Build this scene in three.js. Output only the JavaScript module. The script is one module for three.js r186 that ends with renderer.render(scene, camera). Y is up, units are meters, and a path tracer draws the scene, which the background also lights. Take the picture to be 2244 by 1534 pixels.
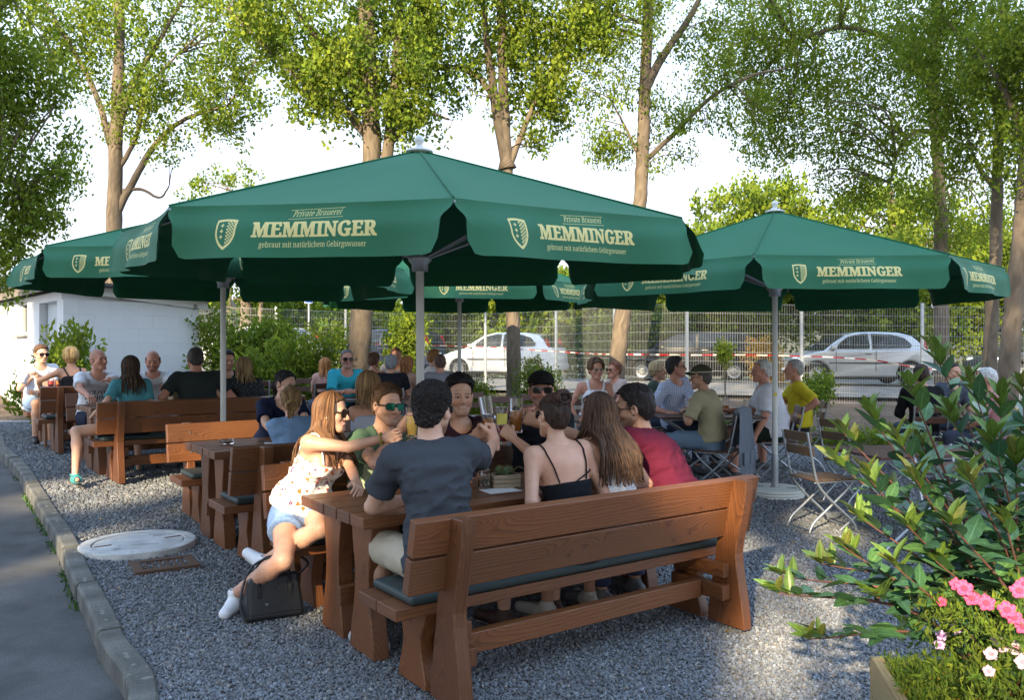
import * as THREE from 'three';
import { RoundedBoxGeometry } from 'three/addons/geometries/RoundedBoxGeometry.js';
import { mergeGeometries } from 'three/addons/utils/BufferGeometryUtils.js';

// ---------------------------------------------------------------- camera, sky, sun, exposure
const scene = new THREE.Scene();
const FOCAL = 1820, PW = 2244, PH = 1534, EYE = 1.58;
const camera = new THREE.PerspectiveCamera(2 * Math.atan(PH / 2 / FOCAL) * 180 / Math.PI, PW / PH, 0.1, 900);
camera.position.set(0, EYE, 0);
camera.lookAt(0, EYE, -10);
const SUN_AZ = 21 * Math.PI / 180, SUN_EL = 24 * Math.PI / 180;   // behind the camera, a little to its left, low evening sun
const SUN = new THREE.Vector3(-Math.sin(SUN_AZ) * Math.cos(SUN_EL), Math.sin(SUN_EL), Math.cos(SUN_AZ) * Math.cos(SUN_EL));
{
  const W = 256, H = 128, d = new Float32Array(W * H * 4);
  const mixc = (a, b, t) => a.map((x, i) => x + (b[i] - x) * t);
  for (let r = 0; r < H; r++) for (let c = 0; c < W; c++) {
    const el = ((r + 0.5) / H - 0.5) * Math.PI, az = ((c + 0.5) / W - 0.5) * 2 * Math.PI;
    const dir = [Math.cos(az) * Math.cos(el), Math.sin(el), Math.sin(az) * Math.cos(el)];
    const y = Math.max(0, dir[1]), g = dir[0] * SUN.x + dir[1] * SUN.y + dir[2] * SUN.z;
    let col = mixc([0.59, 0.605, 0.64], [0.37, 0.55, 0.86], Math.min(1, Math.pow(y, 0.75) * 1.12));
    const glow = Math.pow(Math.max(0, g), 5) * 0.3;
    col = [col[0] + glow, col[1] + glow * 0.85, col[2] + glow * 0.6];
    if (dir[1] < 0) col = mixc(col, [0.2, 0.2, 0.18], Math.min(1, -dir[1] * 8));
    d.set([col[0], col[1], col[2], 1], (r * W + c) * 4);
  }
  const t = new THREE.DataTexture(d, W, H, THREE.RGBAFormat, THREE.FloatType);
  t.mapping = THREE.EquirectangularReflectionMapping; t.magFilter = THREE.LinearFilter; t.needsUpdate = true;
  scene.background = t; scene.environment = t;
}
const sun = new THREE.DirectionalLight(new THREE.Color(1.0, 0.81, 0.54), 5.0);
sun.target.position.set(0, 0, -8); sun.position.copy(SUN).multiplyScalar(60).add(sun.target.position); scene.add(sun, sun.target);
sun.castShadow = true; sun.shadow.mapSize.set(4096, 4096); sun.shadow.radius = 1.6;
Object.assign(sun.shadow.camera, { left: -40, right: 40, top: 40, bottom: -40, near: 1, far: 150 });
const renderer = new THREE.WebGLRenderer({ antialias: true });
renderer.toneMapping = THREE.LinearToneMapping;
renderer.toneMappingExposure = 2.75;
renderer.shadowMap.enabled = true;

// ---------------------------------------------------------------- helpers
const V3 = (x, y, z) => new THREE.Vector3(x, y, z);
const lerp = (a, b, t) => a + (b - a) * t, clamp = (x, a, b) => Math.min(b, Math.max(a, x));
const sstep = (a, b, x) => { const t = clamp((x - a) / (b - a), 0, 1); return t * t * (3 - 2 * t); };
function rng(seed) { let s = seed | 0; return () => { s = (s + 0x6d2b79f5) | 0; let t = Math.imul(s ^ (s >>> 15), 1 | s); t = (t + Math.imul(t ^ (t >>> 7), 61 | t)) ^ t; return ((t ^ (t >>> 14)) >>> 0) / 4294967296; }; }
function hash3(x, y, z) { let h = Math.imul(x, 374761393) ^ Math.imul(y, 668265263) ^ Math.imul(z, 1440662683); h = Math.imul(h ^ (h >>> 13), 1274126177); return ((h ^ (h >>> 16)) >>> 0) / 4294967296; }
function vnoise(x, y, z) {   // value noise, 0..1
  const ix = Math.floor(x), iy = Math.floor(y), iz = Math.floor(z); let fx = x - ix, fy = y - iy, fz = z - iz;
  fx = fx * fx * (3 - 2 * fx); fy = fy * fy * (3 - 2 * fy); fz = fz * fz * (3 - 2 * fz);
  const a = hash3(ix, iy, iz), b = hash3(ix + 1, iy, iz), c = hash3(ix, iy + 1, iz), d = hash3(ix + 1, iy + 1, iz), e = hash3(ix, iy, iz + 1), f = hash3(ix + 1, iy, iz + 1), g = hash3(ix, iy + 1, iz + 1), h = hash3(ix + 1, iy + 1, iz + 1);
  const p = a + (b - a) * fx, q = c + (d - c) * fx, r = e + (f - e) * fx, s = g + (h - g) * fx, m = p + (q - p) * fy, n = r + (s - r) * fy; return m + (n - m) * fz;
}
const fbm = (x, y, z = 0, o = 4) => { let s = 0, a = 0.5; for (let i = 0; i < o; i++) { s += a * vnoise(x, y, z + i * 7.3); x *= 2.03; y *= 2.03; z *= 2.03; a *= 0.5; } return s; };
// the garden's own axes: u runs along the benches, v across them; positions are (X to the right, Z ahead of the camera)
const CU = 0.815, SU = 0.58, GARDEN = Math.atan2(SU, CU);
const uvXZ = (u, v) => [CU * u - SU * v, SU * u + CU * v];
const vOf = (X, Z) => -SU * X + CU * Z;
const bankLine = (X) => 12.5 + (4.6 - X) * 0.22;
function groundY(X, Z) {
  const v = vOf(X, Z);
  let g = 0.03 * (clamp(v, -4, 13) - 4.2);
  g += 0.25 * sstep(0, 3.5, Z - bankLine(X)) + 0.3 * sstep(0, 10, -X - 1) * sstep(16, 24, Z);
  return g;
}
const at = (X, h, Z) => V3(X, h, -Z);                      // absolute height
const onGround = (X, Z, h = 0) => V3(X, groundY(X, Z) + h, -Z);
const pix = (px, py, Z) => V3((px - PW / 2) / FOCAL * Z, EYE - (py - PH / 2) / FOCAL * Z, -Z);   // a pixel at a known distance
function pixGround(px, py) { let Z = 6; for (let i = 0; i < 40; i++) { const X = (px - PW / 2) / FOCAL * Z; const t = (EYE - groundY(X, Z)) * FOCAL / (py - PH / 2); Z += (t - Z) * 0.6; } return [(px - PW / 2) / FOCAL * Z, Z]; }

const used = new Map();
function numbered(name) { const n = used.get(name) || 0; used.set(name, n + 1); return n ? name + '_' + String(n).padStart(3, '0') : name; }
function mesh(name, geo, mat, parent) { const m = new THREE.Mesh(geo, mat); m.name = name; m.castShadow = m.receiveShadow = true; parent.add(m); return m; }
function tag(o, label, category, group, kind) { if (label) o.userData.label = label; if (category) o.userData.category = category; if (group) o.userData.group = group; if (kind) o.userData.kind = kind; return o; }
function thing(name, label, category, pos, turn = 0, group) { const g = new THREE.Group(); g.name = numbered(name); g.position.copy(pos); g.rotation.y = turn; scene.add(g); return tag(g, label, category, group); }
function single(name, geo, mat, label, category, pos, turn = 0, group) { const m = mesh(numbered(name), geo, mat, scene); if (pos) m.position.copy(pos); m.rotation.y = turn; return tag(m, label, category, group); }
function struct(name, geo, mat) { const m = mesh(numbered(name), geo, mat, scene); m.userData.kind = 'structure'; return m; }
function copyOf(o, pos, turn, label) { const c = o.clone(); c.name = numbered(o.name.replace(/_\d{3}$/, '')); c.userData = { ...o.userData }; c.position.copy(pos); c.rotation.y = turn; if (label) c.userData.label = label; scene.add(c); return c; }
function merge(list) { return mergeGeometries(list.map((g) => { const n = g.index ? g.toNonIndexed() : g; for (const k of Object.keys(n.attributes)) if (!['position', 'normal', 'uv'].includes(k)) n.deleteAttribute(k); if (!n.attributes.uv) n.setAttribute('uv', new THREE.BufferAttribute(new Float32Array(n.attributes.position.count * 2), 2)); return n; })); }
const moved = (g, x, y, z) => g.translate(x, y, z);
const box = (w, h, d, x = 0, y = 0, z = 0, r = 0.004) => { const rr = Math.min(r, w * 0.45, h * 0.45, d * 0.45); return new RoundedBoxGeometry(w, h, d, 1, rr).translate(x, y, z); };
function boxUV(g, scale = 1, ox = 0, oy = 0) {     // uv in metres, by the main direction of each face
  const p = g.attributes.position, n = g.attributes.normal, uv = new Float32Array(p.count * 2);
  for (let i = 0; i < p.count; i++) {
    const ax = Math.abs(n.getX(i)), ay = Math.abs(n.getY(i)), az = Math.abs(n.getZ(i)); let a, b;
    if (ax >= ay && ax >= az) { a = p.getZ(i); b = p.getY(i); } else if (ay >= az) { a = p.getX(i); b = p.getZ(i); } else { a = p.getX(i); b = p.getY(i); }
    uv[i * 2] = a * scale + ox; uv[i * 2 + 1] = b * scale + oy;
  }
  g.setAttribute('uv', new THREE.BufferAttribute(uv, 2)); return g;
}
function grainUV(g, axis, ox = 0, oy = 0) {        // grain along one axis: uv.x along it, uv.y round it
  const p = g.attributes.position, n = g.attributes.normal, uv = new Float32Array(p.count * 2), o = ['x', 'y', 'z'].filter((k) => k !== axis), get = { x: 'getX', y: 'getY', z: 'getZ' };
  for (let i = 0; i < p.count; i++) {
    const l = p[get[axis]](i), a = p[get[o[0]]](i), b = p[get[o[1]]](i), na = Math.abs(n[get[o[0]]](i)), nb = Math.abs(n[get[o[1]]](i)), nl = Math.abs(n[get[axis]](i));
    if (nl > na && nl > nb) { uv[i * 2] = b * 0.4 + ox; uv[i * 2 + 1] = a * 2.4 + oy; } else { uv[i * 2] = l + ox; uv[i * 2 + 1] = (na > nb ? b + 0.37 : a) + oy; }
  }
  g.setAttribute('uv', new THREE.BufferAttribute(uv, 2)); return g;
}
function tube(points, radii, sides = 8, closed = true) {   // swept tube with a radius at each point
  const P = points.map((p) => (p.isVector3 ? p : V3(...p))), n = P.length, pos = [], uv = [], idx = [];
  let N = null, len = 0;
  for (let i = 0; i < n; i++) {
    const T = P[Math.min(n - 1, i + 1)].clone().sub(P[Math.max(0, i - 1)]).normalize();
    if (!N) { N = Math.abs(T.y) > 0.9 ? V3(1, 0, 0) : V3(0, 1, 0); }
    N = N.clone().addScaledVector(T, -N.dot(T)).normalize(); const B = T.clone().cross(N);
    if (i) len += P[i].distanceTo(P[i - 1]);
    const r = Array.isArray(radii) ? radii[Math.min(i, radii.length - 1)] : radii;
    for (let k = 0; k <= sides; k++) { const a = k / sides * 2 * Math.PI, c = Math.cos(a) * r, s = Math.sin(a) * r; pos.push(P[i].x + N.x * c + B.x * s, P[i].y + N.y * c + B.y * s, P[i].z + N.z * c + B.z * s); uv.push(k / sides * 2 * Math.PI * r, len); }
    if (i) for (let k = 0; k < sides; k++) { const a = (i - 1) * (sides + 1) + k, b = a + 1, c = a + sides + 1, d = c + 1; idx.push(a, b, c, b, d, c); }
  }
  if (closed) for (const e of [0, n - 1]) { const c = pos.length / 3; pos.push(P[e].x, P[e].y, P[e].z); uv.push(0, 0); for (let k = 0; k < sides; k++) { const a = e * (sides + 1) + k; e ? idx.push(a, a + 1, c) : idx.push(a + 1, a, c); } }
  const g = new THREE.BufferGeometry(); g.setAttribute('position', new THREE.Float32BufferAttribute(pos, 3)); g.setAttribute('uv', new THREE.Float32BufferAttribute(uv, 2)); g.setIndex(idx); g.computeVertexNormals(); return g;
}
const curve = (pts, n) => new THREE.CatmullRomCurve3(pts.map((p) => (p.isVector3 ? p : V3(...p)))).getPoints(n);
const lathe = (pts, seg = 24) => new THREE.LatheGeometry(pts.map(([r, y]) => new THREE.Vector2(r, y)), seg);
function shape(pts) { const s = new THREE.Shape(); pts.forEach(([x, y], i) => (i ? s.lineTo(x, y) : s.moveTo(x, y))); s.closePath(); return s; }
const extrude = (s, depth, bevel = 0.004, seg = 1) => new THREE.ExtrudeGeometry(s, { depth: depth - 2 * bevel, bevelEnabled: bevel > 0, bevelSize: bevel, bevelThickness: bevel, bevelOffset: -bevel, bevelSegments: seg, curveSegments: 8 }).translate(0, 0, bevel - depth / 2);
// ---------------------------------------------------------------- textures and materials
const lin = (r, g, b) => new THREE.Color().setRGB(r, g, b);
function dataTex(W, H, fn, srgb = true) {
  const d = new Uint8Array(W * H * 4);
  for (let y = 0; y < H; y++) for (let x = 0; x < W; x++) { const c = fn(x / W, y / H, x, y), i = (y * W + x) * 4; d[i] = clamp(c[0], 0, 1) * 255; d[i + 1] = clamp(c[1], 0, 1) * 255; d[i + 2] = clamp(c[2], 0, 1) * 255; d[i + 3] = 255; }
  const t = new THREE.DataTexture(d, W, H); t.wrapS = t.wrapT = THREE.RepeatWrapping; t.magFilter = THREE.LinearFilter; t.minFilter = THREE.LinearMipmapLinearFilter; t.generateMipmaps = true; if (srgb) t.colorSpace = THREE.SRGBColorSpace; t.needsUpdate = true; return t;
}
const rep = (t, x, y) => { const c = t.clone(); c.repeat.set(x, y); c.needsUpdate = true; return c; };
const toS = (x) => (x <= 0.0031308 ? 12.92 * x : 1.055 * Math.pow(x, 1 / 2.4) - 0.055);
// tiling fbm: blends the seams of a noise field
function tiled(fn) { return (u, v) => { const s = sstep(0.85, 1, u), t = sstep(0.85, 1, v); let a = fn(u, v); if (s > 0) a = lerp(a, fn(u - 1, v), s); if (t > 0) { let c = fn(u, v - 1); if (s > 0) c = lerp(c, fn(u - 1, v - 1), s); a = lerp(a, c, t); } return a; }; }
// stained spruce: 2 m along the grain, 0.5 m across
const woodField = (() => {
  const R = rng(11), knots = Array.from({ length: 9 }, () => [R() * 2, R() * 0.5, 0.012 + R() * 0.012]);
  return (u, v) => {
    const x = u * 2, y = v * 0.5; let w = y * 62 + 7 * fbm(x * 0.9, y * 5, 1, 3) + 1.2 * fbm(x * 5, y * 30, 4, 2), kn = 0;
    for (const [kx, ky, kr] of knots) { const dx = (x - kx) / (kr * 5.5), dy = (y - ky) / (kr * 1.5), q = dx * dx + dy * dy; w += 5.5 * Math.exp(-q * 0.5) * (ky > 0.25 ? 1 : -1); kn = Math.max(kn, Math.exp(-(((x - kx) / kr) ** 2 + ((y - ky) / kr) ** 2) * 2.2)); }
    const f = w - Math.floor(w); return { ring: Math.pow(f, 2.2) * (1 - sstep(0.92, 1, f)), kn };
  };
})();
const woodMap = dataTex(1024, 512, (u, v) => {
  const { ring, kn } = woodField(u, v), fine = vnoise(u * 60, v * 900, 3), pore = vnoise(u * 160, v * 1400, 9), big = fbm(u * 3, v * 5, 2, 3);
  let t = clamp(0.08 + 0.62 * ring + 0.28 * (fine - 0.5) + 0.3 * (big - 0.5), 0, 1);
  let c = [lerp(0.185, 0.036, t), lerp(0.067, 0.011, t), lerp(0.021, 0.0044, t)];
  const k = kn * 0.75; c = [lerp(c[0], 0.05, k), lerp(c[1], 0.016, k), lerp(c[2], 0.008, k)];
  const m = 0.88 + 0.24 * pore; return c.map((x) => toS(x * m));
});
const woodBump = dataTex(1024, 512, (u, v) => { const { ring, kn } = woodField(u, v), fine = vnoise(u * 60, v * 900, 3); const h = 0.55 + 0.3 * ring - 0.3 * kn + 0.25 * (fine - 0.5); return [h, h, h]; }, false);
for (const t of [woodMap, woodBump]) t.repeat.set(0.5, 2);
const wood = new THREE.MeshPhysicalMaterial({ map: woodMap, bumpMap: woodBump, bumpScale: 0.0018, roughness: 0.48, clearcoat: 0.22, clearcoatRoughness: 0.35 });
const woods = [wood, wood.clone(), wood.clone(), wood.clone()]; woods[1].color = lin(0.82, 0.8, 0.8); woods[2].color = lin(1.15, 1.12, 1.05); woods[3].color = lin(0.95, 1.0, 1.08);
const woodEnd = new THREE.MeshStandardMaterial({ map: woodMap, bumpMap: woodBump, bumpScale: 0.001, roughness: 0.65, color: lin(0.85, 0.8, 0.75) });
const woodPaleMap = dataTex(512, 256, (u, v) => { const { ring, kn } = woodField(u, v), fine = vnoise(u * 60, v * 500, 3); const t = 0.25 + 0.45 * ring + 0.3 * (fine - 0.5) + 0.5 * kn; return [lerp(0.5, 0.24, t), lerp(0.4, 0.17, t), lerp(0.26, 0.1, t)].map(toS); });
woodPaleMap.repeat.set(0.5, 2);
const woodPale = new THREE.MeshStandardMaterial({ map: woodPaleMap, bumpMap: woodBump, bumpScale: 0.0015, roughness: 0.8 });
const woodGreen = new THREE.MeshStandardMaterial({ map: woodPaleMap, bumpMap: woodBump, bumpScale: 0.002, roughness: 0.85, color: lin(0.66, 0.66, 0.5) });
const woodDark = new THREE.MeshStandardMaterial({ map: woodMap, bumpMap: woodBump, bumpScale: 0.001, roughness: 0.5, color: lin(0.42, 0.42, 0.45) });
const noiseBump = dataTex(256, 256, (() => { const f = tiled((u, v) => fbm(u * 24, v * 24, 5, 3)); return (u, v) => { const h = f(u, v); return [h, h, h]; }; })(), false);
const weave = dataTex(128, 128, (u, v) => { const a = Math.sin(u * Math.PI * 64), b = Math.sin(v * Math.PI * 64), h = 0.5 + 0.25 * (a * a > b * b ? a : b) + 0.15 * (hash3(Math.floor(u * 128), Math.floor(v * 128), 1) - 0.5); return [h, h, h]; }, false);
const std = (r, g, b, rough = 0.7, metal = 0, extra = {}) => new THREE.MeshStandardMaterial({ color: lin(r, g, b), roughness: rough, metalness: metal, ...extra });
const cushionMat = std(0.021, 0.036, 0.035, 0.6, 0, { bumpMap: rep(weave, 5, 5), bumpScale: 0.0006 });
const galv = std(0.42, 0.45, 0.47, 0.42, 0.75);
const whiteSteel = std(0.62, 0.63, 0.62, 0.38, 0.1);
const polePaint = std(0.66, 0.68, 0.65, 0.4, 0);
const blackPlastic = std(0.015, 0.015, 0.017, 0.45);
const rubber = std(0.022, 0.022, 0.023, 0.85);
const boltMat = std(0.6, 0.6, 0.58, 0.35, 0.9);
const paper = std(0.72, 0.72, 0.7, 0.85);
const concreteMap = dataTex(512, 512, (() => { const f = tiled((u, v) => fbm(u * 7, v * 7, 2, 5)), g = tiled((u, v) => vnoise(u * 120, v * 120, 6)); return (u, v) => { const a = f(u, v), b = g(u, v), stain = sstep(0.56, 0.66, f(v, u)); const k = (0.5 + 0.55 * a) * (0.88 + 0.24 * b) * (1 - 0.3 * stain); return [k, k * 0.985, k * 0.95].map(toS); }; })());
const concrete = std(0.42, 0.41, 0.38, 0.9, 0, { map: concreteMap, bumpMap: noiseBump, bumpScale: 0.003 });
const glassClear = new THREE.MeshPhysicalMaterial({ color: lin(1, 1, 1), transmission: 1, roughness: 0.02, ior: 1.5, thickness: 0.004 });
const glassPane = new THREE.MeshPhysicalMaterial({ color: lin(0.75, 0.8, 0.8), transmission: 1, roughness: 0.02, ior: 1.5, thickness: 0 });
// ---------------------------------------------------------------- the setting: ground, road, kerb, gravel, bank, car park
const kerbPx = [[348, 1534], [277, 1398], [240, 1323], [202, 1256], [176, 1199], [150, 1155], [120, 1110], [94, 1072], [64, 1024], [20, 985], [-60, 945]];
const kerbPts = [[-0.55, -6], [-1.0, 0], ...kerbPx.map(([x, y]) => pixGround(x, y)), [-12, 12.2], [-20, 14.5]];
const kerbCurve = new THREE.CatmullRomCurve3(kerbPts.map(([x, z]) => V3(x, 0, z)), false, 'centripetal');
const kerbSamples = kerbCurve.getSpacedPoints(600);
const kerbTable = []; { let j = 0; for (let i = 0; i <= 2000; i++) { const Z = -8 + i * 0.0125; while (j < kerbSamples.length - 2 && kerbSamples[j + 1].z < Z) j++; const a = kerbSamples[j], b = kerbSamples[j + 1]; kerbTable.push(lerp(a.x, b.x, clamp((Z - a.z) / Math.max(1e-6, b.z - a.z), 0, 1))); } }
const kerbX = (Z) => kerbTable[clamp(Math.round((Z + 8) / 0.0125), 0, 2000)];
const ROAD_DROP = 0.1;
function sheet(fn, nx, nz) {   // fn(s, t) -> [X, y, Z]; uv in metres
  const pos = [], uv = [], idx = [];
  for (let j = 0; j <= nz; j++) for (let i = 0; i <= nx; i++) { const [X, y, Z] = fn(i / nx, j / nz); pos.push(X, y, -Z); uv.push(X, Z); if (i < nx && j < nz) { const a = j * (nx + 1) + i, b = a + 1, c = a + nx + 1, d = c + 1; idx.push(a, b, c, b, d, c); } }
  const g = new THREE.BufferGeometry(); g.setAttribute('position', new THREE.Float32BufferAttribute(pos, 3)); g.setAttribute('uv', new THREE.Float32BufferAttribute(uv, 2)); g.setIndex(idx); g.computeVertexNormals(); return g;
}
const soilMap = dataTex(512, 512, (() => { const f = tiled((u, v) => fbm(u * 9, v * 9, 3, 5)), g = tiled((u, v) => vnoise(u * 90, v * 90, 2)); return (u, v) => { const a = f(u, v), b = g(u, v), gr = sstep(0.45, 0.6, a); return [lerp(0.09, 0.07, gr) * (0.6 + 0.8 * b), lerp(0.065, 0.1, gr) * (0.6 + 0.8 * b), lerp(0.045, 0.03, gr) * (0.6 + 0.8 * b)].map(toS); }; })());
const mulchMap = dataTex(512, 512, (() => { const f = tiled((u, v) => fbm(u * 10, v * 10, 3, 4)), g = tiled((u, v) => vnoise(u * 80 + 10 * vnoise(u * 9, v * 9, 1), v * 130, 2)), h = tiled((u, v) => vnoise(u * 120, v * 65, 8)); return (u, v) => { const a = f(u, v), b = Math.max(g(u, v), h(u, v)); const k = (0.35 + 1.1 * Math.pow(b, 3)) * (0.6 + 0.8 * a); return [0.17 * k, 0.115 * k, 0.07 * k].map(toS); }; })());
const asphaltMap = dataTex(1024, 1024, (() => { const f = tiled((u, v) => fbm(u * 6, v * 6, 3, 5)); return (u, v, x, y) => { const a = f(u, v), s = hash3(x, y, 3), s2 = hash3(x >> 1, y >> 1, 5); const k = 0.08 * (0.45 + 1.1 * a) * (0.55 + 0.75 * s) * (s2 > 0.93 ? 2.0 : 1); return [k, k * 0.98, k * 0.95].map(toS); }; })());
const gravelMap = dataTex(512, 512, (() => { const f = tiled((u, v) => fbm(u * 5, v * 5, 3, 4)); return (u, v, x, y) => { const k = (0.1 + 0.25 * hash3(x >> 1, y >> 1, 3)) * (0.8 + 0.4 * f(u, v)); return [k, k, k * 1.02].map(toS); }; })());
soilMap.repeat.set(0.25, 0.25); mulchMap.repeat.set(0.6, 0.6); asphaltMap.repeat.set(0.8, 0.8); gravelMap.repeat.set(0.5, 0.5);
const bump1 = rep(noiseBump, 1.3, 1.3);
const grassMat = new THREE.MeshStandardMaterial({ map: soilMap, roughness: 1, bumpMap: bump1, bumpScale: 0.04 });
const mulchMat = new THREE.MeshStandardMaterial({ map: mulchMap, roughness: 1, bumpMap: mulchMap, bumpScale: 0.03 });
const asphaltMat = new THREE.MeshStandardMaterial({ map: asphaltMap, roughness: 0.9, bumpMap: asphaltMap, bumpScale: 0.006 });
const lotMat = new THREE.MeshStandardMaterial({ map: asphaltMap, roughness: 0.9, color: lin(2.6, 2.5, 2.3) });
lotMat.color.setRGB(1, 1, 1);
const gravelBed = new THREE.MeshStandardMaterial({ map: gravelMap, roughness: 0.95, bumpMap: gravelMap, bumpScale: 0.01 });
const far = (t, a, b) => { const k = t * 2 - 1; return lerp(a, b, 0.5) + Math.sign(k) * Math.pow(Math.abs(k), 2.2) * (b - a) / 2; };
struct('ground', sheet((s, t) => { const X = far(s, -320, 320), Z = far(t, -160, 480); const inside = X > -22 && X < 30 && Z > -9 && Z < 40; return [X, groundY(clamp(X, -40, 60), clamp(Z, -30, 60)) - (inside ? 0.3 : 0) + 4 * sstep(60, 300, Z) * 2, Z]; }, 90, 90), grassMat);
struct('gravel_bed', sheet((s, t) => { const Z = lerp(-6, 17, t), X = lerp(kerbX(Z) - 0.05, 16, s); return [X, groundY(X, Z) - 0.006, Z]; }, 60, 60), gravelBed);
struct('asphalt_road', sheet((s, t) => { const Z = lerp(-6, 13, t), X = lerp(-22, kerbX(Z) - 0.1, s); return [X, groundY(X, Z) - ROAD_DROP, Z]; }, 40, 60), asphaltMat);
const bankEdge = (X) => bankLine(X) + 0.35 * (fbm(X * 0.9, 3, 1, 3) - 0.45);
struct('planting_bank', sheet((s, t) => { const X = lerp(-22, 26, s), Z = lerp(bankEdge(X), 27, t); return [X, groundY(X, Z) + 0.012 + (t > 0 ? 0.05 * fbm(X * 1.5, Z * 1.5, 2, 3) : -0.02), Z]; }, 160, 50), mulchMat);
struct('car_park', sheet((s, t) => { const X = lerp(-26, 40, s), Z = lerp(18.2 + 3.5 * sstep(3, -4, X), 27.5 + 3 * sstep(3, -4, X), t); return [X, groundY(X, Z) + 0.11, Z]; }, 60, 16), new THREE.MeshStandardMaterial({ map: rep(concreteMap, 0.3, 0.3), color: lin(0.24, 0.225, 0.2), roughness: 0.95 }));
const kerbMap = dataTex(512, 512, (() => { const f = tiled((u, v) => fbm(u * 6, v * 6, 2, 5)), g = tiled((u, v) => vnoise(u * 150, v * 150, 6)), l = tiled((u, v) => fbm(u * 26, v * 26, 12, 2)); return (u, v) => { const k = (0.3 + 0.75 * f(u, v)) * (0.8 + 0.4 * g(u, v)), li = sstep(0.56, 0.6, l(u, v)); return [lerp(k, 1.3, li * 0.75), lerp(k, 1.3, li * 0.75), lerp(k * 0.95, 1.2, li * 0.75)].map((x) => toS(x * 0.6)); }; })());
// kerb of separate stones
{
  const kerbMat = std(0.3, 0.295, 0.27, 0.92, 0, { map: rep(kerbMap, 0.9, 0.9), bumpMap: rep(noiseBump, 3, 3), bumpScale: 0.004 });
  const kerb = new THREE.Group(); kerb.name = 'kerb'; kerb.userData.kind = 'structure'; scene.add(kerb);
  const total = kerbCurve.getLength(), R = rng(5); let s = 0, k = 0;
  while (s < total - 0.4) {
    const len = 0.98, n = 8, pos = [], idx = [], uv = [], off = (R() - 0.5) * 0.008, lift = (R() - 0.5) * 0.012;
    const prof = [[-0.125, -0.3], [-0.125, 0.008], [-0.108, 0.026], [-0.012, 0.028], [0, 0.018], [0, -0.3]];
    for (let i = 0; i <= n; i++) {
      const a = clamp((s + 0.006 + (len - 0.012) * i / n) / total, 0, 1), p = kerbCurve.getPointAt(a), d = kerbCurve.getTangentAt(a), nx = d.z, nz = -d.x;   // to the gravel side
      prof.forEach(([o, h], j) => { const X = p.x + nx * (o + off), Z = p.z + nz * (o + off); pos.push(X, groundY(p.x, p.z) + h + lift, -Z); uv.push(a * total + k * 0.37, j * 0.09 + (j > 2 ? o : 0)); });
      if (i) for (let j = 0; j < prof.length - 1; j++) { const a0 = (i - 1) * prof.length + j, b0 = a0 + 1, c0 = a0 + prof.length, d0 = c0 + 1; idx.push(a0, c0, b0, b0, c0, d0); }
    }
    for (const e of [0, n]) for (let j = 1; j < prof.length - 1; j++) { const b = e * prof.length; e ? idx.push(b, b + j + 1, b + j) : idx.push(b, b + j, b + j + 1); }
    let g = new THREE.BufferGeometry(); g.setAttribute('position', new THREE.Float32BufferAttribute(pos, 3)); g.setAttribute('uv', new THREE.Float32BufferAttribute(uv, 2)); g.setIndex(idx); g = g.toNonIndexed(); g.computeVertexNormals();
    mesh('kerb_stone', g, kerbMat, kerb); s += len + 0.006; k++;
  }
}
// loose stones lying on the gravel bed
{
  const geo = new THREE.IcosahedronGeometry(1, 0), R = rng(77), p = geo.attributes.position, seen = {};
  for (let i = 0; i < p.count; i++) { const k = [p.getX(i), p.getY(i), p.getZ(i)].map((x) => x.toFixed(3)).join(); seen[k] = seen[k] || 0.75 + 0.45 * R(); p.setXYZ(i, p.getX(i) * seen[k], p.getY(i) * seen[k], p.getZ(i) * seen[k]); }
  geo.computeVertexNormals();
  const N = 330000, inst = new THREE.InstancedMesh(geo, std(1, 1, 1, 0.85), N), m = new THREE.Matrix4(), q = new THREE.Quaternion(), e = new THREE.Euler(), c = new THREE.Color(); let n = 0;
  for (let k = 0; n < N && k < N * 4; k++) {
    const t = R(), Z = 2.6 + 12.4 * Math.pow(t, 1.25), X = (R() * 2 - 1) * (Z * 0.66 + 0.3);
    if (X < kerbX(Z) + 0.004 || Z > bankEdge(X) + 0.1 || X > 9) continue;
    const mx = X + 2.9, mz = Z - 6.42; if (mx * mx + mz * mz < 0.2) continue;
    const sz = (0.0056 + 0.0044 * R()) * (1 + sstep(5, 11, Z) * 0.8);
    e.set(R() * 6.3, R() * 6.3, R() * 6.3); q.setFromEuler(e);
    m.compose(V3(X, groundY(X, Z) + sz * (R() * 0.9 - 0.1), -Z), q, V3(sz * (0.8 + 0.6 * R()), sz * (0.5 + 0.4 * R()), sz * (0.8 + 0.7 * R())));
    inst.setMatrixAt(n, m); const b = 0.11 + 0.2 * R() * R() + 0.04 * R(), w = R(); c.setRGB(b * (w > 0.85 ? 1.08 : 0.93), b, b * (w > 0.85 ? 0.9 : 1.08)); inst.setColorAt(n, c); n++;
  }
  inst.count = n; inst.name = 'gravel'; inst.castShadow = inst.receiveShadow = true; tag(inst, 'crushed grey gravel covering the beer garden floor', 'gravel', null, 'stuff'); scene.add(inst);
}
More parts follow.
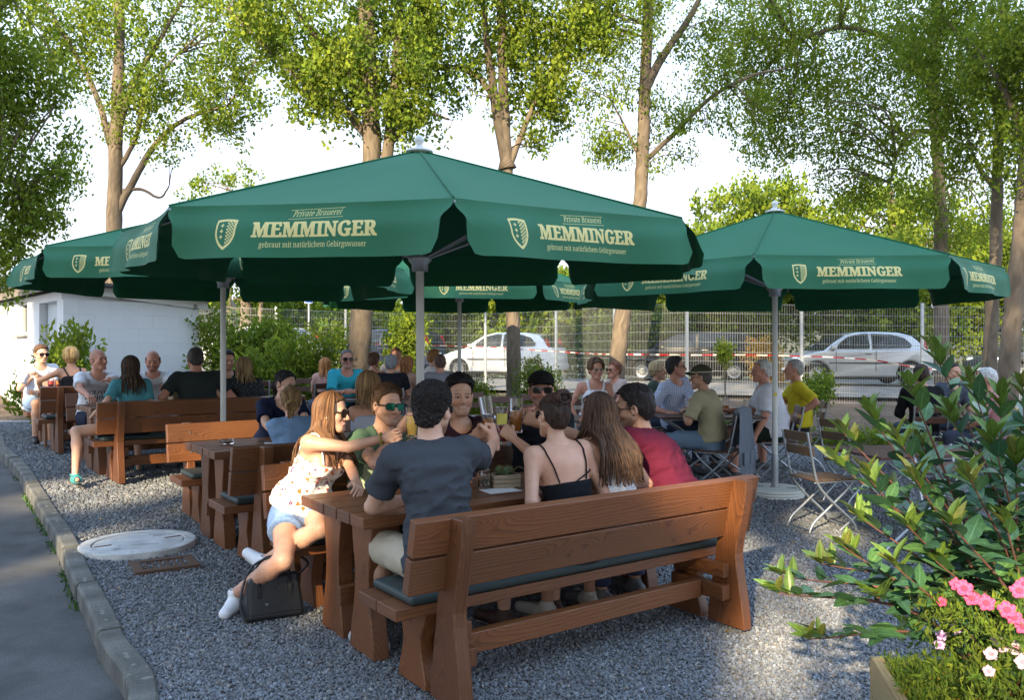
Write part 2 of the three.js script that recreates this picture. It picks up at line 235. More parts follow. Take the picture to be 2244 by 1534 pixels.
// round concrete cover and the iron drain grate beside it
{
  const [X, Z] = pixGround(305, 1197), t = thing('manhole_cover', 'large round pale concrete manhole cover set in the gravel beside the kerb', 'manhole cover', onGround(X, Z, 0), 0.3); t.scale.set(0.93, 1, 0.93);
  const conc = std(0.66, 0.67, 0.66, 0.9, 0, { map: rep(concreteMap, 1.2, 1.2), bumpMap: noiseBump, bumpScale: 0.002 });
  mesh('ring', boxUV(lathe([[0.35, -0.03], [0.35, 0.034], [0.357, 0.04], [0.435, 0.04], [0.447, 0.03], [0.447, -0.03]], 64)), conc, t);
  mesh('lid', boxUV(lathe([[0.343, -0.03], [0.343, 0.03], [0.338, 0.035], [0, 0.037]], 64)), conc, t);
  for (const a of [0.4, Math.PI + 0.35]) mesh('lifting_slot', box(0.13, 0.012, 0.026, 0, 0, 0, 0.003).rotateY(a).translate(Math.cos(-a) * 0.27, 0.0335, Math.sin(-a) * 0.27), std(0.16, 0.09, 0.05, 0.9), t);
  const [X2, Z2] = pixGround(362, 1241), d = thing('drain_grate', 'rusty square iron drain grate in the gravel next to the round cover', 'drain', onGround(X2, Z2, 0), 0.55);
  const rust = std(0.12, 0.07, 0.045, 0.85, 0.3, { bumpMap: noiseBump, bumpScale: 0.003 });
  mesh('pit', box(0.3, 0.01, 0.24, 0, -0.05, 0), std(0.02, 0.02, 0.02, 1), d);
  for (const [w, dd, x, z] of [[0.42, 0.06, 0, 0.14], [0.42, 0.06, 0, -0.14], [0.06, 0.22, 0.18, 0], [0.06, 0.22, -0.18, 0]]) mesh('frame_bar', box(w, 0.05, dd, x, 0, z), rust, d);
  for (let i = 0; i < 6; i++) mesh('grate_bar', box(0.02, 0.03, 0.22, -0.115 + i * 0.046, 0.002, 0), rust, d);
}
// weeds in the joint between kerb and road
{
  const blade = new THREE.BufferGeometry(); blade.setAttribute('position', new THREE.Float32BufferAttribute([-0.5, 0, 0, 0.5, 0, 0, 0.3, 0.6, 0.1, -0.3, 0.6, 0.1, 0, 1, 0.3], 3)); blade.setIndex([0, 1, 2, 0, 2, 3, 3, 2, 4]); blade.computeVertexNormals();
  const R = rng(31), N = 420, inst = new THREE.InstancedMesh(blade, std(0.06, 0.13, 0.025, 0.9), N), m = new THREE.Matrix4(), q = new THREE.Quaternion(), e = new THREE.Euler(); let n = 0;
  while (n < N) { const a = R(), p = kerbCurve.getPointAt(a), d = kerbCurve.getTangentAt(a); if (p.z < 2.5 || p.z > 10 || fbm(p.z * 2.6, 1, 5, 2) < 0.44) { if (R() < 0.99) continue; } const o = -0.13 - 0.05 * R() * R(), h = 0.015 + 0.05 * R() * R(); e.set((R() - 0.5) * 1.5, R() * 6.3, (R() - 0.5) * 1.5); q.setFromEuler(e); const X = p.x + d.z * o, Z = p.z - d.x * o; m.compose(V3(X, groundY(X, Z) - ROAD_DROP, -Z), q, V3(0.008 + 0.008 * R(), h, h)); inst.setMatrixAt(n++, m); }
  inst.name = 'kerb_weeds'; tag(inst, 'small green weeds along the foot of the kerb', 'weeds', null, 'stuff'); scene.add(inst);
}

// ---------------------------------------------------------------- white outbuilding on the left
{
  const Zk = 14.5, Xk = -0.5396 * Zk, ang = Math.atan2(0.66, 0.75), L = 2.37, D = 7.5, gy = groundY(Xk, Zk);
  const b = thing('outbuilding', 'low white painted block outbuilding with a door and a narrow window', 'building', V3(Xk, gy, -Zk), ang);
  const plaster = dataTex(512, 512, (() => { const f = tiled((u, v) => fbm(u * 6, v * 6, 3, 5)); return (u, v) => { const k = 0.9 + 0.1 * f(u, v); return [k, k, k].map(toS); }; })());
  plaster.repeat.set(0.5, 0.5);
  const white = std(0.74, 0.76, 0.77, 0.85, 0, { map: plaster, bumpMap: rep(noiseBump, 2, 2), bumpScale: 0.003 });
  const h0 = 2.36, h1 = 2.12;   // wall tops at the two ends of the short side
  // painted block courses: each block a slightly uneven piece of the wall
  const R = rng(8), bw = 0.5, bh = 0.25;
  for (let r = 0; r * bh < 2.36; r++) for (let x = -(r % 2) * bw / 2; x < L; x += bw) {
    const x0 = Math.max(0, x), x1 = Math.min(L, x + bw); if (x1 - x0 < 0.03) continue;
    const y0 = r * bh - 0.3, y1 = Math.min(y0 + bh, lerp(h0, h1, (x0 + x1) / 2 / L)); if (y1 - y0 < 0.03) continue;
    mesh('wall_block', boxUV(box(x1 - x0 - 0.001, y1 - y0 - 0.001, 0.12, (x0 + x1) / 2, (y0 + y1) / 2, -0.06 + R() * 0.002, 0.002), 1, R(), R()), white, b);
  }
  mesh('wall_core', boxUV(extrude(shape([[0.12, -0.3], [L - 0.002, -0.3], [L - 0.002, h1 - 0.01], [0.12, h0 - 0.01]]), 0.1, 0).translate(0, 0, -0.17)), white, b);
  const zD0 = -0.43, zD1 = -1.79, zW0 = -2.8, zW1 = -3.75, wy0 = 1.62, wy1 = 2.3, dh = 2.2;
  const side = (z0, z1, y0, y1) => mesh('side_wall', boxUV(box(0.22, y1 - y0, Math.abs(z1 - z0) - 0.002, 0.11, (y0 + y1) / 2, (z0 + z1) / 2, 0.003)), white, b);
  side(-0.122, zD0, -0.3, 2.36); side(zD0, zD1, dh, 2.36); side(zD1, zW0, -0.3, 2.36); side(zW0, zW1, -0.3, wy0); side(zW0, zW1, wy1, 2.36); side(zW1, -D, -0.3, 2.36);
  const door = mesh('door', box(0.05, dh + 0.25, zD0 - zD1 - 0.1, 0.16, dh / 2 - 0.12, (zD0 + zD1) / 2), std(0.5, 0.56, 0.6, 0.5), b); mesh('door_handle', box(0.04, 0.03, 0.12, 0.12, 1.05, zD1 + 0.2), galv, door);
  const win = mesh('window', box(0.03, wy1 - wy0, zW0 - zW1, 0.15, (wy0 + wy1) / 2, (zW0 + zW1) / 2), std(0.03, 0.035, 0.035, 0.15), b);
  for (const [y, z, hh, dd] of [[wy0 + 0.03, (zW0 + zW1) / 2, 0.06, zW0 - zW1], [wy1 - 0.03, (zW0 + zW1) / 2, 0.06, zW0 - zW1], [(wy0 + wy1) / 2, zW0 - 0.04, wy1 - wy0 - 0.125, 0.07], [(wy0 + wy1) / 2, zW1 + 0.04, wy1 - wy0 - 0.125, 0.07]]) mesh('window_frame', box(0.06, hh, dd, 0.11, y, z), whiteSteel, win);
  mesh('window_sill', box(0.12, 0.04, zW0 - zW1 + 0.1, -0.02, wy0 - 0.022, (zW0 + zW1) / 2), concrete, b);
  mesh('side_wall', boxUV(box(0.2, 2.4, D, L - 0.11, 0.85, -D / 2 - 0.2, 0.003)), white, b);
  const sl = Math.atan2(h0 - h1, L);
  mesh('fascia_board', box(L + 0.32, 0.16, 0.03, 0, 0, 0).rotateZ(-sl).translate(L / 2, (h0 + h1) / 2 + 0.065, 0.05), std(0.7, 0.7, 0.68, 0.6), b);
  mesh('roof', box(L + 0.5, 0.05, D + 0.5, 0, 0, 0).rotateZ(-sl).translate(L / 2 - 0.02, (h0 + h1) / 2 + 0.175, -D / 2 + 0.12), std(0.09, 0.085, 0.08, 0.9), b);
  mesh('eave_board', box(0.03, 0.15, D + 0.3, -0.2, h0 + 0.08, -D / 2), std(0.2, 0.17, 0.14, 0.8), b);
  mesh('overflow_pipe', box(0.05, 0.09, 0.06, L - 0.1, h1 + 0.03, 0.09), std(0.25, 0.24, 0.22, 0.5), b);
  const lp = mesh('wall_lamp', new THREE.SphereGeometry(0.09, 16, 10).translate(-0.12, 2.18, -4.7), std(0.7, 0.68, 0.6, 0.3), b); mesh('lamp_bracket', box(0.1, 0.04, 0.04, -0.03, 2.26, -4.7), galv, lp);
}

// ---------------------------------------------------------------- mesh fence with its posts, and the barrier tape behind it
{
  const posts = [[12.6, 16.6], [10.2, 16.75], [8.4, 17.0], [5.98, 17.15], [3.62, 17.3], [2.35, 19.3], [1.12, 21.5], [-0.75, 23.2], [-2.7, 24.0], [-4.85, 24.2], [-6.9, 24.3], [-9.4, 24.4], [-11.9, 24.5]];
  const wire = std(0.32, 0.34, 0.34, 0.5, 0.3), H = 2.03;
  for (let i = 0; i < posts.length - 1; i++) {
    const [xa, za] = posts[i], [xb, zb] = posts[i + 1], len = Math.hypot(xb - xa, zb - za), ya = groundY(xa, za) + 0.03, yb = groundY(xb, zb) + 0.03;
    const f = thing('fence_panel', 'mesh fence panel', 'fence', V3(xa, ya, -za), Math.atan2(zb - za, xb - xa), 'mesh fence panels round the garden');
    f.userData.label = 'steel mesh fence panel ' + ['in front of the dark grey car', 'in front of the tail of the silver hatchback', 'in front of the nose of the silver hatchback', 'in front of the rusty yellow shrub', 'in front of the black estate car', 'between the leaning trunk and the slim trunk', 'in front of the white hatchback', 'beside the loose bright sapling and the white hatchback', 'behind the thick sunlit trunk', 'in front of the blue parking sign', 'in front of the white car by the large bush', 'behind the white outbuilding'][i];
    mesh('post', box(0.06, H + 0.14, 0.045, 0, (H + 0.14) / 2 - 0.05, 0.03), galv, f); mesh('post_cap', box(0.066, 0.015, 0.05, 0, H + 0.095, 0.03), blackPlastic, f);
    const list = [], nv = Math.round(len / 0.05), sh = (x) => (yb - ya) * x / len;
    for (let k = 1; k < nv; k++) { const x = k * len / nv; list.push(new THREE.CylinderGeometry(0.0026, 0.0026, H, 4, 1, true).translate(x, H / 2 + 0.02 + sh(x), 0)); }
    for (let r = 0; r <= 10; r++) for (const z of [-0.007, 0.007]) list.push(new THREE.CylinderGeometry(0.004, 0.004, len - 0.02, 4, 1, true).rotateZ(Math.PI / 2 + Math.atan2(yb - ya, len)).translate(len / 2, 0.04 + r * 0.2 + sh(len / 2), z));
    tag(mesh('wire_mesh', merge(list), wire, f), null, null, null, 'stuff');
  }
  const tapeMap = dataTex(64, 8, (u, v, x) => ((x >> 5) ? [0.82, 0.8, 0.77] : [0.62, 0.07, 0.07]));
  tapeMap.repeat.set(2.2, 1);
  const tp = [], samples = curve([pix(2240, 822, 17.2), pix(2030, 808, 17.35), pix(1900, 788, 17.4), pix(1640, 778, 17.5), pix(1510, 778, 17.6), pix(1400, 777, 18.2), pix(1290, 775, 20.5), pix(1215, 770, 21.8), pix(1050, 760, 23.5), pix(900, 756, 24.1), pix(760, 753, 24.4), pix(640, 753, 24.5), pix(520, 752, 24.6)], 160);
  const pos = [], uv = [], idx = []; let l = 0;
  samples.forEach((p, i) => { if (i) l += p.distanceTo(samples[i - 1]); const w = 0.015, tw = 0.5 * Math.sin(i * 0.35); pos.push(p.x, p.y + w, p.z + tw * 0.02, p.x, p.y - w, p.z - tw * 0.02); uv.push(l, 0, l, 1); if (i) { const a = i * 2; idx.push(a - 2, a - 1, a, a - 1, a + 1, a); } });
  const g = new THREE.BufferGeometry(); g.setAttribute('position', new THREE.Float32BufferAttribute(pos, 3)); g.setAttribute('uv', new THREE.Float32BufferAttribute(uv, 2)); g.setIndex(idx); g.computeVertexNormals();
  single('barrier_tape', g, new THREE.MeshStandardMaterial({ map: tapeMap, roughness: 0.4 }), 'red and white striped barrier tape strung along the fence', 'barrier tape');
  // blue parking sign
  const s = thing('parking_sign', 'blue square parking sign with a white letter P on a pole behind the fence', 'sign', onGround(-6.35, 26), 0.1);
  const cv = document.createElement('canvas'); cv.width = 128; cv.height = 192; const c = cv.getContext('2d'); c.fillStyle = '#1257b8'; c.fillRect(0, 0, 128, 192); c.strokeStyle = '#fff'; c.lineWidth = 5; c.strokeRect(5, 5, 118, 182); c.fillStyle = '#fff'; c.font = 'bold 118px sans-serif'; c.textAlign = 'center'; c.fillText('P', 64, 118); c.fillRect(40, 146, 46, 10); c.beginPath(); c.moveTo(84, 136); c.lineTo(104, 151); c.lineTo(84, 166); c.fill();
  const ct = new THREE.CanvasTexture(cv); ct.colorSpace = THREE.SRGBColorSpace;
  const top = 1.58 + (767 - 640) / 1820 * 26 - groundY(-6.35, 26);
  mesh('pole', new THREE.CylinderGeometry(0.035, 0.035, top, 10).translate(0, top / 2, 0), galv, s);
  mesh('plate', box(0.25, 0.36, 0.02, 0, top - 0.18, 0.05), galv, s);
  mesh('face', new THREE.PlaneGeometry(0.25, 0.36).translate(0, top - 0.18, 0.063), new THREE.MeshStandardMaterial({ map: ct, roughness: 0.4 }), s);
}
// ---------------------------------------------------------------- trees, bushes and hedges
const barkMap = dataTex(256, 512, (() => { const f = tiled((u, v) => fbm(u * 14 + 2 * fbm(u * 4, v * 6, 3, 2), v * 9, 2, 4)), g = tiled((u, v) => fbm(u * 3, v * 3, 8, 3)); return (u, v) => { const a = f(u, v), k = (0.45 + 1.0 * a) * (0.7 + 0.6 * g(u, v)); return [0.165 * k, 0.128 * k, 0.09 * k].map(toS); }; })());
barkMap.repeat.set(1.4, 0.7);
const barkMat = new THREE.MeshStandardMaterial({ map: barkMap, roughness: 0.95, bumpMap: barkMap, bumpScale: 0.06 });
function leafGeo(len, wid, bend) { const g = new THREE.BufferGeometry(); g.setAttribute('position', new THREE.Float32BufferAttribute([0, 0, 0, -wid / 2, len * 0.42, bend * 0.3, 0, len * 0.45, 0, wid / 2, len * 0.42, bend * 0.3, 0, len, -bend], 3)); g.setAttribute('uv', new THREE.Float32BufferAttribute([0.5, 0, 0, 0.4, 0.5, 0.45, 1, 0.4, 0.5, 1], 2)); g.setIndex([0, 2, 1, 0, 3, 2, 1, 2, 4, 2, 3, 4]); g.computeVertexNormals(); return g; }
function spray(seed, n, len, wid, reach) { const R = rng(seed), list = []; for (let i = 0; i < n; i++) { const t = (i + 0.5) / n, l = len * (0.75 + 0.5 * R()), g = leafGeo(l, wid * (0.8 + 0.4 * R()), l * 0.18 * (R() - 0.3)); g.rotateX(-0.4 + 1.4 * R()); g.rotateY(R() * 6.283); g.rotateZ((R() - 0.5) * 1.6); g.translate((R() - 0.5) * reach * 0.6, (t - 0.5) * reach, (R() - 0.5) * reach * 0.6); list.push(g); } return merge(list); }
const sprays = { maple: spray(1, 18, 0.088, 0.06, 0.46), small: spray(2, 18, 0.072, 0.04, 0.42), bush: spray(3, 12, 0.085, 0.045, 0.28), far: spray(4, 12, 0.26, 0.17, 0.8) };
function leafMat(r, g, b, tr = 0.5) { return new THREE.MeshPhysicalMaterial({ color: lin(1, 1, 1), transmission: tr, roughness: 0.85, thickness: 0, ior: 1.3, side: THREE.DoubleSide, specularIntensity: 0.35 }); }
const leafMaterial = leafMat(), leafOpaque = new THREE.MeshStandardMaterial({ roughness: 0.75, side: THREE.DoubleSide });
function foliage(parent, name, points, geo, tone, R, scale = 1, mat = leafMaterial) {   // points: [Vector3, size]
  const inst = new THREE.InstancedMesh(geo, mat, points.length), m = new THREE.Matrix4(), q = new THREE.Quaternion(), e = new THREE.Euler(), c = new THREE.Color();
  points.forEach(([p, s], i) => { e.set((R() - 0.5) * 1.6, R() * 6.283, (R() - 0.5) * 1.6); q.setFromEuler(e); const k = s * scale * (0.6 + 0.7 * R()); m.compose(p, q, V3(k, k, k)); inst.setMatrixAt(i, m); const t = R(), w = 0.7 + 0.6 * R(); c.setRGB(lerp(tone[0][0], tone[1][0], t) * w, lerp(tone[0][1], tone[1][1], t) * w, lerp(tone[0][2], tone[1][2], t) * w); inst.setColorAt(i, c); });
  inst.name = name; inst.castShadow = inst.receiveShadow = true; parent.add(inst); return inst;
}
const LEAF = [[0.12, 0.205, 0.021], [0.26, 0.315, 0.03]];   // one leaf colour for every tree and bush; light makes the rest
const GREEN = { bright: LEAF, mid: LEAF, dark: LEAF, olive: LEAF, gold: LEAF, rust: [[0.27, 0.2, 0.03], [0.36, 0.2, 0.04]] };
// limbs are given as pixels of the photograph at the tree's distance; crowns as [px, py, half width px, half height px, number of sprays]
function tree(o) {
  const R = rng(o.seed), Z = o.Z, toP = ([x, y, dz = 0]) => pix(x, y, Z + dz), base = toP(o.trunk[0]); const t = thing('tree', o.label, 'tree', base, 0, 'trees round the garden'); const L = (p) => p.clone().sub(base);
  const geos = [], bar = (pts, r0, r1, n) => { const c = curve(pts.map((p) => L(p.isVector3 ? p : toP(p))), n || pts.length * 5).map((p, i) => p.add(V3((R() - 0.5), 0, (R() - 0.5)).multiplyScalar(0.02))); geos.push(tube(c, c.map((_, i) => lerp(r0, r1, i / (c.length - 1)) * (1 + 0.08 * (R() - 0.5)) * (i === 0 && o.root ? 1.5 : 1)), 10, true)); return c; };
  const main = bar(o.trunk, o.r * 0.86, o.r * 0.86 * (o.taper || 0.45), o.trunk.length * 8); const ends = [];
  for (const l of o.limbs || []) { const c = bar(l.pts, l.r, l.r * 0.35); ends.push(...c.slice(Math.floor(c.length * 0.4))); }
  const crown = [], all = [...ends, ...main.slice(Math.floor(main.length * 0.4))];
  for (const [cx, cy, rx, ry, n0, dzz] of o.crown) { const n = Math.round(n0 * (o.fill || 0.85) * (o.Z < 21 && o.seed >= 6 ? 0.46 : 0.48));
    const C = L(pix(cx, cy, Z + (dzz || 0))), ax = rx * 1.18 * Z / FOCAL, ay = ry * 1.15 * Z / FOCAL, az = Math.max(ax, ay) * (o.deep || 0.9), sd = R() * 50; let k = 0, tries = 0;
    while (k < n && tries++ < n * 30) { const a = V3(R() * 2 - 1, R() * 2 - 1, R() * 2 - 1); if (a.lengthSq() > 1) continue; const p = V3(C.x + a.x * ax, C.y + a.y * ay, C.z + a.z * az); const f = 0.6 * vnoise(p.x * 1.7 + sd, p.y * 2.1, p.z * 1.7) + 0.4 * vnoise(p.x * 4.3, p.y * 4.3, p.z * 4.3 + sd), l2 = a.lengthSq(); if (R() > (1 - l2 * l2 * 0.85) * sstep((o.gap ?? 0.42) + 0.06, (o.gap ?? 0.42) + 0.22, f)) continue; crown.push([p, o.leaf || 1]); k++; }
    // twigs from the limbs into this part of the crown
    for (let j = 0; j < Math.min(16, 3 + n / 120); j++) { const e = crown[crown.length - 1 - Math.floor(R() * k)]; if (!e) continue; let best = null, bd = 1e9; for (const q of all) { const d = q.distanceTo(e[0]) + (q.y > e[0].y ? 0.6 : 0); if (d < bd) { bd = d; best = q; } } if (!best || bd < 0.3) continue; const mid = best.clone().lerp(e[0], 0.5).add(V3((R() - 0.5) * 0.3 * bd, 0.12 * bd, (R() - 0.5) * 0.3 * bd)); const c = curve([best, mid, e[0]], 8); geos.push(tube(c, c.map((_, i) => lerp(clamp(bd * 0.014, 0.012, 0.05), 0.006, i / 8)), 5)); }
  }
  mesh('trunk', merge(geos), barkMat, t);
  foliage(t, 'crown', crown, sprays[o.spray || 'maple'], GREEN[o.tone || 'mid'], R);
  return t;
}
tree({ seed: 1, Z: 18.5, label: 'tall slender tree with a bare grey trunk behind the outbuilding roof', r: 0.23, trunk: [[250, 760], [252, 480], [256, 300], [262, 120], [262, -90]], tone: 'mid', spray: 'maple', gap: 0.4,
  limbs: [{ r: 0.09, pts: [[256, 470], [300, 385], [345, 312], [405, 262], [500, 232]] }, { r: 0.08, pts: [[250, 340], [205, 190], [135, 65], [80, -30]] }, { r: 0.08, pts: [[258, 300], [290, 190], [350, 90], [410, -20]] }, { r: 0.06, pts: [[256, 380], [300, 300], [320, 200], [390, 120]] }, { r: 0.045, pts: [[272, 418], [310, 415], [352, 433], [372, 408]] }],
  crown: [[330, 120, 190, 130, 800], [180, 60, 130, 100, 420], [420, 220, 130, 80, 420], [500, 250, 80, 70, 180], [560, 130, 70, 100, 170, 1], [300, 250, 90, 70, 160], [350, 330, 60, 45, 45], [300, -60, 300, 90, 500], [95, 100, 70, 80, 170], [490, 70, 120, 90, 360]] });
tree({ seed: 2, Z: 11.5, label: 'dense dark tree overhanging the outbuilding from the side', r: 0.26, trunk: [[-330, 860], [-325, 600], [-310, 300], [-300, -60]], tone: 'dark', spray: 'small', gap: 0.4, deep: 0.8, limbs: [{ r: 0.12, pts: [[-320, 400], [-200, 200], [-60, 60], [60, -30]] }, { r: 0.1, pts: [[-320, 560], [-180, 420], [-40, 380], [60, 420]] }], crown: [[-40, 120, 160, 190, 1500], [-30, 380, 150, 160, 1100], [80, 250, 90, 130, 420], [70, 440, 80, 90, 330], [20, 570, 80, 80, 300], [130, 370, 50, 60, 110]] });
tree({ seed: 3, Z: 15.5, label: 'sunlit tree with two stems rising behind the main parasol finial', r: 0.27, taper: 0.6, root: true, trunk: [[776, 880], [786, 780], [796, 640], [808, 470], [815, 320], [808, 130], [795, -90]], tone: 'gold', gap: 0.4, fill: 0.8, limbs: [{ r: 0.16, pts: [[800, 560], [832, 420], [850, 330], [866, 160], [880, -60]] }, { r: 0.08, pts: [[812, 310], [750, 235], [680, 190], [590, 110], [500, 20]] }, { r: 0.07, pts: [[812, 240], [740, 130], [660, 40], [600, -50]] }, { r: 0.06, pts: [[850, 320], [900, 270], [940, 250], [985, 262]] }],
  crown: [[800, 120, 170, 140, 1150], [650, 100, 140, 95, 640], [900, 130, 100, 140, 560], [760, 220, 130, 70, 420], [870, 260, 80, 60, 250], [560, 40, 90, 70, 260], [820, -40, 300, 80, 620], [930, 275, 60, 25, 60], [850, 320, 35, 30, 50]] });
tree({ seed: 4, Z: 16, label: 'slim tree with a forked dark trunk behind the right slope of the main parasol', r: 0.165, taper: 0.6, root: true, trunk: [[1126, 880], [1124, 720], [1114, 500], [1110, 350], [1102, 170], [1098, -90]], tone: 'bright', gap: 0.42, limbs: [{ r: 0.12, pts: [[1112, 370], [1088, 240], [1072, 130], [1052, -60]] }, { r: 0.065, pts: [[1084, 215], [1042, 165], [962, 145], [900, 165], [860, 175]] }, { r: 0.07, pts: [[1114, 375], [1140, 300], [1190, 190], [1272, 60]] }],
  crown: [[1060, 60, 150, 90, 620], [1190, 110, 120, 100, 520], [1200, 240, 70, 60, 230], [1000, 180, 60, 60, 130], [1260, 60, 110, 80, 330], [1130, 190, 70, 90, 200], [1100, -60, 260, 70, 500], [1170, 300, 40, 40, 60]] });
tree({ seed: 5, Z: 15.8, label: 'leaning tree with a smooth brown trunk between the two front parasols', r: 0.2, taper: 0.55, root: true, trunk: [[1344, 880], [1358, 740], [1380, 580], [1402, 440], [1409, 300], [1414, 170], [1424, -90]], tone: 'mid', spray: 'small', gap: 0.44, limbs: [{ r: 0.1, pts: [[1412, 200], [1448, 130], [1510, 40], [1560, -60]] }, { r: 0.055, pts: [[1408, 358], [1480, 290], [1560, 212], [1650, 165], [1720, 150]] }, { r: 0.04, pts: [[1402, 350], [1376, 290], [1335, 215]] }],
  crown: [[1330, 300, 65, 60, 240], [1330, 180, 70, 80, 260], [1400, 60, 130, 90, 560], [1480, 250, 80, 60, 260], [1560, 130, 80, 80, 330], [1470, 350, 60, 30, 60], [1620, 260, 70, 70, 260], [1500, -50, 240, 70, 500], [1290, 90, 60, 80, 220]] });
tree({ seed: 6, Z: 19.5, label: 'broad dark-leaved tree filling the sky above the parasol on the round base', r: 0.2, trunk: [[2062, 860], [2060, 560], [2056, 380], [2046, 240], [2050, 60], [2050, -60]], tone: 'dark', gap: 0.33, spray: 'small', leaf: 1.25, limbs: [{ r: 0.07, pts: [[2056, 290], [2000, 290], [1965, 340], [1950, 400]] }, { r: 0.09, pts: [[2050, 200], [1950, 90], [1850, 60], [1740, 90]] }, { r: 0.06, pts: [[2054, 330], [2085, 220], [2100, 130]] }],
  crown: [[1820, 90, 230, 130, 2200], [1650, 130, 100, 130, 700], [1800, 260, 150, 90, 950], [1950, 360, 110, 110, 620], [1700, 310, 70, 90, 340], [2020, 160, 130, 130, 1000], [1850, 400, 70, 70, 240], [2100, 480, 110, 80, 500], [1800, -60, 380, 70, 1100]] });
tree({ seed: 7, Z: 13.2, label: 'tree with a thin dark trunk at the fence beside the leafy shrub', r: 0.13, trunk: [[2164, 870], [2172, 700], [2182, 500], [2186, 330], [2196, 120], [2200, -60]], tone: 'dark', gap: 0.34, spray: 'small', limbs: [{ r: 0.05, pts: [[2184, 420], [2140, 360], [2118, 300]] }, { r: 0.06, pts: [[2190, 250], [2130, 120], [2060, 30]] }], crown: [[2120, 80, 150, 120, 1300], [2140, 250, 110, 90, 620], [2080, 330, 70, 80, 240], [2160, -50, 200, 70, 500]] });
tree({ seed: 8, Z: 11.8, label: 'thick grey trunked tree standing behind the pink shirted guest', r: 0.17, trunk: [[2206, 880], [2218, 700], [2236, 500], [2250, 300], [2262, 60]], tone: 'dark', gap: 0.34, spray: 'small', limbs: [{ r: 0.07, pts: [[2250, 330], [2200, 200], [2150, 120]] }], crown: [[2230, 120, 120, 150, 1100], [2260, 330, 110, 100, 600], [2330, 180, 120, 200, 700]] });
// bushes: stems and leaves
function bush(label, X, Z, rx, ry, n, tone, o = {}) {
  const R = rng(o.seed || Math.floor(X * 37 + Z * 91)), g = onGround(X, Z), t = thing(o.name || 'bush', label, o.cat || 'bush', g, 0, o.group || 'bushes along the fence'), stems = [], pts = [], h0 = o.base ?? ry;
  const lobes = Array.from({ length: o.lobes || 6 }, () => [V3((R() - 0.5) * rx * 1.1, h0 + (R() - 0.5) * ry * 1.1, (R() - 0.5) * rx * 1.1), 0.45 + 0.4 * R()]);
  for (const [c, k] of lobes) { const mid = V3(c.x * 0.3, c.y * 0.5, c.z * 0.3); stems.push(tube(curve([V3(c.x * 0.05, 0, c.z * 0.05), mid, c], 8), [o.stem || 0.03, 0.02, 0.016, 0.014, 0.012, 0.01, 0.008, 0.006, 0.005], 6)); let j = 0; while (j < n / lobes.length) { const a = V3(R() * 2 - 1, R() * 2 - 1, R() * 2 - 1); if (a.lengthSq() > 1) continue; a.multiplyScalar(0.55 + 0.45 * R()); const p = V3(c.x + a.x * rx * k, Math.max(0.08, c.y + a.y * ry * k), c.z + a.z * rx * k); if (fbm(p.x * 2.2 + 9, p.y * 2.2, p.z * 2.2, 2) < 0.3 && R() < 0.8) { j += 0.3; continue; } pts.push([p, o.leaf || 1]); j++; } }
  mesh('stem', merge(stems), barkMat, t); foliage(t, 'crown', pts, sprays[o.spray || 'bush'], GREEN[tone], R, 1); return t;
}
bush('dark glossy leaved bush standing against the white outbuilding', -7.0, 12.9, 0.62, 0.75, 420, 'dark', { spray: 'bush', base: 0.85, leaf: 1.15 });
bush('large bright green bush beside the corner of the outbuilding', -5.35, 16.6, 1.1, 0.95, 800, 'mid', { spray: 'maple', leaf: 0.9 });
bush('feathery bush behind the man in navy at the long table', -4.35, 14.9, 0.75, 0.75, 480, 'gold', { spray: 'bush', leaf: 1.2 });
bush('fresh green bush in the bank next to the thick sunlit trunk', -3.6, 15.6, 0.85, 0.8, 520, 'mid', { spray: 'maple', leaf: 0.75 });
bush('small bright green sapling in front of the dark blue car', -2.2, 16.2, 0.55, 0.9, 420, 'bright', { spray: 'maple', leaf: 0.7, base: 1.15 });
bush('low tuft of bright shrub under the back parasol', -1.55, 15.2, 0.4, 0.4, 180, 'gold', {});
bush('small round shrub in the bank between the slim trunk and the pole', -0.45, 14.6, 0.36, 0.42, 190, 'bright', { spray: 'small', leaf: 0.7 });
bush('loose green shrub beside the leaning trunk', 0.55, 15.2, 0.5, 0.5, 240, 'mid', { spray: 'small', leaf: 0.8 });
bush('small leafy sapling next to the man in yellow', 4.85, 13.1, 0.3, 0.34, 170, 'mid', { spray: 'small', base: 0.72, leaf: 0.75, stem: 0.045, lobes: 4 });
bush('thin sapling with few leaves in front of the black car', 3.65, 14.2, 0.16, 0.3, 60, 'olive', { spray: 'small', base: 1.35, leaf: 0.7, stem: 0.05, lobes: 2 });
bush('rusty yellow shrub between the black and the silver car', 6.55, 21.3, 0.5, 0.75, 330, 'rust', { spray: 'maple', leaf: 0.8 });
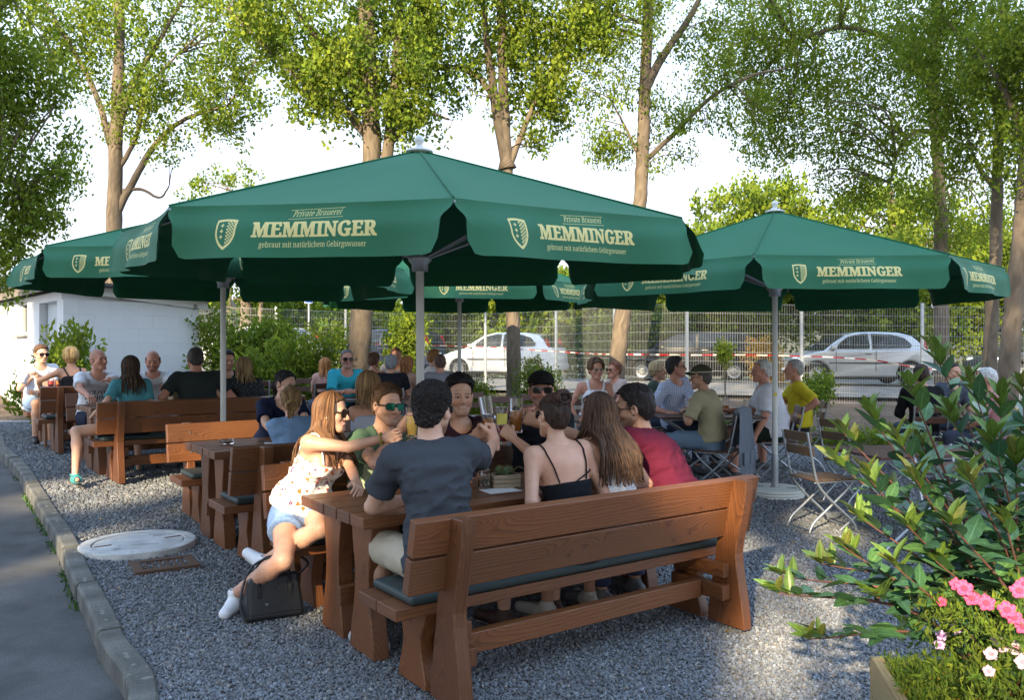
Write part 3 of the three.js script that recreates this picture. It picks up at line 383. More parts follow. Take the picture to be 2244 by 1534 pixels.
// growth behind the car park: single hedge shrubs and trees in a row
{
  const R = rng(99), hedgeWords = ['dark thicket behind the dark grey car', 'tall dark shrub between the dark grey car and the silver hatchback', 'dark shrub behind the tail of the silver hatchback', 'dark shrub behind the nose of the silver hatchback', 'green shrub between the silver hatchback and the black car', 'bright green shrub behind the tail of the black car', 'bright green shrub behind the nose of the black car', 'green shrub between the black car and the white hatchback', 'bright green shrub behind the white hatchback', 'green shrub between the white hatchback and the dark blue car', 'olive shrub behind the dark blue car', 'green shrub behind the white car by the large bush', 'tall dark thicket at the end of the hedge beside the thick grey trunk'];
  const row = [[17, 28, 2.6, 2.6, 'dark'], [14.2, 29, 2.6, 2.9, 'dark'], [11.6, 28.4, 2.4, 2.5, 'dark'], [9.2, 29.2, 2.5, 2.7, 'dark'], [6.8, 28.6, 2.4, 2.6, 'mid'], [4.6, 29.4, 2.4, 2.6, 'bright'], [2.6, 30, 2.3, 2.3, 'bright'], [0.6, 31, 2.3, 2.1, 'mid'], [-1.6, 32, 2.4, 2.0, 'bright'], [-3.8, 33, 2, 1.5, 'mid'], [-6.2, 33, 2.2, 1.5, 'olive'], [-9, 33, 2.2, 1.8, 'mid'], [20, 27, 2.8, 3.2, 'dark']];
  row.forEach(([x, z, rx, ry, tone], i) => { bush(hedgeWords[i], x, z, rx, ry, 1900, tone, { spray: 'far', leaf: 0.62, seed: 300 + i, name: 'hedge_shrub', group: 'hedge behind the car park', lobes: 8, stem: 0.06 }); });
}
tree({ seed: 12, Z: 34, label: 'round sunlit yellow green tree beyond the car park and the black car', r: 0.25, trunk: [[1640, 760], [1640, 560], [1645, 430]], tone: 'gold', spray: 'far', leaf: 0.8, gap: 0.36, crown: [[1640, 470, 120, 70, 620], [1580, 520, 90, 50, 280], [1700, 440, 70, 60, 220], [1760, 500, 80, 60, 250]] });
tree({ seed: 13, Z: 33, label: 'dark tree beyond the car park behind the parasol on the base', r: 0.3, trunk: [[1960, 760], [1960, 560], [1950, 420]], tone: 'dark', spray: 'far', leaf: 0.85, gap: 0.34, crown: [[1900, 520, 140, 90, 700], [2060, 560, 150, 110, 800], [2180, 600, 110, 110, 500], [1980, 440, 90, 60, 280]] });
tree({ seed: 14, Z: 36, label: 'small distant tree with an open crown above the left parasol', r: 0.16, trunk: [[500, 760], [505, 560], [510, 420]], tone: 'olive', spray: 'far', leaf: 0.6, gap: 0.42, crown: [[510, 400, 60, 36, 110], [440, 405, 40, 18, 36], [470, 450, 70, 40, 90]] });
tree({ seed: 15, Z: 30, label: 'dark stemmed tree seen through the fence left of the parking sign', r: 0.35, trunk: [[542, 780], [540, 690], [540, 610]], tone: 'mid', spray: 'far', leaf: 0.7, gap: 0.4, limbs: [{ r: 0.12, pts: [[566, 740], [572, 680], [578, 610]] }], crown: [[540, 590, 110, 60, 500], [640, 600, 60, 30, 120], [470, 660, 40, 40, 120]] });
// undergrowth on the bank and pale hills far behind
{
  const R = rng(41), pts = []; for (let i = 0; i < 9000; i++) { const X = -9 + 22 * R(), Z = bankLine(X) + 0.2 + 4.6 * R() * R(); if (fbm(X * 0.8, Z * 0.8, 4, 3) < 0.42) continue; pts.push([onGround(X, Z, 0.05 + 0.1 * R()), 0.35 + 0.4 * R()]); }
  const g = foliage(scene, 'ground_cover', pts, sprays.bush, GREEN.mid, R); tag(g, 'low green ground cover on the mulched bank', 'ground cover', null, 'stuff');
  const hill = new THREE.SphereGeometry(1, 48, 16, 0, Math.PI * 2, 0, Math.PI / 2); for (const [x, z, rx, ry, rz] of [[-90, 260, 120, 17, 60], [20, 330, 160, 20, 60], [-190, 230, 120, 24, 60]]) { const m = struct('hill', hill, std(0.1, 0.16, 0.05, 1, 0, { map: rep(soilMap, 30, 30) })); m.position.set(x, 0, -z); m.scale.set(rx, ry, rz); }
}
// ---------------------------------------------------------------- trees behind the camera whose crowns shade the garden; the gaps between them let the sun through where the photograph shows sun
{
  const R = rng(2024), lit = [];
  const L3 = (p, r) => lit.push([p, r]);
  L3(pix(690, 985, 5.0), 0.3); L3(pix(790, 965, 4.95), 0.22); L3(pix(660, 1060, 5.0), 0.25); L3(pix(690, 1120, 4.8), 0.2); L3(pix(740, 1250, 4.7), 0.18); L3(pix(845, 1035, 5.1), 0.2); L3(pix(730, 900, 5.0), 0.12);
  for (const [x, y, r] of [[200, 1072, 0.25], [300, 1085, 0.3], [400, 1088, 0.25], [110, 1085, 0.2], [30, 1080, 0.2], [60, 1215, 0.14], [10, 1230, 0.14], [1750, 1400, 0.13], [1690, 1455, 0.1], [1815, 1345, 0.1], [1790, 1140, 0.05], [1850, 1190, 0.05]]) { const [X, Z] = pixGround(x, y); L3(onGround(X, Z), r); }
  L3(pix(450, 965, 7.5), 0.32); L3(pix(400, 985, 7.5), 0.25); L3(pix(500, 945, 7.6), 0.25); L3(pix(245, 1000, 8.5), 0.14); L3(pix(1612, 1110, 4.75), 0.13); L3(pix(82, 810, 11.9), 0.5); L3(pix(140, 800, 11), 0.35); L3(pix(1455, 1010, 4.4), 0.13); L3(pix(2200, 1420, 2.3), 0.12);
  const boxes = [[-9, 9, 0, 3.3, -2, 12.2, 19000], [-9.5, -3.5, 0.3, 3.4, 13, 17, 2400], [-3, 9.5, 3, 11, 12, 22, 3600, 4.2], [-11, -6.5, 1, 9, 10, 13, 2000]], byTree = new Map();
  for (const [x0, x1, y0, y1, z0, z1, n, minX] of boxes) for (let i = 0; i < n; i++) {
    const T = V3(lerp(minX ?? x0, x1, R()), lerp(y0, y1, Math.pow(R(), 1.3)), -lerp(z0, z1, R())), zc = 9 + 5 * R(), k = (zc - T.z) / SUN.z, p = T.clone().addScaledVector(SUN, k); 
    if (p.y < 2.6) continue;
    let ok = true; for (const [q, r] of lit) { const d = p.clone().sub(q), a = d.dot(SUN); if (a > 0 && d.addScaledVector(SUN, -a).length() < r + 0.24) { ok = false; break; } } if (!ok) continue;
    const id = Math.round(p.x / 3.6); if (!byTree.has(id)) byTree.set(id, []); byTree.get(id).push(p);
  }
  const side = ['broad', 'tall', 'spreading', 'full', 'old', 'round', 'heavy', 'high', 'wide'];
  let i = 0; for (const [id, ps] of [...byTree].sort((a, b) => a[0] - b[0])) {
    if (ps.length < 30) continue; const g = onGround(id * 3.6, -11.5), t = thing('shade_tree', side[i++ % side.length] + ' dense tree behind the viewpoint shading the garden', 'tree', g, 0, 'shade trees behind the viewpoint');
    const topY = Math.max(...ps.map((p) => p.y)) - g.y, loY = Math.min(...ps.map((p) => p.y)) - g.y, geos = [tube(curve([[0, 0, 0], [0.1, topY * 0.3, 0], [-0.1, topY * 0.6, 0.1], [0, topY * 0.9, 0]], 14), Array.from({ length: 15 }, (_, k) => lerp(0.28, 0.06, k / 14)), 10)];
    for (let k = 0; k < 9; k++) { const e = ps[Math.floor(R() * ps.length)].clone().sub(g); geos.push(tube(curve([V3(0, lerp(loY, e.y, 0.5) * 0.8, 0), V3(e.x * 0.5, e.y * 0.8, e.z * 0.5), e], 8), [0.09, 0.08, 0.07, 0.06, 0.05, 0.04, 0.03, 0.02, 0.015], 6)); }
    mesh('trunk', merge(geos), barkMat, t); foliage(t, 'crown', ps.map((p) => [p.clone().sub(g), 1.0]), sprays.far, GREEN.mid, R, 0.58, leafOpaque);
  }
}
// ---------------------------------------------------------------- wooden tables and benches (local x = along, local -z = the side that the sitters look to)
const woodVariants = 6;
const plankGeo = (() => { const cache = {}; return (len, h, d, axis = 'x', v = 0) => { const key = [len, h, d, axis, v].join(); return cache[key] ||= grainUV(box(len, h, d, 0, 0, 0, 0.005), axis, v * 0.413, v * 0.287); }; })();
const legGeo = (() => { const cache = {}; return (h, top, waist, foot, thick, v, lean = 0) => { const key = [h, top, waist, foot, v, lean].join(); if (cache[key]) return cache[key];
  const n = 14, L = [], Rr = []; for (let i = 0; i <= n; i++) { const t = i / n, w = t < 0.55 ? lerp(foot, waist, sstep(0, 0.55, t)) : lerp(waist, top, sstep(0.55, 1, t)), o = lean * sstep(0.45, 1, t); L.push([o - w / 2, t * h]); Rr.unshift([o + w / 2, t * h]); }
  const g = extrude(shape([...L, ...Rr]), thick, 0.005); return cache[key] = grainUV(g.rotateY(Math.PI / 2), 'y', v * 0.3, v * 0.19); }; })();
function makeTable(seed) {
  const t = new THREE.Group(), R = rng(seed), LEN = 2.22, W = 0.82, h = 0.75;
  for (let i = 0; i < 5; i++) { const v = Math.floor(R() * woodVariants), m = mesh('tabletop_plank', plankGeo(LEN, 0.058, 0.155, 'x', v), woods[Math.floor(R() * 4)], t); m.position.set(LEN / 2 + (R() - 0.5) * 0.006, h - 0.029 + (R() - 0.5) * 0.002, -0.08 - i * 0.1655); }
  for (const x of [0.14, LEN - 0.14]) { for (const z of [-0.22, -0.6]) { const m = mesh('leg', legGeo(0.69, 0.24, 0.16, 0.285, 0.09, Math.floor(R() * 4)), woods[Math.floor(R() * 4)], t); m.position.set(x, 0, z + (z < -0.4 ? -0.0 : 0.0)); }
    const c = mesh('cross_beam', plankGeo(0.07, 0.09, 0.62, 'z', 1), wood, t); c.position.set(x + (x < 1 ? 0.082 : -0.082), 0.645, -0.41);
    const c2 = mesh('foot_beam', plankGeo(0.07, 0.1, 0.5, 'z', 2), wood, t); c2.position.set(x + (x < 1 ? 0.082 : -0.082), 0.26, -0.41); }
  const s = mesh('stretcher', plankGeo(LEN - 0.1, 0.1, 0.05, 'x', 3), woods[Math.floor(R() * 4)], t); s.position.set(LEN / 2, 0.262, -0.41);
  return t;
}
function makeBench(seed) {     // origin: back foot side, near end of the planks; sitters look to -z
  const t = new THREE.Group(), R = rng(seed), LEN = 2.28, lean = -0.075;
  const tilt = 0.16;
  for (const [x, s] of [[0.215, 1], [LEN - 0.195, -1]]) {
    const p = mesh('back_post', legGeo(0.845, 0.105, 0.145, 0.265, 0.07, Math.floor(R() * 4), -0.095), woods[Math.floor(R() * 4)], t); p.position.set(x, 0, -0.165);
    const l = mesh('leg', legGeo(0.365, 0.26, 0.17, 0.265, 0.07, Math.floor(R() * 4)), woods[Math.floor(R() * 4)], t); l.position.set(x, 0, -0.475);
    const b = mesh('cross_beam', plankGeo(0.05, 0.08, 0.46, 'z', 2), wood, t); b.position.set(x + s * 0.062, 0.322, -0.36);
    const b2 = mesh('foot_beam', plankGeo(0.07, 0.085, 0.4, 'z', 1), wood, t); b2.position.set(x + s * 0.072, 0.2, -0.32);
    for (const [y, z] of [[0.77, -0.182], [0.6, -0.216]]) { const k = mesh('bolt', new THREE.CylinderGeometry(0.008, 0.008, 0.006, 10).rotateX(Math.PI / 2), boltMat, t); k.position.set(x, y, z); }
  }
  const rail = mesh('stretcher', plankGeo(LEN - 0.62, 0.1, 0.06, 'x', 4), woods[Math.floor(R() * 4)], t); rail.position.set(LEN / 2, 0.2, -0.3);
  for (let i = 0; i < 2; i++) { const m = mesh('seat_plank', plankGeo(LEN, 0.055, 0.192, 'x', Math.floor(R() * woodVariants)), woods[Math.floor(R() * 4)], t); m.position.set(LEN / 2 + (R() - 0.5) * 0.008, 0.3925, -0.391 - i * 0.197); }
  for (let i = 0; i < 2; i++) { const m = mesh('back_plank', plankGeo(LEN, 0.165, 0.055, 'x', Math.floor(R() * woodVariants)), woods[Math.floor(R() * 4)], t); const y = 0.765 - i * 0.172; m.position.set(LEN / 2 + (R() - 0.5) * 0.008, y, -0.15 - (0.765 - y) * 0.2); m.rotation.x = 0.2; }
  return t;
}
function cushionGeo(len, seed) { const g = new RoundedBoxGeometry(len, 0.045, 0.4, 4, 0.02), p = g.attributes.position; for (let i = 0; i < p.count; i++) { const x = p.getX(i), z = p.getZ(i), b = (1 - (2 * x / len) ** 8) * (1 - (2 * z / 0.4) ** 4); p.setY(i, p.getY(i) + (p.getY(i) > 0 ? 0.012 * b : 0) + 0.004 * (vnoise(x * 9, z * 9, seed) - 0.5)); } g.computeVertexNormals(); return boxUV(g); }
function place(g, name, label, category, group, X, y, Z, turn) { g.name = numbered(name); g.position.set(X, y, -Z); g.rotation.y = turn; tag(g, label, category, group); scene.add(g); return g; }
const setsInfo = {};
function benchSet(id, u0, v0, words, skip = {}) {
  // v0: where the near bench's back stands; the pattern follows the measured foreground set
  const rot = words.rot || 0, [OX, OZ] = uvXZ(u0, v0), TURN = GARDEN + rot, cr = Math.cos(TURN), sr = Math.sin(TURN), frame = (u, v) => { const a = u - u0, b = v - v0; return [OX + cr * a - sr * b, OZ + sr * a + cr * b]; };
  const gy = (v) => groundY(...frame(u0 + 1.1, v)); setsInfo[id] = { frame, gy: gy(v0 + 1.1) };
  const put = (g, name, label, cat, grp, u, v, turn) => { const [X, Z] = frame(u, v); return place(g, name, label, cat, grp, X, gy(v0 + 1.1), Z, turn); };
  const seat = (u, v, far) => { const c = new THREE.Mesh(cushionGeo(2.12, id.charCodeAt(0) + (far ? 3 : 0)), cushionMat); c.castShadow = c.receiveShadow = true; const [X, Z] = frame(u + 1.14, v); place(c, 'seat_cushion', words.cushion[far ? 1 : 0], 'cushion', 'dark green bench cushions', X, gy(v0 + 1.1) + 0.421 + 0.0225, Z, TURN); };
  if (!skip.near) { put(makeBench(id.charCodeAt(0)), 'wooden_bench', words.near, 'bench', 'wooden benches with backrests', u0 - 0.055, v0, TURN); seat(u0 - 0.055, v0 + 0.49, false); }
  if (!skip.table) put(makeTable(id.charCodeAt(0) + 9), 'wooden_table', words.table, 'table', 'heavy wooden beer garden tables', u0, v0 + 0.74, TURN);
  if (!skip.far) { const [X, Z] = frame(u0 + 2.28, v0 + 2.36); place(makeBench(id.charCodeAt(0) + 5), 'wooden_bench', words.far, 'bench', 'wooden benches with backrests', X, gy(v0 + 1.1), Z, TURN + Math.PI); seat(u0, v0 + 2.36 - 0.49, true); }
}
benchSet('A', 1.775, 3.02, { near: 'brown plank bench with its back to the gravel under the grey, black and maroon tops', table: 'brown plank table with the toasting friends around it and a crate of succulents on top', far: 'brown plank bench carrying the woman in the floral top and the man in green', cushion: ['long dark green cushion on the bench under the man in the grey T-shirt', 'long dark green cushion on the bench under the woman in the floral top'] });
benchSet('B', 1.77, 5.54, { near: 'brown plank bench under the woman in the light blue T-shirt', table: 'brown plank table with a lone glass ashtray on its empty end', far: 'sunlit orange brown plank bench under the woman in the navy T-shirt', cushion: ['dark green cushion on the bench under the woman in the light blue T-shirt', 'dark green cushion on the bench under the woman in the navy T-shirt'] });
benchSet('C', 1.55, 9.35, { rot: 0.04, near: 'long brown plank bench under the man in dark grey and the woman in teal', table: 'brown plank table with the bald man in the printed white T-shirt leaning on it', far: 'brown plank bench under the bald man in the printed white T-shirt', cushion: ['dark green cushion under the woman in the teal T-shirt', 'dark green cushion under the bald man in the printed white T-shirt'] });
benchSet('D', 1.3, 11.88, { rot: 0.04, near: 'brown plank bench under the blonde woman in the black tank top', table: 'brown plank table with two red drinks on it', far: 'brown plank bench under the man in sunglasses and a white shirt beside the outbuilding', cushion: ['dark green cushion under the blonde woman in the black tank top', 'dark green cushion under the man in sunglasses and a white shirt'] });
// ---------------------------------------------------------------- beer garden parasols
function brandMap() {
  const W = 2048, H = 360, cv = document.createElement('canvas'); cv.width = W; cv.height = H; const c = cv.getContext('2d');
  c.fillStyle = '#1c6141'; c.fillRect(0, 0, W, H);
  const id = c.getImageData(0, 0, W, H); for (let i = 0; i < W * H; i++) { const k = 0.95 + 0.1 * hash3(i % W, (i / W) | 0, 4); id.data[i * 4] *= k; id.data[i * 4 + 1] *= k; id.data[i * 4 + 2] *= k; } c.putImageData(id, 0, 0);
  c.fillStyle = c.strokeStyle = '#d3c683'; c.textAlign = 'center'; c.textBaseline = 'alphabetic';
  const word = (t, x, y, w, font, sy = 1) => { c.save(); c.font = font; const m = c.measureText(t).width; c.translate(x, y); c.scale(w / m, sy); c.fillText(t, 0, 0); c.restore(); };
  c.lineWidth = 5; c.lineJoin = 'round';
  c.save(); c.font = 'bold 120px serif'; { const m = c.measureText('MEMMINGER').width; c.translate(1090, 222); c.scale(872 / m, 1.1); c.fillText('MEMMINGER', 0, 0); c.lineWidth = 7; c.strokeText('MEMMINGER', 0, 0); } c.restore();
  word('gebraut mit natürlichem Gebirgswasser', 1085, 292, 745, '50px serif');
  c.save(); c.translate(1085, 84); c.rotate(-0.03); c.transform(1, 0, -0.12, 1, 0, 0); word('Private Brauerei', 0, 0, 350, 'italic 56px serif'); c.lineWidth = 3; for (const [a, b, y] of [[-195, 195, -46], [-195, 195, 16]]) { c.beginPath(); c.moveTo(a, y); c.lineTo(b, y); c.stroke(); } c.restore();
  // shield: outline, crosses on the left half, lozenges on the right half
  const sx = 466, sy = 98, sw = 150, sh = 210, path = (k) => { const w = sw / 2 * k, h = sh * k, y0 = sy + (sh - h) * 0.42; c.beginPath(); c.moveTo(sx - w, y0 + 8); c.quadraticCurveTo(sx, y0 - 6, sx + w, y0 + 8); c.lineTo(sx + w, y0 + h * 0.5); c.quadraticCurveTo(sx + w * 0.85, y0 + h * 0.82, sx, y0 + h); c.quadraticCurveTo(sx - w * 0.85, y0 + h * 0.82, sx - w, y0 + h * 0.5); c.closePath(); };
  path(1); c.fill(); c.fillStyle = '#1c6141'; path(0.83); c.fill(); c.fillStyle = '#d3c683'; c.save(); path(0.83); c.clip();
  for (let i = 0; i < 5; i++) for (let j = -1; j < 10; j++) { const x = sx + 6 + i * 13, y = sy + j * 22 + (i % 2) * 11 + i * 2; c.beginPath(); c.moveTo(x, y); c.lineTo(x + 13, y + 3); c.lineTo(x + 13, y + 14); c.lineTo(x, y + 11); c.fill(); }
  for (const y of [46, 84, 122]) { c.fillRect(sx - 28 - 3, sy + y - 13, 7, 26); c.fillRect(sx - 41, sy + y - 3, 26, 7); }
  c.restore();
  const t = new THREE.CanvasTexture(cv); t.colorSpace = THREE.SRGBColorSpace; t.anisotropy = 8; return t;
}
const brand = brandMap();
const clothBump = rep(weave, 6, 6);
const canopyCol = new THREE.Color('#1c6141');
const clothMat = new THREE.MeshPhysicalMaterial({ color: canopyCol, sheen: 0.5, sheenRoughness: 0.4, sheenColor: lin(0.35, 0.6, 0.5), specularIntensity: 0.5, roughness: 0.72, side: THREE.DoubleSide, bumpMap: clothBump, bumpScale: 0.0008 });
const brandMat = new THREE.MeshStandardMaterial({ map: brand, roughness: 0.72, side: THREE.DoubleSide });
function gridGeo(nx, ny, fn) { const pos = [], uv = [], idx = []; for (let j = 0; j <= ny; j++) for (let i = 0; i <= nx; i++) { const [p, u, v] = fn(i / nx, j / ny); pos.push(p.x, p.y, p.z); uv.push(u, v); if (i < nx && j < ny) { const a = j * (nx + 1) + i, b = a + 1, c = a + nx + 1, d = c + 1; idx.push(a, c, b, b, c, d); } } const g = new THREE.BufferGeometry(); g.setAttribute('position', new THREE.Float32BufferAttribute(pos, 3)); g.setAttribute('uv', new THREE.Float32BufferAttribute(uv, 2)); g.setIndex(idx); g.computeVertexNormals(); return g; }
function umbrella(X, Z, a0, gy, label, base, Rr = 2.12, he = 2.335, ha = 3.02, lean = 0) {
  const t = thing('parasol', label, 'parasol', V3(X, gy, -Z), 0, 'green beer garden parasols'), vh = 0.285; t.rotation.x = lean;
  const corner = (k) => { const a = a0 + k * Math.PI / 4; return V3(Math.sin(a) * Rr, he, Math.cos(a) * Rr); };
  const apex = V3(0, ha, 0);
  for (let k = 0; k < 8; k++) {
    const A = corner(k), B = corner(k + 1), mid = A.clone().add(B).multiplyScalar(0.5), out = V3(mid.x, 0, mid.z).normalize(), along = B.clone().sub(A);
    mesh('canopy_panel', gridGeo(10, 12, (s, q) => { const e = A.clone().addScaledVector(along, s), p = apex.clone().lerp(e, lerp(0.03, 1, q)); p.y -= 0.03 * Math.sin(Math.PI * q) * 4 * s * (1 - s) * q; p.addScaledVector(out, -0.05 * q * 4 * s * (1 - s)); p.y += 0.02 * q * (1 - q) * (vnoise(p.x * 2.2 + X, p.z * 2.2, 1) - 0.5) * 4 * s * (1 - s) * 4; return [p, s * q * 1.6, q * 2]; }), clothMat, t);
    // hem curves inwards between the rib ends; the valance hangs from it with rounded lower corners
    const sd = k * 1.7 + X;
    const hang = (inset) => gridGeo(40, 10, (s, q) => {
      const edge = Math.min(s, 1 - s), cut = 0.012 + 0.016 * sstep(0.0, 0.5, q), ss = lerp(cut * sstep(0.12, 0.5, q), 1 - cut * sstep(0.12, 0.5, q), s);
      const e = A.clone().addScaledVector(along, ss).addScaledVector(out, -0.05 * 4 * ss * (1 - ss));
      const rd = 0.075, x = edge * 1.6, drop = vh - (x < rd ? rd - Math.sqrt(Math.max(0, rd * rd - (rd - x) * (rd - x))) : 0);
      const wave = 0.03 * Math.sin(ss * 9 + sd) + 0.02 * Math.sin(ss * 17 + sd * 2);
      e.y -= drop * q; e.addScaledVector(out, -inset + 0.06 * sstep(0, 0.5, q) + q * q * 0.035 + wave * q);
      return [e, ss, 1 - q * drop / vh];
    });
    const val = mesh('valance', hang(0), brandMat, t); mesh('valance_lining', hang(0.004), clothMat, val);
    const seam = mesh('canopy_seam', tube([apex.clone().lerp(A, 0.03).add(V3(0, 0.004, 0)), apex.clone().lerp(A, 0.5).add(V3(0, 0.004, 0)), A.clone().add(V3(0, 0.004, 0))], 0.006, 5), clothMat, t);
    const hubLow = V3(Math.sin(a0 + k * Math.PI / 4) * 0.07, 2.22, Math.cos(a0 + k * Math.PI / 4) * 0.07), m55 = apex.clone().lerp(A, 0.55).add(V3(0, -0.03, 0));
    mesh('rib', tube([V3(Math.sin(a0 + k * Math.PI / 4) * 0.06, ha - 0.04, Math.cos(a0 + k * Math.PI / 4) * 0.06), A.clone().add(V3(0, -0.02, 0)).multiplyScalar(1)], 0.012, 6), galv, t);
    mesh('strut', tube([hubLow, m55], 0.013, 6), galv, t);
  }
  mesh('pole', tube([[0, 0.05, 0], [0, 0.45, 0]], 0.036, 20), galv, t);
  mesh('pole', tube([[0, 0.4, 0], [0, ha - 0.02, 0]], 0.03, 20), polePaint, t);
  mesh('hub', lathe([[0.031, 2.12], [0.06, 2.12], [0.06, 2.17], [0.085, 2.2], [0.085, 2.25], [0.031, 2.26]], 20), galv, t);
  mesh('hub', lathe([[0.031, 2.92], [0.07, 2.92], [0.07, 2.98], [0.031, 2.99]], 20), galv, t);
  const fin = mesh('finial', lathe([[0, ha + 0.115], [0.018, ha + 0.112], [0.034, ha + 0.09], [0.034, ha + 0.07], [0.022, ha + 0.045], [0.026, ha + 0.03], [0.07, ha + 0.012], [0.098, ha + 0.004], [0.1, ha - 0.012], [0.06, ha - 0.02], [0.03, ha - 0.02]], 28), whiteSteel, t);
  if (base) {
    const bs = mesh('base_plate', lathe([[0.05, 0], [0.295, 0], [0.3, 0.008], [0.3, 0.02], [0.292, 0.026], [0.292, 0.03], [0.3, 0.036], [0.3, 0.05], [0.292, 0.056], [0.292, 0.06], [0.3, 0.066], [0.3, 0.084], [0.29, 0.094], [0.05, 0.1]], 56), std(0.68, 0.7, 0.64, 0.55), t);
    for (const a of [0.4, 3.5]) mesh('handle_slot', box(0.11, 0.01, 0.03, Math.cos(a) * 0.17, 0.094, Math.sin(a) * 0.17), blackPlastic, bs);
    mesh('warning_label', box(0.03, 0.035, 0.004, -0.004, 1.08, 0.03), std(0.75, 0.55, 0.03, 0.5), t);
  } else mesh('ground_sleeve', lathe([[0.045, -0.03], [0.06, -0.03], [0.06, 0.1], [0.034, 0.11]], 20), galv, t);
}
const dg = Math.PI / 180;
umbrella(-0.678, 6.2, 11 * dg, 0.04, 'large dark green parasol above the toasting group, with its pole behind the man in grey', false, 2.045, 2.37, 3.0, 0.038);
umbrella(-3.16, 9.1, 15 * dg, 0.14, 'dark green parasol over the long tables in front of the white outbuilding', false, 1.98, 2.36, 3.0);
umbrella(2.785, 8.81, 23 * dg, 0.03, 'dark green parasol standing on a round grey weighted base beside folding chairs', true);
umbrella(-0.809, 12.8, 33 * dg, 0.2, 'dark green parasol shading the back tables before the white parked car', false);
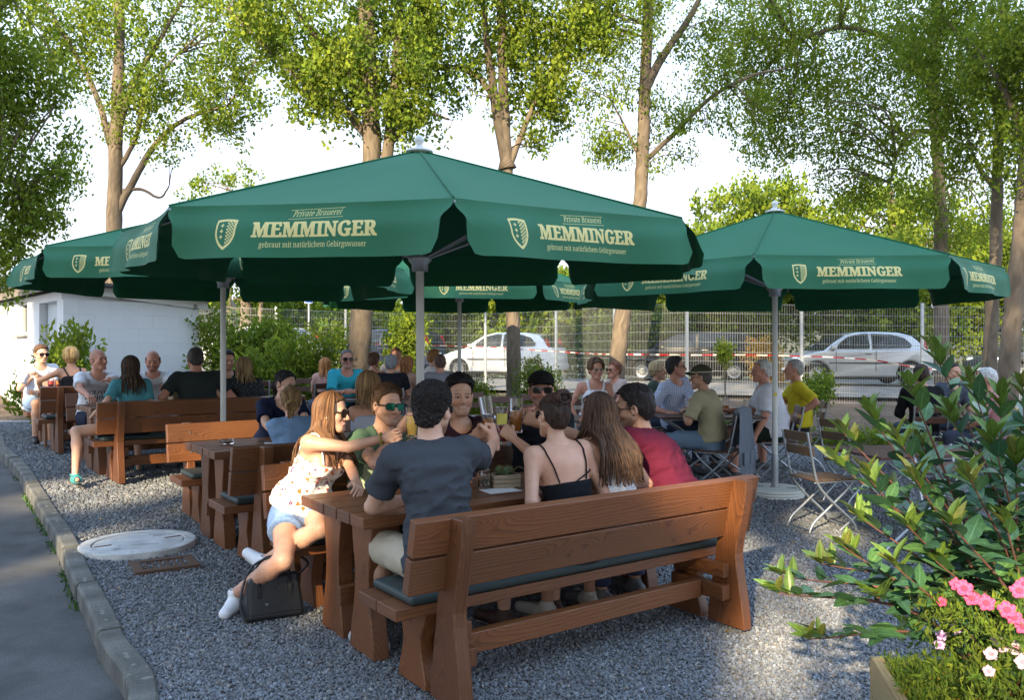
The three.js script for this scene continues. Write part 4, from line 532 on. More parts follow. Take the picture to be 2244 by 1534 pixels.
// ---------------------------------------------------------------- parked cars behind the fence (local x runs from nose to tail)
import { toCreasedNormals } from 'three/addons/utils/BufferGeometryUtils.js';
const carGlass = std(0.03, 0.035, 0.035, 0.05, 0, {}), chrome = std(0.6, 0.6, 0.6, 0.2, 1), redLens = std(0.4, 0.015, 0.015, 0.15), clearLens = std(0.7, 0.72, 0.72, 0.08), trimMat = std(0.02, 0.02, 0.021, 0.6), plateMat = std(0.75, 0.75, 0.72, 0.4);
function car(o) {
  const t = thing('parked_car', o.label, 'car', V3(o.X, groundY(o.X, o.Z) + 0.115, -o.Z), o.turn || 0, 'cars parked behind the fence');
  const paintM = new THREE.MeshPhysicalMaterial({ color: lin(...o.color), metalness: o.metal ?? 0, roughness: 0.38, clearcoat: o.coat ?? 0.7, clearcoatRoughness: 0.06 }), W = o.W || 1.66, k = (o.L || 3.82) / 3.82, ky = (o.H || 1.44) / 1.44, sc = ([x, y]) => [x * k, y * ky], wx = [0.7 * k, 3.16 * k], wr = 0.3, half = W / 2;
  const plan = (x) => 1 - 0.13 * Math.pow(Math.abs(x / (3.82 * k) - 0.5) * 2, 4), belt = 0.93 * ky, roof = 1.44 * ky, taper = (y) => 1 - 0.24 * clamp((y - belt) / (roof - belt), 0, 1);
  const warp = (g) => { const p = g.attributes.position; for (let i = 0; i < p.count; i++) { const x = p.getX(i), y = p.getY(i); p.setZ(i, p.getZ(i) * plan(x) * taper(y) * (1 - 0.06 * clamp((0.5 - y) / 0.4, 0, 1))); } return toCreasedNormals(g, 0.7); };
  const low = new THREE.Shape(); const P = o.low || [[0.04, 0.22], [0, 0.36], [0.02, 0.55], [0.1, 0.68], [0.4, 0.82], [0.8, 0.92], [1.0, 0.95], [2.2, 0.95], [3.4, 0.98], [3.72, 0.96], [3.79, 0.8], [3.82, 0.5], [3.8, 0.34], [3.72, 0.24]];
  P.map(sc).forEach(([x, y], i) => (i ? low.lineTo(x, y) : low.moveTo(x, y)));
  for (const x of [wx[1], wx[0]]) { low.lineTo(x + 0.35, 0.22); low.absarc(x, 0.3, 0.355, -0.22, Math.PI + 0.22, false); low.lineTo(x - 0.35, 0.22); } low.closePath();
  const b1 = new THREE.ExtrudeGeometry(low, { depth: W - 0.14, bevelEnabled: true, bevelSize: 0.05, bevelThickness: 0.07, bevelOffset: -0.05, bevelSegments: 4, curveSegments: 12 }).translate(0, 0, -(W - 0.14) / 2);
  mesh('body', warp(b1), paintM, t);
  const C = (o.cab || [[0.86, 0.9], [1.2, 1.16], [1.5, 1.34], [1.85, 1.43], [2.3, 1.44], [2.9, 1.42], [3.25, 1.34], [3.52, 1.12], [3.7, 0.9]]).map(sc);
  const cab = mesh('cabin', warp(new THREE.ExtrudeGeometry(shape(C), { depth: W - 0.2, bevelEnabled: true, bevelSize: 0.05, bevelThickness: 0.08, bevelOffset: -0.05, bevelSegments: 4 }).translate(0, 0, -(W - 0.2) / 2)), paintM, t);
  const side = (pts, z) => { const g = new THREE.ExtrudeGeometry(shape(pts.map(sc)), { depth: 0.012, bevelEnabled: false }), p = g.attributes.position; for (let i = 0; i < p.count; i++) { const x = p.getX(i), y = p.getY(i); p.setZ(i, z * ((half - 0.02) * taper(y) * plan(x) - 0.004 + p.getZ(i))); } g.computeVertexNormals(); return g; };
  const wins = o.wins || [[[1.22, 0.98], [1.3, 1.12], [1.55, 1.3], [1.9, 1.385], [2.1, 1.39], [2.1, 0.99]], [[2.18, 0.99], [2.18, 1.39], [2.7, 1.37], [3.05, 1.27], [3.22, 1.1], [3.2, 1.02]]];
  for (const z of [-1, 1]) { wins.forEach((w) => mesh('side_window', side(w, z), carGlass, t)); mesh('door_handle', box(0.14, 0.03, 0.03, 2.05 * k, 0.84 * ky, z * (half - 0.005) * plan(2)), o.handle ? trimMat : paintM, t); mesh('rubbing_strip', box(1.9 * k, 0.04, 0.02, 1.95 * k, 0.6 * ky, z * (half + 0.001)), trimMat, t); const mr = mesh('wing_mirror', box(0.14, 0.11, 0.16, 1.12 * k, 1.02 * ky, z * (half + 0.06), 0.03), paintM, t); mesh('mirror_arm', box(0.05, 0.03, 0.1, 1.14 * k, 0.97 * ky, z * (half - 0.02)), trimMat, mr);
    mesh('door_gap', box(0.012, 0.55 * ky, 0.01, 1.2 * k, 0.66 * ky, z * (half * plan(1.2 * k) - 0.002)), trimMat, t); mesh('door_gap', box(0.012, 0.55 * ky, 0.01, 2.25 * k, 0.66 * ky, z * (half * plan(2.25 * k) - 0.002)), trimMat, t);
    const hl = o.lamp || [0.07, 0.7]; mesh('headlight', new THREE.SphereGeometry(0.13, 14, 10).scale(0.9, 0.65, 1).translate((hl[0] + 0.12) * k, (hl[1] - 0.02) * ky, z * (half * 0.72)), clearLens, t);
    mesh('tail_light', box(0.1, 0.34, 0.1, 0, 0, 0, 0.02).rotateZ(0.28).translate((o.tailX || 3.58) * k, (o.tailY || 1.08) * ky, z * (half * 0.8)), redLens, t);
    for (const x of wx) { const w = mesh('wheel', new THREE.TorusGeometry(wr - 0.07, 0.075, 12, 32).scale(1, 1, 1.15).translate(x, wr, z * (half - 0.11)), rubber, t); mesh('rim', lathe([[0, 0.02], [0.06, 0.03], [0.07, 0.015], [0.16, 0.005], [0.19, 0.03], [0.2, 0.03], [0.2, -0.02], [0, -0.02]], 28).rotateX(z * Math.PI / 2).translate(x, wr, z * (half - 0.055)), std(0.3, 0.31, 0.31, 0.4, 0.6), w); for (let i = 0; i < 9; i++) { const a = i / 9 * 6.283; mesh('rim_hole', new THREE.CylinderGeometry(0.02, 0.02, 0.006, 8).rotateX(Math.PI / 2).translate(x + Math.cos(a) * 0.12, wr + Math.sin(a) * 0.12, z * (half - 0.043)), trimMat, w); } }
  }
  const panel = (a, b, wa, wb) => { const g = new THREE.BufferGeometry(), [ax, ay] = sc(a), [bx, by] = sc(b); g.setAttribute('position', new THREE.Float32BufferAttribute([ax, ay, -wa, ax, ay, wa, bx, by, wb, bx, by, -wb], 3)); g.setIndex([0, 1, 2, 0, 2, 3]); g.computeVertexNormals(); return g; };
  const ws = o.ws || [[0.87, 0.955], [1.5, 1.385]], rw = o.rw || [[3.68, 1.0], [3.32, 1.345]];
  mesh('windscreen', panel(ws[0], ws[1], half * 0.84, half * 0.7), carGlass, t); mesh('rear_window', panel(rw[0], rw[1], half * 0.76, half * 0.66), carGlass, t);
  mesh('number_plate', box(0.02, 0.11, 0.5, -0.008, 0.42, 0), plateMat, t); mesh('number_plate', box(0.02, 0.11, 0.5, 3.815 * k, 0.62 * ky, 0), plateMat, t);
  mesh('bumper', box(0.2, 0.2, W * 0.86, 0.08, 0.34, 0, 0.05), o.bumper ? trimMat : paintM, t); mesh('bumper', box(0.2, 0.24, W * 0.86, 3.76 * k, 0.38, 0, 0.05), o.bumper ? trimMat : paintM, t);
  mesh('underbody', box(3.3 * k, 0.16, W * 0.8, 1.92 * k, 0.24, 0), trimMat, t);
  return t;
}
const estate = { cab: [[0.9, 0.9], [1.3, 1.2], [1.6, 1.36], [1.95, 1.43], [2.5, 1.44], [3.2, 1.42], [3.5, 1.36], [3.68, 1.12], [3.76, 0.9]], wins: [[[1.25, 0.98], [1.5, 1.2], [1.75, 1.33], [2.0, 1.385], [2.15, 1.385], [2.15, 0.99]], [[2.22, 0.99], [2.22, 1.385], [2.85, 1.375], [2.85, 1.0]], [[2.92, 1.0], [2.92, 1.37], [3.3, 1.34], [3.45, 1.15], [3.42, 1.04]]], rw: [[3.78, 1.0], [3.56, 1.34]], tailX: 3.7 };
car({ label: 'silver three-door hatchback with black bumpers behind the mesh fence', X: 7.5, Z: 23.1, turn: -0.04, color: [0.5, 0.51, 0.5], metal: 0.55, handle: true, bumper: true });
car({ label: 'black estate car parked beside the leaning trunk', X: 3.5, Z: 26.6, turn: -0.3, coat: 0.15, color: [0.012, 0.01, 0.009], L: 4.25, H: 1.5, W: 1.74, ...estate });
car({ label: 'white hatchback in full sun behind the slim trunk', X: -2.2, Z: 28.8, turn: -0.36, color: [0.78, 0.78, 0.76], metal: 0, L: 4.1, H: 1.52, W: 1.74 });
car({ label: 'dark blue car half hidden by the thick sunlit trunk', X: -6.5, Z: 29.4, turn: -0.3, color: [0.02, 0.03, 0.06], L: 4.2, H: 1.48, W: 1.72, ...estate });
car({ label: 'white car behind the large green bush by the outbuilding', X: -10.6, Z: 29.5, turn: -0.4, color: [0.72, 0.73, 0.74], metal: 0.1, L: 4.2, H: 1.46, W: 1.72 });
car({ label: 'dark grey car seen between the trunks by the leafy shrub', X: 13.4, Z: 24, turn: 0.05, color: [0.03, 0.032, 0.037], L: 4.3, H: 1.47, W: 1.74, ...estate });
// ---------------------------------------------------------------- people: one signed-distance figure, meshed with surface nets
function meshField(f, lo, hi, cell) {
  const nx = Math.ceil((hi[0] - lo[0]) / cell) + 1, ny = Math.ceil((hi[1] - lo[1]) / cell) + 1, nz = Math.ceil((hi[2] - lo[2]) / cell) + 1, N = new Float32Array(nx * ny * nz), B = 6, far = B * cell * 0.87 * 1.25 + 0.004;
  for (let bz = 0; bz < nz; bz += B) for (let by = 0; by < ny; by += B) for (let bx = 0; bx < nx; bx += B) {
    const ex = Math.min(nx, bx + B), ey = Math.min(ny, by + B), ez = Math.min(nz, bz + B), d = f(lo[0] + (bx + B / 2) * cell, lo[1] + (by + B / 2) * cell, lo[2] + (bz + B / 2) * cell), skip = Math.abs(d) > far;
    for (let z = bz; z < ez; z++) for (let y = by; y < ey; y++) for (let x = bx; x < ex; x++) N[(z * ny + y) * nx + x] = skip ? d : f(lo[0] + x * cell, lo[1] + y * cell, lo[2] + z * cell);
  }
  const ids = new Int32Array(nx * ny * nz).fill(-1), pos = [], idx = [], at3 = (x, y, z) => (z * ny + y) * nx + x;
  const E = [[0, 1], [2, 3], [4, 5], [6, 7], [0, 2], [1, 3], [4, 6], [5, 7], [0, 4], [1, 5], [2, 6], [3, 7]], v = new Float32Array(8);
  for (let z = 0; z < nz - 1; z++) for (let y = 0; y < ny - 1; y++) for (let x = 0; x < nx - 1; x++) {
    let m = 0; for (let k = 0; k < 8; k++) { v[k] = N[at3(x + (k & 1), y + ((k >> 1) & 1), z + (k >> 2))]; if (v[k] < 0) m++; }
    if (m === 0 || m === 8) continue;
    let sx = 0, sy = 0, sz = 0, c = 0;
    for (const [a, b] of E) if ((v[a] < 0) !== (v[b] < 0)) { const t = v[a] / (v[a] - v[b]); sx += (a & 1) + t * ((b & 1) - (a & 1)); sy += ((a >> 1) & 1) + t * (((b >> 1) & 1) - ((a >> 1) & 1)); sz += (a >> 2) + t * ((b >> 2) - (a >> 2)); c++; }
    ids[at3(x, y, z)] = pos.length / 3; pos.push(lo[0] + (x + sx / c) * cell, lo[1] + (y + sy / c) * cell, lo[2] + (z + sz / c) * cell);
  }
  const quad = (a, b, c, d, flip) => { if (a < 0 || b < 0 || c < 0 || d < 0) return; flip ? idx.push(a, c, b, a, d, c) : idx.push(a, b, c, a, c, d); };
  for (let z = 1; z < nz - 1; z++) for (let y = 1; y < ny - 1; y++) for (let x = 1; x < nx - 1; x++) {
    const s = N[at3(x, y, z)] < 0;
    if (s !== N[at3(x + 1, y, z)] < 0) quad(ids[at3(x, y - 1, z - 1)], ids[at3(x, y, z - 1)], ids[at3(x, y, z)], ids[at3(x, y - 1, z)], !s);
    if (s !== N[at3(x, y + 1, z)] < 0) quad(ids[at3(x - 1, y, z - 1)], ids[at3(x - 1, y, z)], ids[at3(x, y, z)], ids[at3(x, y, z - 1)], !s);
    if (s !== N[at3(x, y, z + 1)] < 0) quad(ids[at3(x - 1, y - 1, z)], ids[at3(x, y - 1, z)], ids[at3(x, y, z)], ids[at3(x - 1, y, z)], !s);
  }
  const g = new THREE.BufferGeometry(); g.setAttribute('position', new THREE.Float32BufferAttribute(pos, 3)); g.setIndex(idx); g.computeVertexNormals(); return g;
}
const smin = (a, b, k) => { const h = Math.max(k - Math.abs(a - b), 0) / k; return Math.min(a, b) - h * h * k * 0.25; };
const smax = (a, b, k) => -smin(-a, -b, k);
function coneD(c, x, y, z) { const px = x - c[0], py = y - c[1], pz = z - c[2], t = Math.min(1, Math.max(0, (px * c[3] + py * c[4] + pz * c[5]) * c[8])), qx = px - c[3] * t, qy = py - c[4] * t, qz = pz - c[5] * t; return Math.sqrt(qx * qx + qy * qy + qz * qz) - (c[6] + (c[7] - c[6]) * t); }
const cone = (a, b, ra, rb) => { const dx = b.x - a.x, dy = b.y - a.y, dz = b.z - a.z; return [a.x, a.y, a.z, dx, dy, dz, ra, rb, 1 / Math.max(1e-9, dx * dx + dy * dy + dz * dz)]; };
const ellD = (x, y, z, cx, cy, cz, a, b, c) => { const px = (x - cx) / a, py = (y - cy) / b, pz = (z - cz) / c, k0 = Math.sqrt(px * px + py * py + pz * pz), k1 = Math.sqrt((px / a) ** 2 + (py / b) ** 2 + (pz / c) ** 2); return k1 < 1e-9 ? -Math.min(a, b, c) : k0 * (k0 - 1) / k1; };
function interp(xs, ys, x) { if (x <= xs[0]) return ys[0]; for (let i = 1; i < xs.length; i++) if (x < xs[i]) { const t = (x - xs[i - 1]) / (xs[i] - xs[i - 1]); return ys[i - 1] + (ys[i] - ys[i - 1]) * t * t * (3 - 2 * t); } return ys[ys.length - 1]; }
const skinMat = new THREE.MeshPhysicalMaterial({ vertexColors: true, roughness: 0.5, bumpMap: rep(noiseBump, 7, 7), bumpScale: 0.0012, sheen: 0.15, sheenRoughness: 0.5, sheenColor: lin(1, 0.5, 0.4) });
const matCache = new Map();
function cloth(c, map) { const key = c.join() + (map ? map.uuid : ''); if (!matCache.has(key)) matCache.set(key, new THREE.MeshPhysicalMaterial({ color: lin(...c), map: map || null, roughness: 0.9, specularIntensity: 0.3, bumpMap: rep(weave, 8, 8), bumpScale: 0.0007 })); return matCache.get(key); }
const strandBump = dataTex(256, 64, (u, v) => { const h = 0.5 + 0.5 * (vnoise(u * 110, v * 3, 2) - 0.5) + 0.4 * (vnoise(u * 230, v * 5, 4) - 0.5); return [h, h, h]; }, false);
function hairMat(c) { const key = 'hair' + c.join(); if (!matCache.has(key)) matCache.set(key, new THREE.MeshPhysicalMaterial({ vertexColors: true, roughness: 0.6, specularIntensity: 0.6, bumpMap: rep(strandBump, 4, 2), bumpScale: 0.003, sheen: 0.3, sheenColor: lin(c[0] * 2, c[1] * 2, c[2] * 2), sheenRoughness: 0.4 })); return matCache.get(key); }
function paint(g, fn) { const p = g.attributes.position, c = new Float32Array(p.count * 3); for (let i = 0; i < p.count; i++) { const k = fn(p.getX(i), p.getY(i), p.getZ(i)); c[i * 3] = k[0]; c[i * 3 + 1] = k[1]; c[i * 3 + 2] = k[2]; } g.setAttribute('color', new THREE.BufferAttribute(c, 3)); return g; }
function joinColored(list) { return mergeGeometries(list.map((g) => { const n = new THREE.BufferGeometry(); if (!g.attributes.uv) boxUV(g); for (const k of ['position', 'normal', 'color', 'uv']) n.setAttribute(k, g.attributes[k]); n.setIndex(g.index); return n; })); }
const mul3 = (c, k) => [c[0] * k, c[1] * k, c[2] * k];
const mix3 = (a, b, t) => [lerp(a[0], b[0], t), lerp(a[1], b[1], t), lerp(a[2], b[2], t)];

function handField(s, side, W, d, n, pose) {     // fingers along d, palm facing n; right hand: thumb at d x n
  const X = d.clone().cross(n).multiplyScalar(side === 'R' ? 1 : -1), P = (x, y, z) => W.clone().addScaledVector(X, x * s).addScaledVector(d, y * s).addScaledVector(n, z * s), palm = [], fing = [];
  const curl = { grip: [0.75, 1.0, 0.7], rest: [0.35, 0.45, 0.3], flat: [0.08, 0.12, 0.1], fist: [1.3, 1.6, 1.0] }[pose] || [0.4, 0.5, 0.3];
  palm.push(cone(P(0, -0.035, 0), P(0, 0.015, 0), 0.026 * s, 0.029 * s));
  [0.029, 0.01, -0.01, -0.028].forEach((x, i) => {
    palm.push(cone(P(x * 0.55, 0.012, 0), P(x, 0.083 - Math.abs(x) * 0.15, -0.002), 0.017 * s, 0.0135 * s));
    const len = [0.074, 0.082, 0.076, 0.06][i]; let y = 0.086 - Math.abs(x) * 0.15, z = -0.001, a = 0, xx = x; const chain = [P(xx, y, z)];
    [0.44, 0.31, 0.25].forEach((f, j) => { a += curl[j] * (1 + i * 0.06); y += Math.cos(a) * len * f; z += Math.sin(a) * len * f; xx += x * 0.07; chain.push(P(xx, y, z)); });
    for (let j = 0; j < 3; j++) fing.push(cone(chain[j], chain[j + 1], (0.0096 - j * 0.0009) * s, (0.0088 - j * 0.0009) * s));
  });
  palm.push(cone(P(0.02, 0.012, 0.006), P(0.03, 0.045, 0.01), 0.019 * s, 0.015 * s));
  const tz = pose === 'grip' || pose === 'fist' ? 0.05 : 0.02, t1 = P(0.046, 0.058, tz * 0.55 + 0.006), t2 = P(pose === 'grip' ? 0.046 : 0.058, 0.084, tz + 0.008);
  const thumb = [cone(P(0.028, 0.03, 0.01), t1, 0.0135 * s, 0.0115 * s), cone(t1, t2, 0.0112 * s, 0.009 * s)];
  return (x, y, z) => {
    let a = coneD(palm[0], x, y, z); if (a > 0.35) return a - 0.12;
    for (let i = 1; i < palm.length; i++) a = smin(a, coneD(palm[i], x, y, z), 0.018 * s);
    let b = 1; for (let i = 0; i < fing.length; i++) { const q = coneD(fing[i], x, y, z); if (q < b) b = q; }
    a = smin(a, b, 0.008 * s); for (const c of thumb) a = smin(a, coneD(c, x, y, z), 0.01 * s); return a;
  };
}
function headField(o) {
  const m = !o.fem, j = o.jaw || 1;
  const nose = [cone(V3(0, 0.006, 0.09), V3(0, -0.03, 0.112), 0.0085, 0.0125), cone(V3(-0.011, -0.035, 0.1), V3(0.011, -0.035, 0.1), 0.0085, 0.0085)];
  const brow = cone(V3(-0.034, 0.021, 0.077), V3(0.034, 0.021, 0.077), m ? 0.015 : 0.012, m ? 0.015 : 0.012);
  const lipU = [cone(V3(-0.021, -0.0615 + 0.004 * (o.smile || 0), 0.084), V3(0, -0.0625, 0.0945), 0.005, 0.0062), cone(V3(0, -0.0625, 0.0945), V3(0.021, -0.0615 + 0.004 * (o.smile || 0), 0.084), 0.0062, 0.005)], lipL = cone(V3(-0.012, -0.0725, 0.0885), V3(0.012, -0.0725, 0.0885), 0.0062, 0.0062);
  const chin = cone(V3(-0.012 * j, -0.102, 0.07), V3(0.012 * j, -0.102, 0.07), 0.02, 0.02);
  const jaws = [-1, 1].map((k) => cone(V3(k * 0.055 * j, -0.055, 0.012), V3(k * 0.018, -0.1, 0.066), m ? 0.022 : 0.018, 0.02));
  const scalp = (x, y, z) => smin(ellD(x, y, z, 0, 0.035, -0.014, 0.077, 0.088, 0.098), ellD(x, y, z, 0, -0.02, -0.045, 0.058, 0.07, 0.06), 0.03);
  const f = (x, y, z) => {
    let d = scalp(x, y, z); if (d > 0.12) return d - 0.05;
    d = smin(d, ellD(x, y, z, 0, -0.035, 0.022, 0.061, 0.082, 0.068), 0.03);
    for (const k of [-1, 1]) d = smin(d, ellD(x, y, z, k * 0.04, -0.028, 0.055, 0.027, 0.028, 0.028), 0.02);
    d = smin(d, chin && coneD(chin, x, y, z), 0.03); for (const c of jaws) d = smin(d, coneD(c, x, y, z), 0.025);
    d = smin(d, coneD(brow, x, y, z), 0.02);
    for (const k of [-1, 1]) { d = smax(d, -ellD(x, y, z, k * 0.031, 0.0, 0.101, 0.021, 0.014, 0.018), 0.014); d = smin(d, ellD(x, y, z, k * 0.031, 0.0, 0.077, 0.0135, 0.0115, 0.0125), 0.004); }
    for (const c of nose) d = smin(d, coneD(c, x, y, z), 0.012);
    d = smin(d, Math.min(coneD(lipU[0], x, y, z), coneD(lipU[1], x, y, z)), 0.006); d = smin(d, coneD(lipL, x, y, z), 0.006);
    for (const k of [-1, 1]) d = smin(d, smax(ellD(x, y, z, k * 0.079, -0.006, -0.008, 0.014, 0.033, 0.021), -ellD(x, y, z, k * 0.09, -0.004, -0.002, 0.008, 0.02, 0.011), 0.004), 0.008);
    return d;
  };
  return { f, scalp };
}
const hairEdge = { z: [-0.12, -0.07, -0.035, -0.012, 0.008, 0.022, 0.04, 0.07, 0.12], y: [-0.085, -0.075, -0.04, 0.008, -0.03, 0.036, 0.064, 0.088, 0.094] };

function person(o) {
  const s = o.s || 1, fem = !!o.fem, w = o.wide || 1, res = o.res || 1, seat = o.seat ?? 0.47, skin = o.skin || [0.5, 0.27, 0.17];
  const [GX, GZ] = o.at, gy = o.gy ?? groundY(GX, GZ), yaw = (o.yaw || 0) * dg;
  const root = thing('person', o.label, 'person', V3(GX, gy, -GZ), yaw, o.group || 'guests of the beer garden');
  root.updateMatrixWorld(); const toL = (p) => root.worldToLocal(p.clone());
  // skeleton
  const P = V3(0, seat + 0.105 * s, 0), L = (o.torso || 0.5) * s, R = new THREE.Quaternion().setFromEuler(new THREE.Euler((o.lean || 6) * dg, 0, -(o.side || 0) * dg, 'YXZ')), Ri = R.clone().invert(), twist = (o.twist || 0) * dg;
  const TW = new THREE.Quaternion().setFromAxisAngle(V3(0, 1, 0), twist), chest = (x, t, z) => V3(x * s, 0, z * s).applyQuaternion(TW).add(V3(0, t * L, 0)).applyQuaternion(R).add(P);
  const tA = fem ? [0.165, 0.172, 0.16, 0.12, 0.128, 0.142, 0.13, 0.062] : [0.155, 0.162, 0.156, 0.142, 0.155, 0.174, 0.16, 0.066], tB = fem ? [0.11, 0.122, 0.112, 0.086, 0.092, 0.1, 0.083, 0.055] : [0.11, 0.122, 0.118, 0.107, 0.112, 0.116, 0.094, 0.06], tT = [-0.2, 0, 0.2, 0.42, 0.6, 0.8, 0.93, 1.02];
  const prof = []; for (let i = 0; i <= 64; i++) { const t = -0.3 + i * 1.4 / 64; prof.push(interp(tT, tA, t) * s * w, interp(tT, tB, t) * s * (w * 0.8 + 0.2) * (1 + (o.belly || 0) * Math.exp(-(((t - 0.28) / 0.22) ** 2)))); }
  const e = new THREE.Matrix4().makeRotationFromQuaternion(Ri).elements, bow = (o.bow ?? 0.03) * s, cosT = [], sinT = []; for (let i = 0; i <= 64; i++) { const a = twist * sstep(0.05, 0.8, -0.3 + i * 1.4 / 64); cosT.push(Math.cos(a)); sinT.push(Math.sin(a)); }
  let lastT = 0;
  const torso = (x, y, z, inf) => {
    const ax = x - P.x, ay = y - P.y, az = z - P.z; let qx = e[0] * ax + e[4] * ay + e[8] * az, qy = e[1] * ax + e[5] * ay + e[9] * az, qz = e[2] * ax + e[6] * ay + e[10] * az;
    const t = qy / L; lastT = t; let fi = (t + 0.3) * 64 / 1.4; fi = fi < 0 ? 0 : fi > 63.99 ? 63.99 : fi; const i = fi | 0, fr = fi - i;
    qz += bow * Math.sin(Math.PI * Math.min(1, Math.max(0, t)));
    const c = cosT[i], sn = sinT[i], rx = qx * c - qz * sn, rz = qx * sn + qz * c;
    const a = prof[i * 2] + (prof[i * 2 + 2] - prof[i * 2]) * fr + inf, b = prof[i * 2 + 1] + (prof[i * 2 + 3] - prof[i * 2 + 1]) * fr + inf;
    const px = rx / a, pz = rz / b, k0 = Math.sqrt(Math.sqrt(px ** 4 + pz ** 4 + 1.55 * px * px * pz * pz)), k1 = Math.sqrt((px / a) ** 2 + (pz / b) ** 2); let d = k1 < 1e-6 ? -b : k0 * (k0 - 1) / k1 / Math.max(k0, 0.3) * Math.max(k0, 0.3);
    const cap = Math.max(-qy - 0.14 * s - inf, qy - L * 1.01 - inf); return cap > 0 && d > 0 ? Math.sqrt(cap * cap + d * d) : smax(d, cap, 0.05);
  };
  const shW = (fem ? 0.152 : 0.178) * (w * 0.6 + 0.4), sh = { L: chest(shW, 0.93 + (o.shrug || 0), 0), R: chest(-shW, 0.93 + (o.shrug || 0), 0) }, neckB = chest(0, 0.97, -0.005);
  const headUp = V3(0, 1, 0).applyQuaternion(R).lerp(V3(0, 1, 0), 0.55).normalize(), hd = o.head || {}, HQ = new THREE.Quaternion().setFromEuler(new THREE.Euler((hd.pitch || 0) * dg, (hd.yaw || 0) * dg, (hd.roll || 0) * dg, 'YXZ'));
  const hs = (o.hs || 1) * s * (fem ? 0.95 : 1), neckTop = neckB.clone().addScaledVector(headUp, 0.1 * s).add(V3(0, 0, 0.018 * s)), HC = neckTop.clone().add(V3(0, 0.085, 0.022).multiplyScalar(hs).applyQuaternion(HQ));
  const HM = new THREE.Matrix4().compose(HC, HQ, V3(hs, hs, hs)), HMi = HM.clone().invert();
  const UA = (fem ? 0.27 : 0.29) * s, FA = (fem ? 0.24 : 0.26) * s, arms = {};
  for (const k of ['L', 'R']) {
    const a = (o.arms || {})[k] || {}, sg = k === 'L' ? 1 : -1; let T = a.to ? toL(a.to) : V3(...(a.local || [sg * 0.13, seat + 0.2, 0.33])); const S = sh[k], v = T.clone().sub(S); let dist = v.length(); const mx = (UA + FA) * 0.985; if (dist > mx) { T = S.clone().addScaledVector(v, mx / dist); dist = mx; } const dir = v.normalize();
    const ca = clamp((UA * UA + dist * dist - FA * FA) / (2 * UA * dist), -1, 1), pole = V3(...(a.pole || [sg * 0.6, -0.8, -0.35])), pl = pole.addScaledVector(dir, -pole.dot(dir)).normalize(), E = S.clone().addScaledVector(dir, UA * ca).addScaledVector(pl, UA * Math.sqrt(1 - ca * ca));
    const fd = T.clone().sub(E).normalize(); let hdir = a.dir ? V3(...a.dir).normalize() : fd.clone(), n = V3(...(a.palm || [-sg * 0.55, -0.8, 0.1])); n.addScaledVector(hdir, -n.dot(hdir)).normalize();
    arms[k] = { S, E, W: T, hdir, n, pose: a.pose || 'rest' };
  }
  const legs = {};
  for (const k of ['L', 'R']) {
    const sg = k === 'L' ? 1 : -1, q = (o.legs || {})[k] || {}, hip = P.clone().add(V3(sg * 0.088 * s * w, -0.02, 0.03)), kn = q.knee ? toL(q.knee) : hip.clone().add(V3(sg * 0.07, 0.005, 0.41 * s)), an = q.ankle ? toL(q.ankle) : V3(kn.x + sg * 0.01, 0.085, kn.z + (q.back ?? -0.02)), toe = q.toe ? toL(q.toe) : an.clone().add(V3(sg * 0.05, -0.045, 0.17 * s));
    legs[k] = { hip, kn, an, toe, heel: an.clone().add(V3(0, -0.04, 0)).addScaledVector(toe.clone().sub(an).setY(0).normalize(), -0.045) };
  }
  const lw = (fem ? 1.0 : 1.0) * (w * 0.7 + 0.3), aw = (fem ? 0.84 : 1) * (w * 0.5 + 0.5) * (o.armW || 1), legC = [], armC = {}, clav = [];
  for (const k of ['L', 'R']) {
    const g = legs[k], mid = g.kn.clone().lerp(g.an, 0.3).add(V3(0, 0, 0)); const back = g.kn.clone().sub(g.hip).setY(0).normalize().multiplyScalar(-0.012); mid.add(back);
    legC.push(cone(g.hip, g.kn, 0.086 * s * lw, 0.055 * s * lw), cone(g.kn, mid, 0.052 * s * lw, 0.055 * s * lw), cone(mid, g.an, 0.055 * s * lw, 0.034 * s), cone(g.heel, g.toe, 0.032 * s, 0.026 * s));
    const a = arms[k]; armC[k] = [cone(a.S, a.S.clone().lerp(a.E, 0.45), 0.054 * s * aw, 0.047 * s * aw), cone(a.S.clone().lerp(a.E, 0.45), a.E, 0.047 * s * aw, 0.038 * s * aw), cone(a.E, a.E.clone().lerp(a.W, 0.3), 0.039 * s * aw, 0.041 * s * aw), cone(a.E.clone().lerp(a.W, 0.3), a.W, 0.041 * s * aw, 0.027 * s * aw)];
    clav.push(cone(neckB.clone().lerp(a.S, 0.25).add(V3(0, -0.012, 0)), a.S.clone().lerp(neckB, 0.08), 0.045 * s, 0.05 * s));
  }
  const neck = cone(neckB.clone().add(V3(0, -0.03, 0)), V3(0, -0.055, -0.018).applyMatrix4(HM), (fem ? 0.05 : 0.06) * s, (fem ? 0.045 : 0.055) * s), bust = fem && !o.flat ? [chest(0.065, 0.7, 0.075), chest(-0.065, 0.7, 0.075)].map((c) => cone(c, c.clone().add(V3(0, 0.001, 0)), 0.06 * s, 0.06 * s)) : [];
  const trunk = (x, y, z, inf) => { let d = torso(x, y, z, inf); for (const c of clav) d = smin(d, coneD(c, x, y, z) - inf, 0.07); for (const c of bust) d = smin(d, coneD(c, x, y, z) - inf, 0.05); return d; };
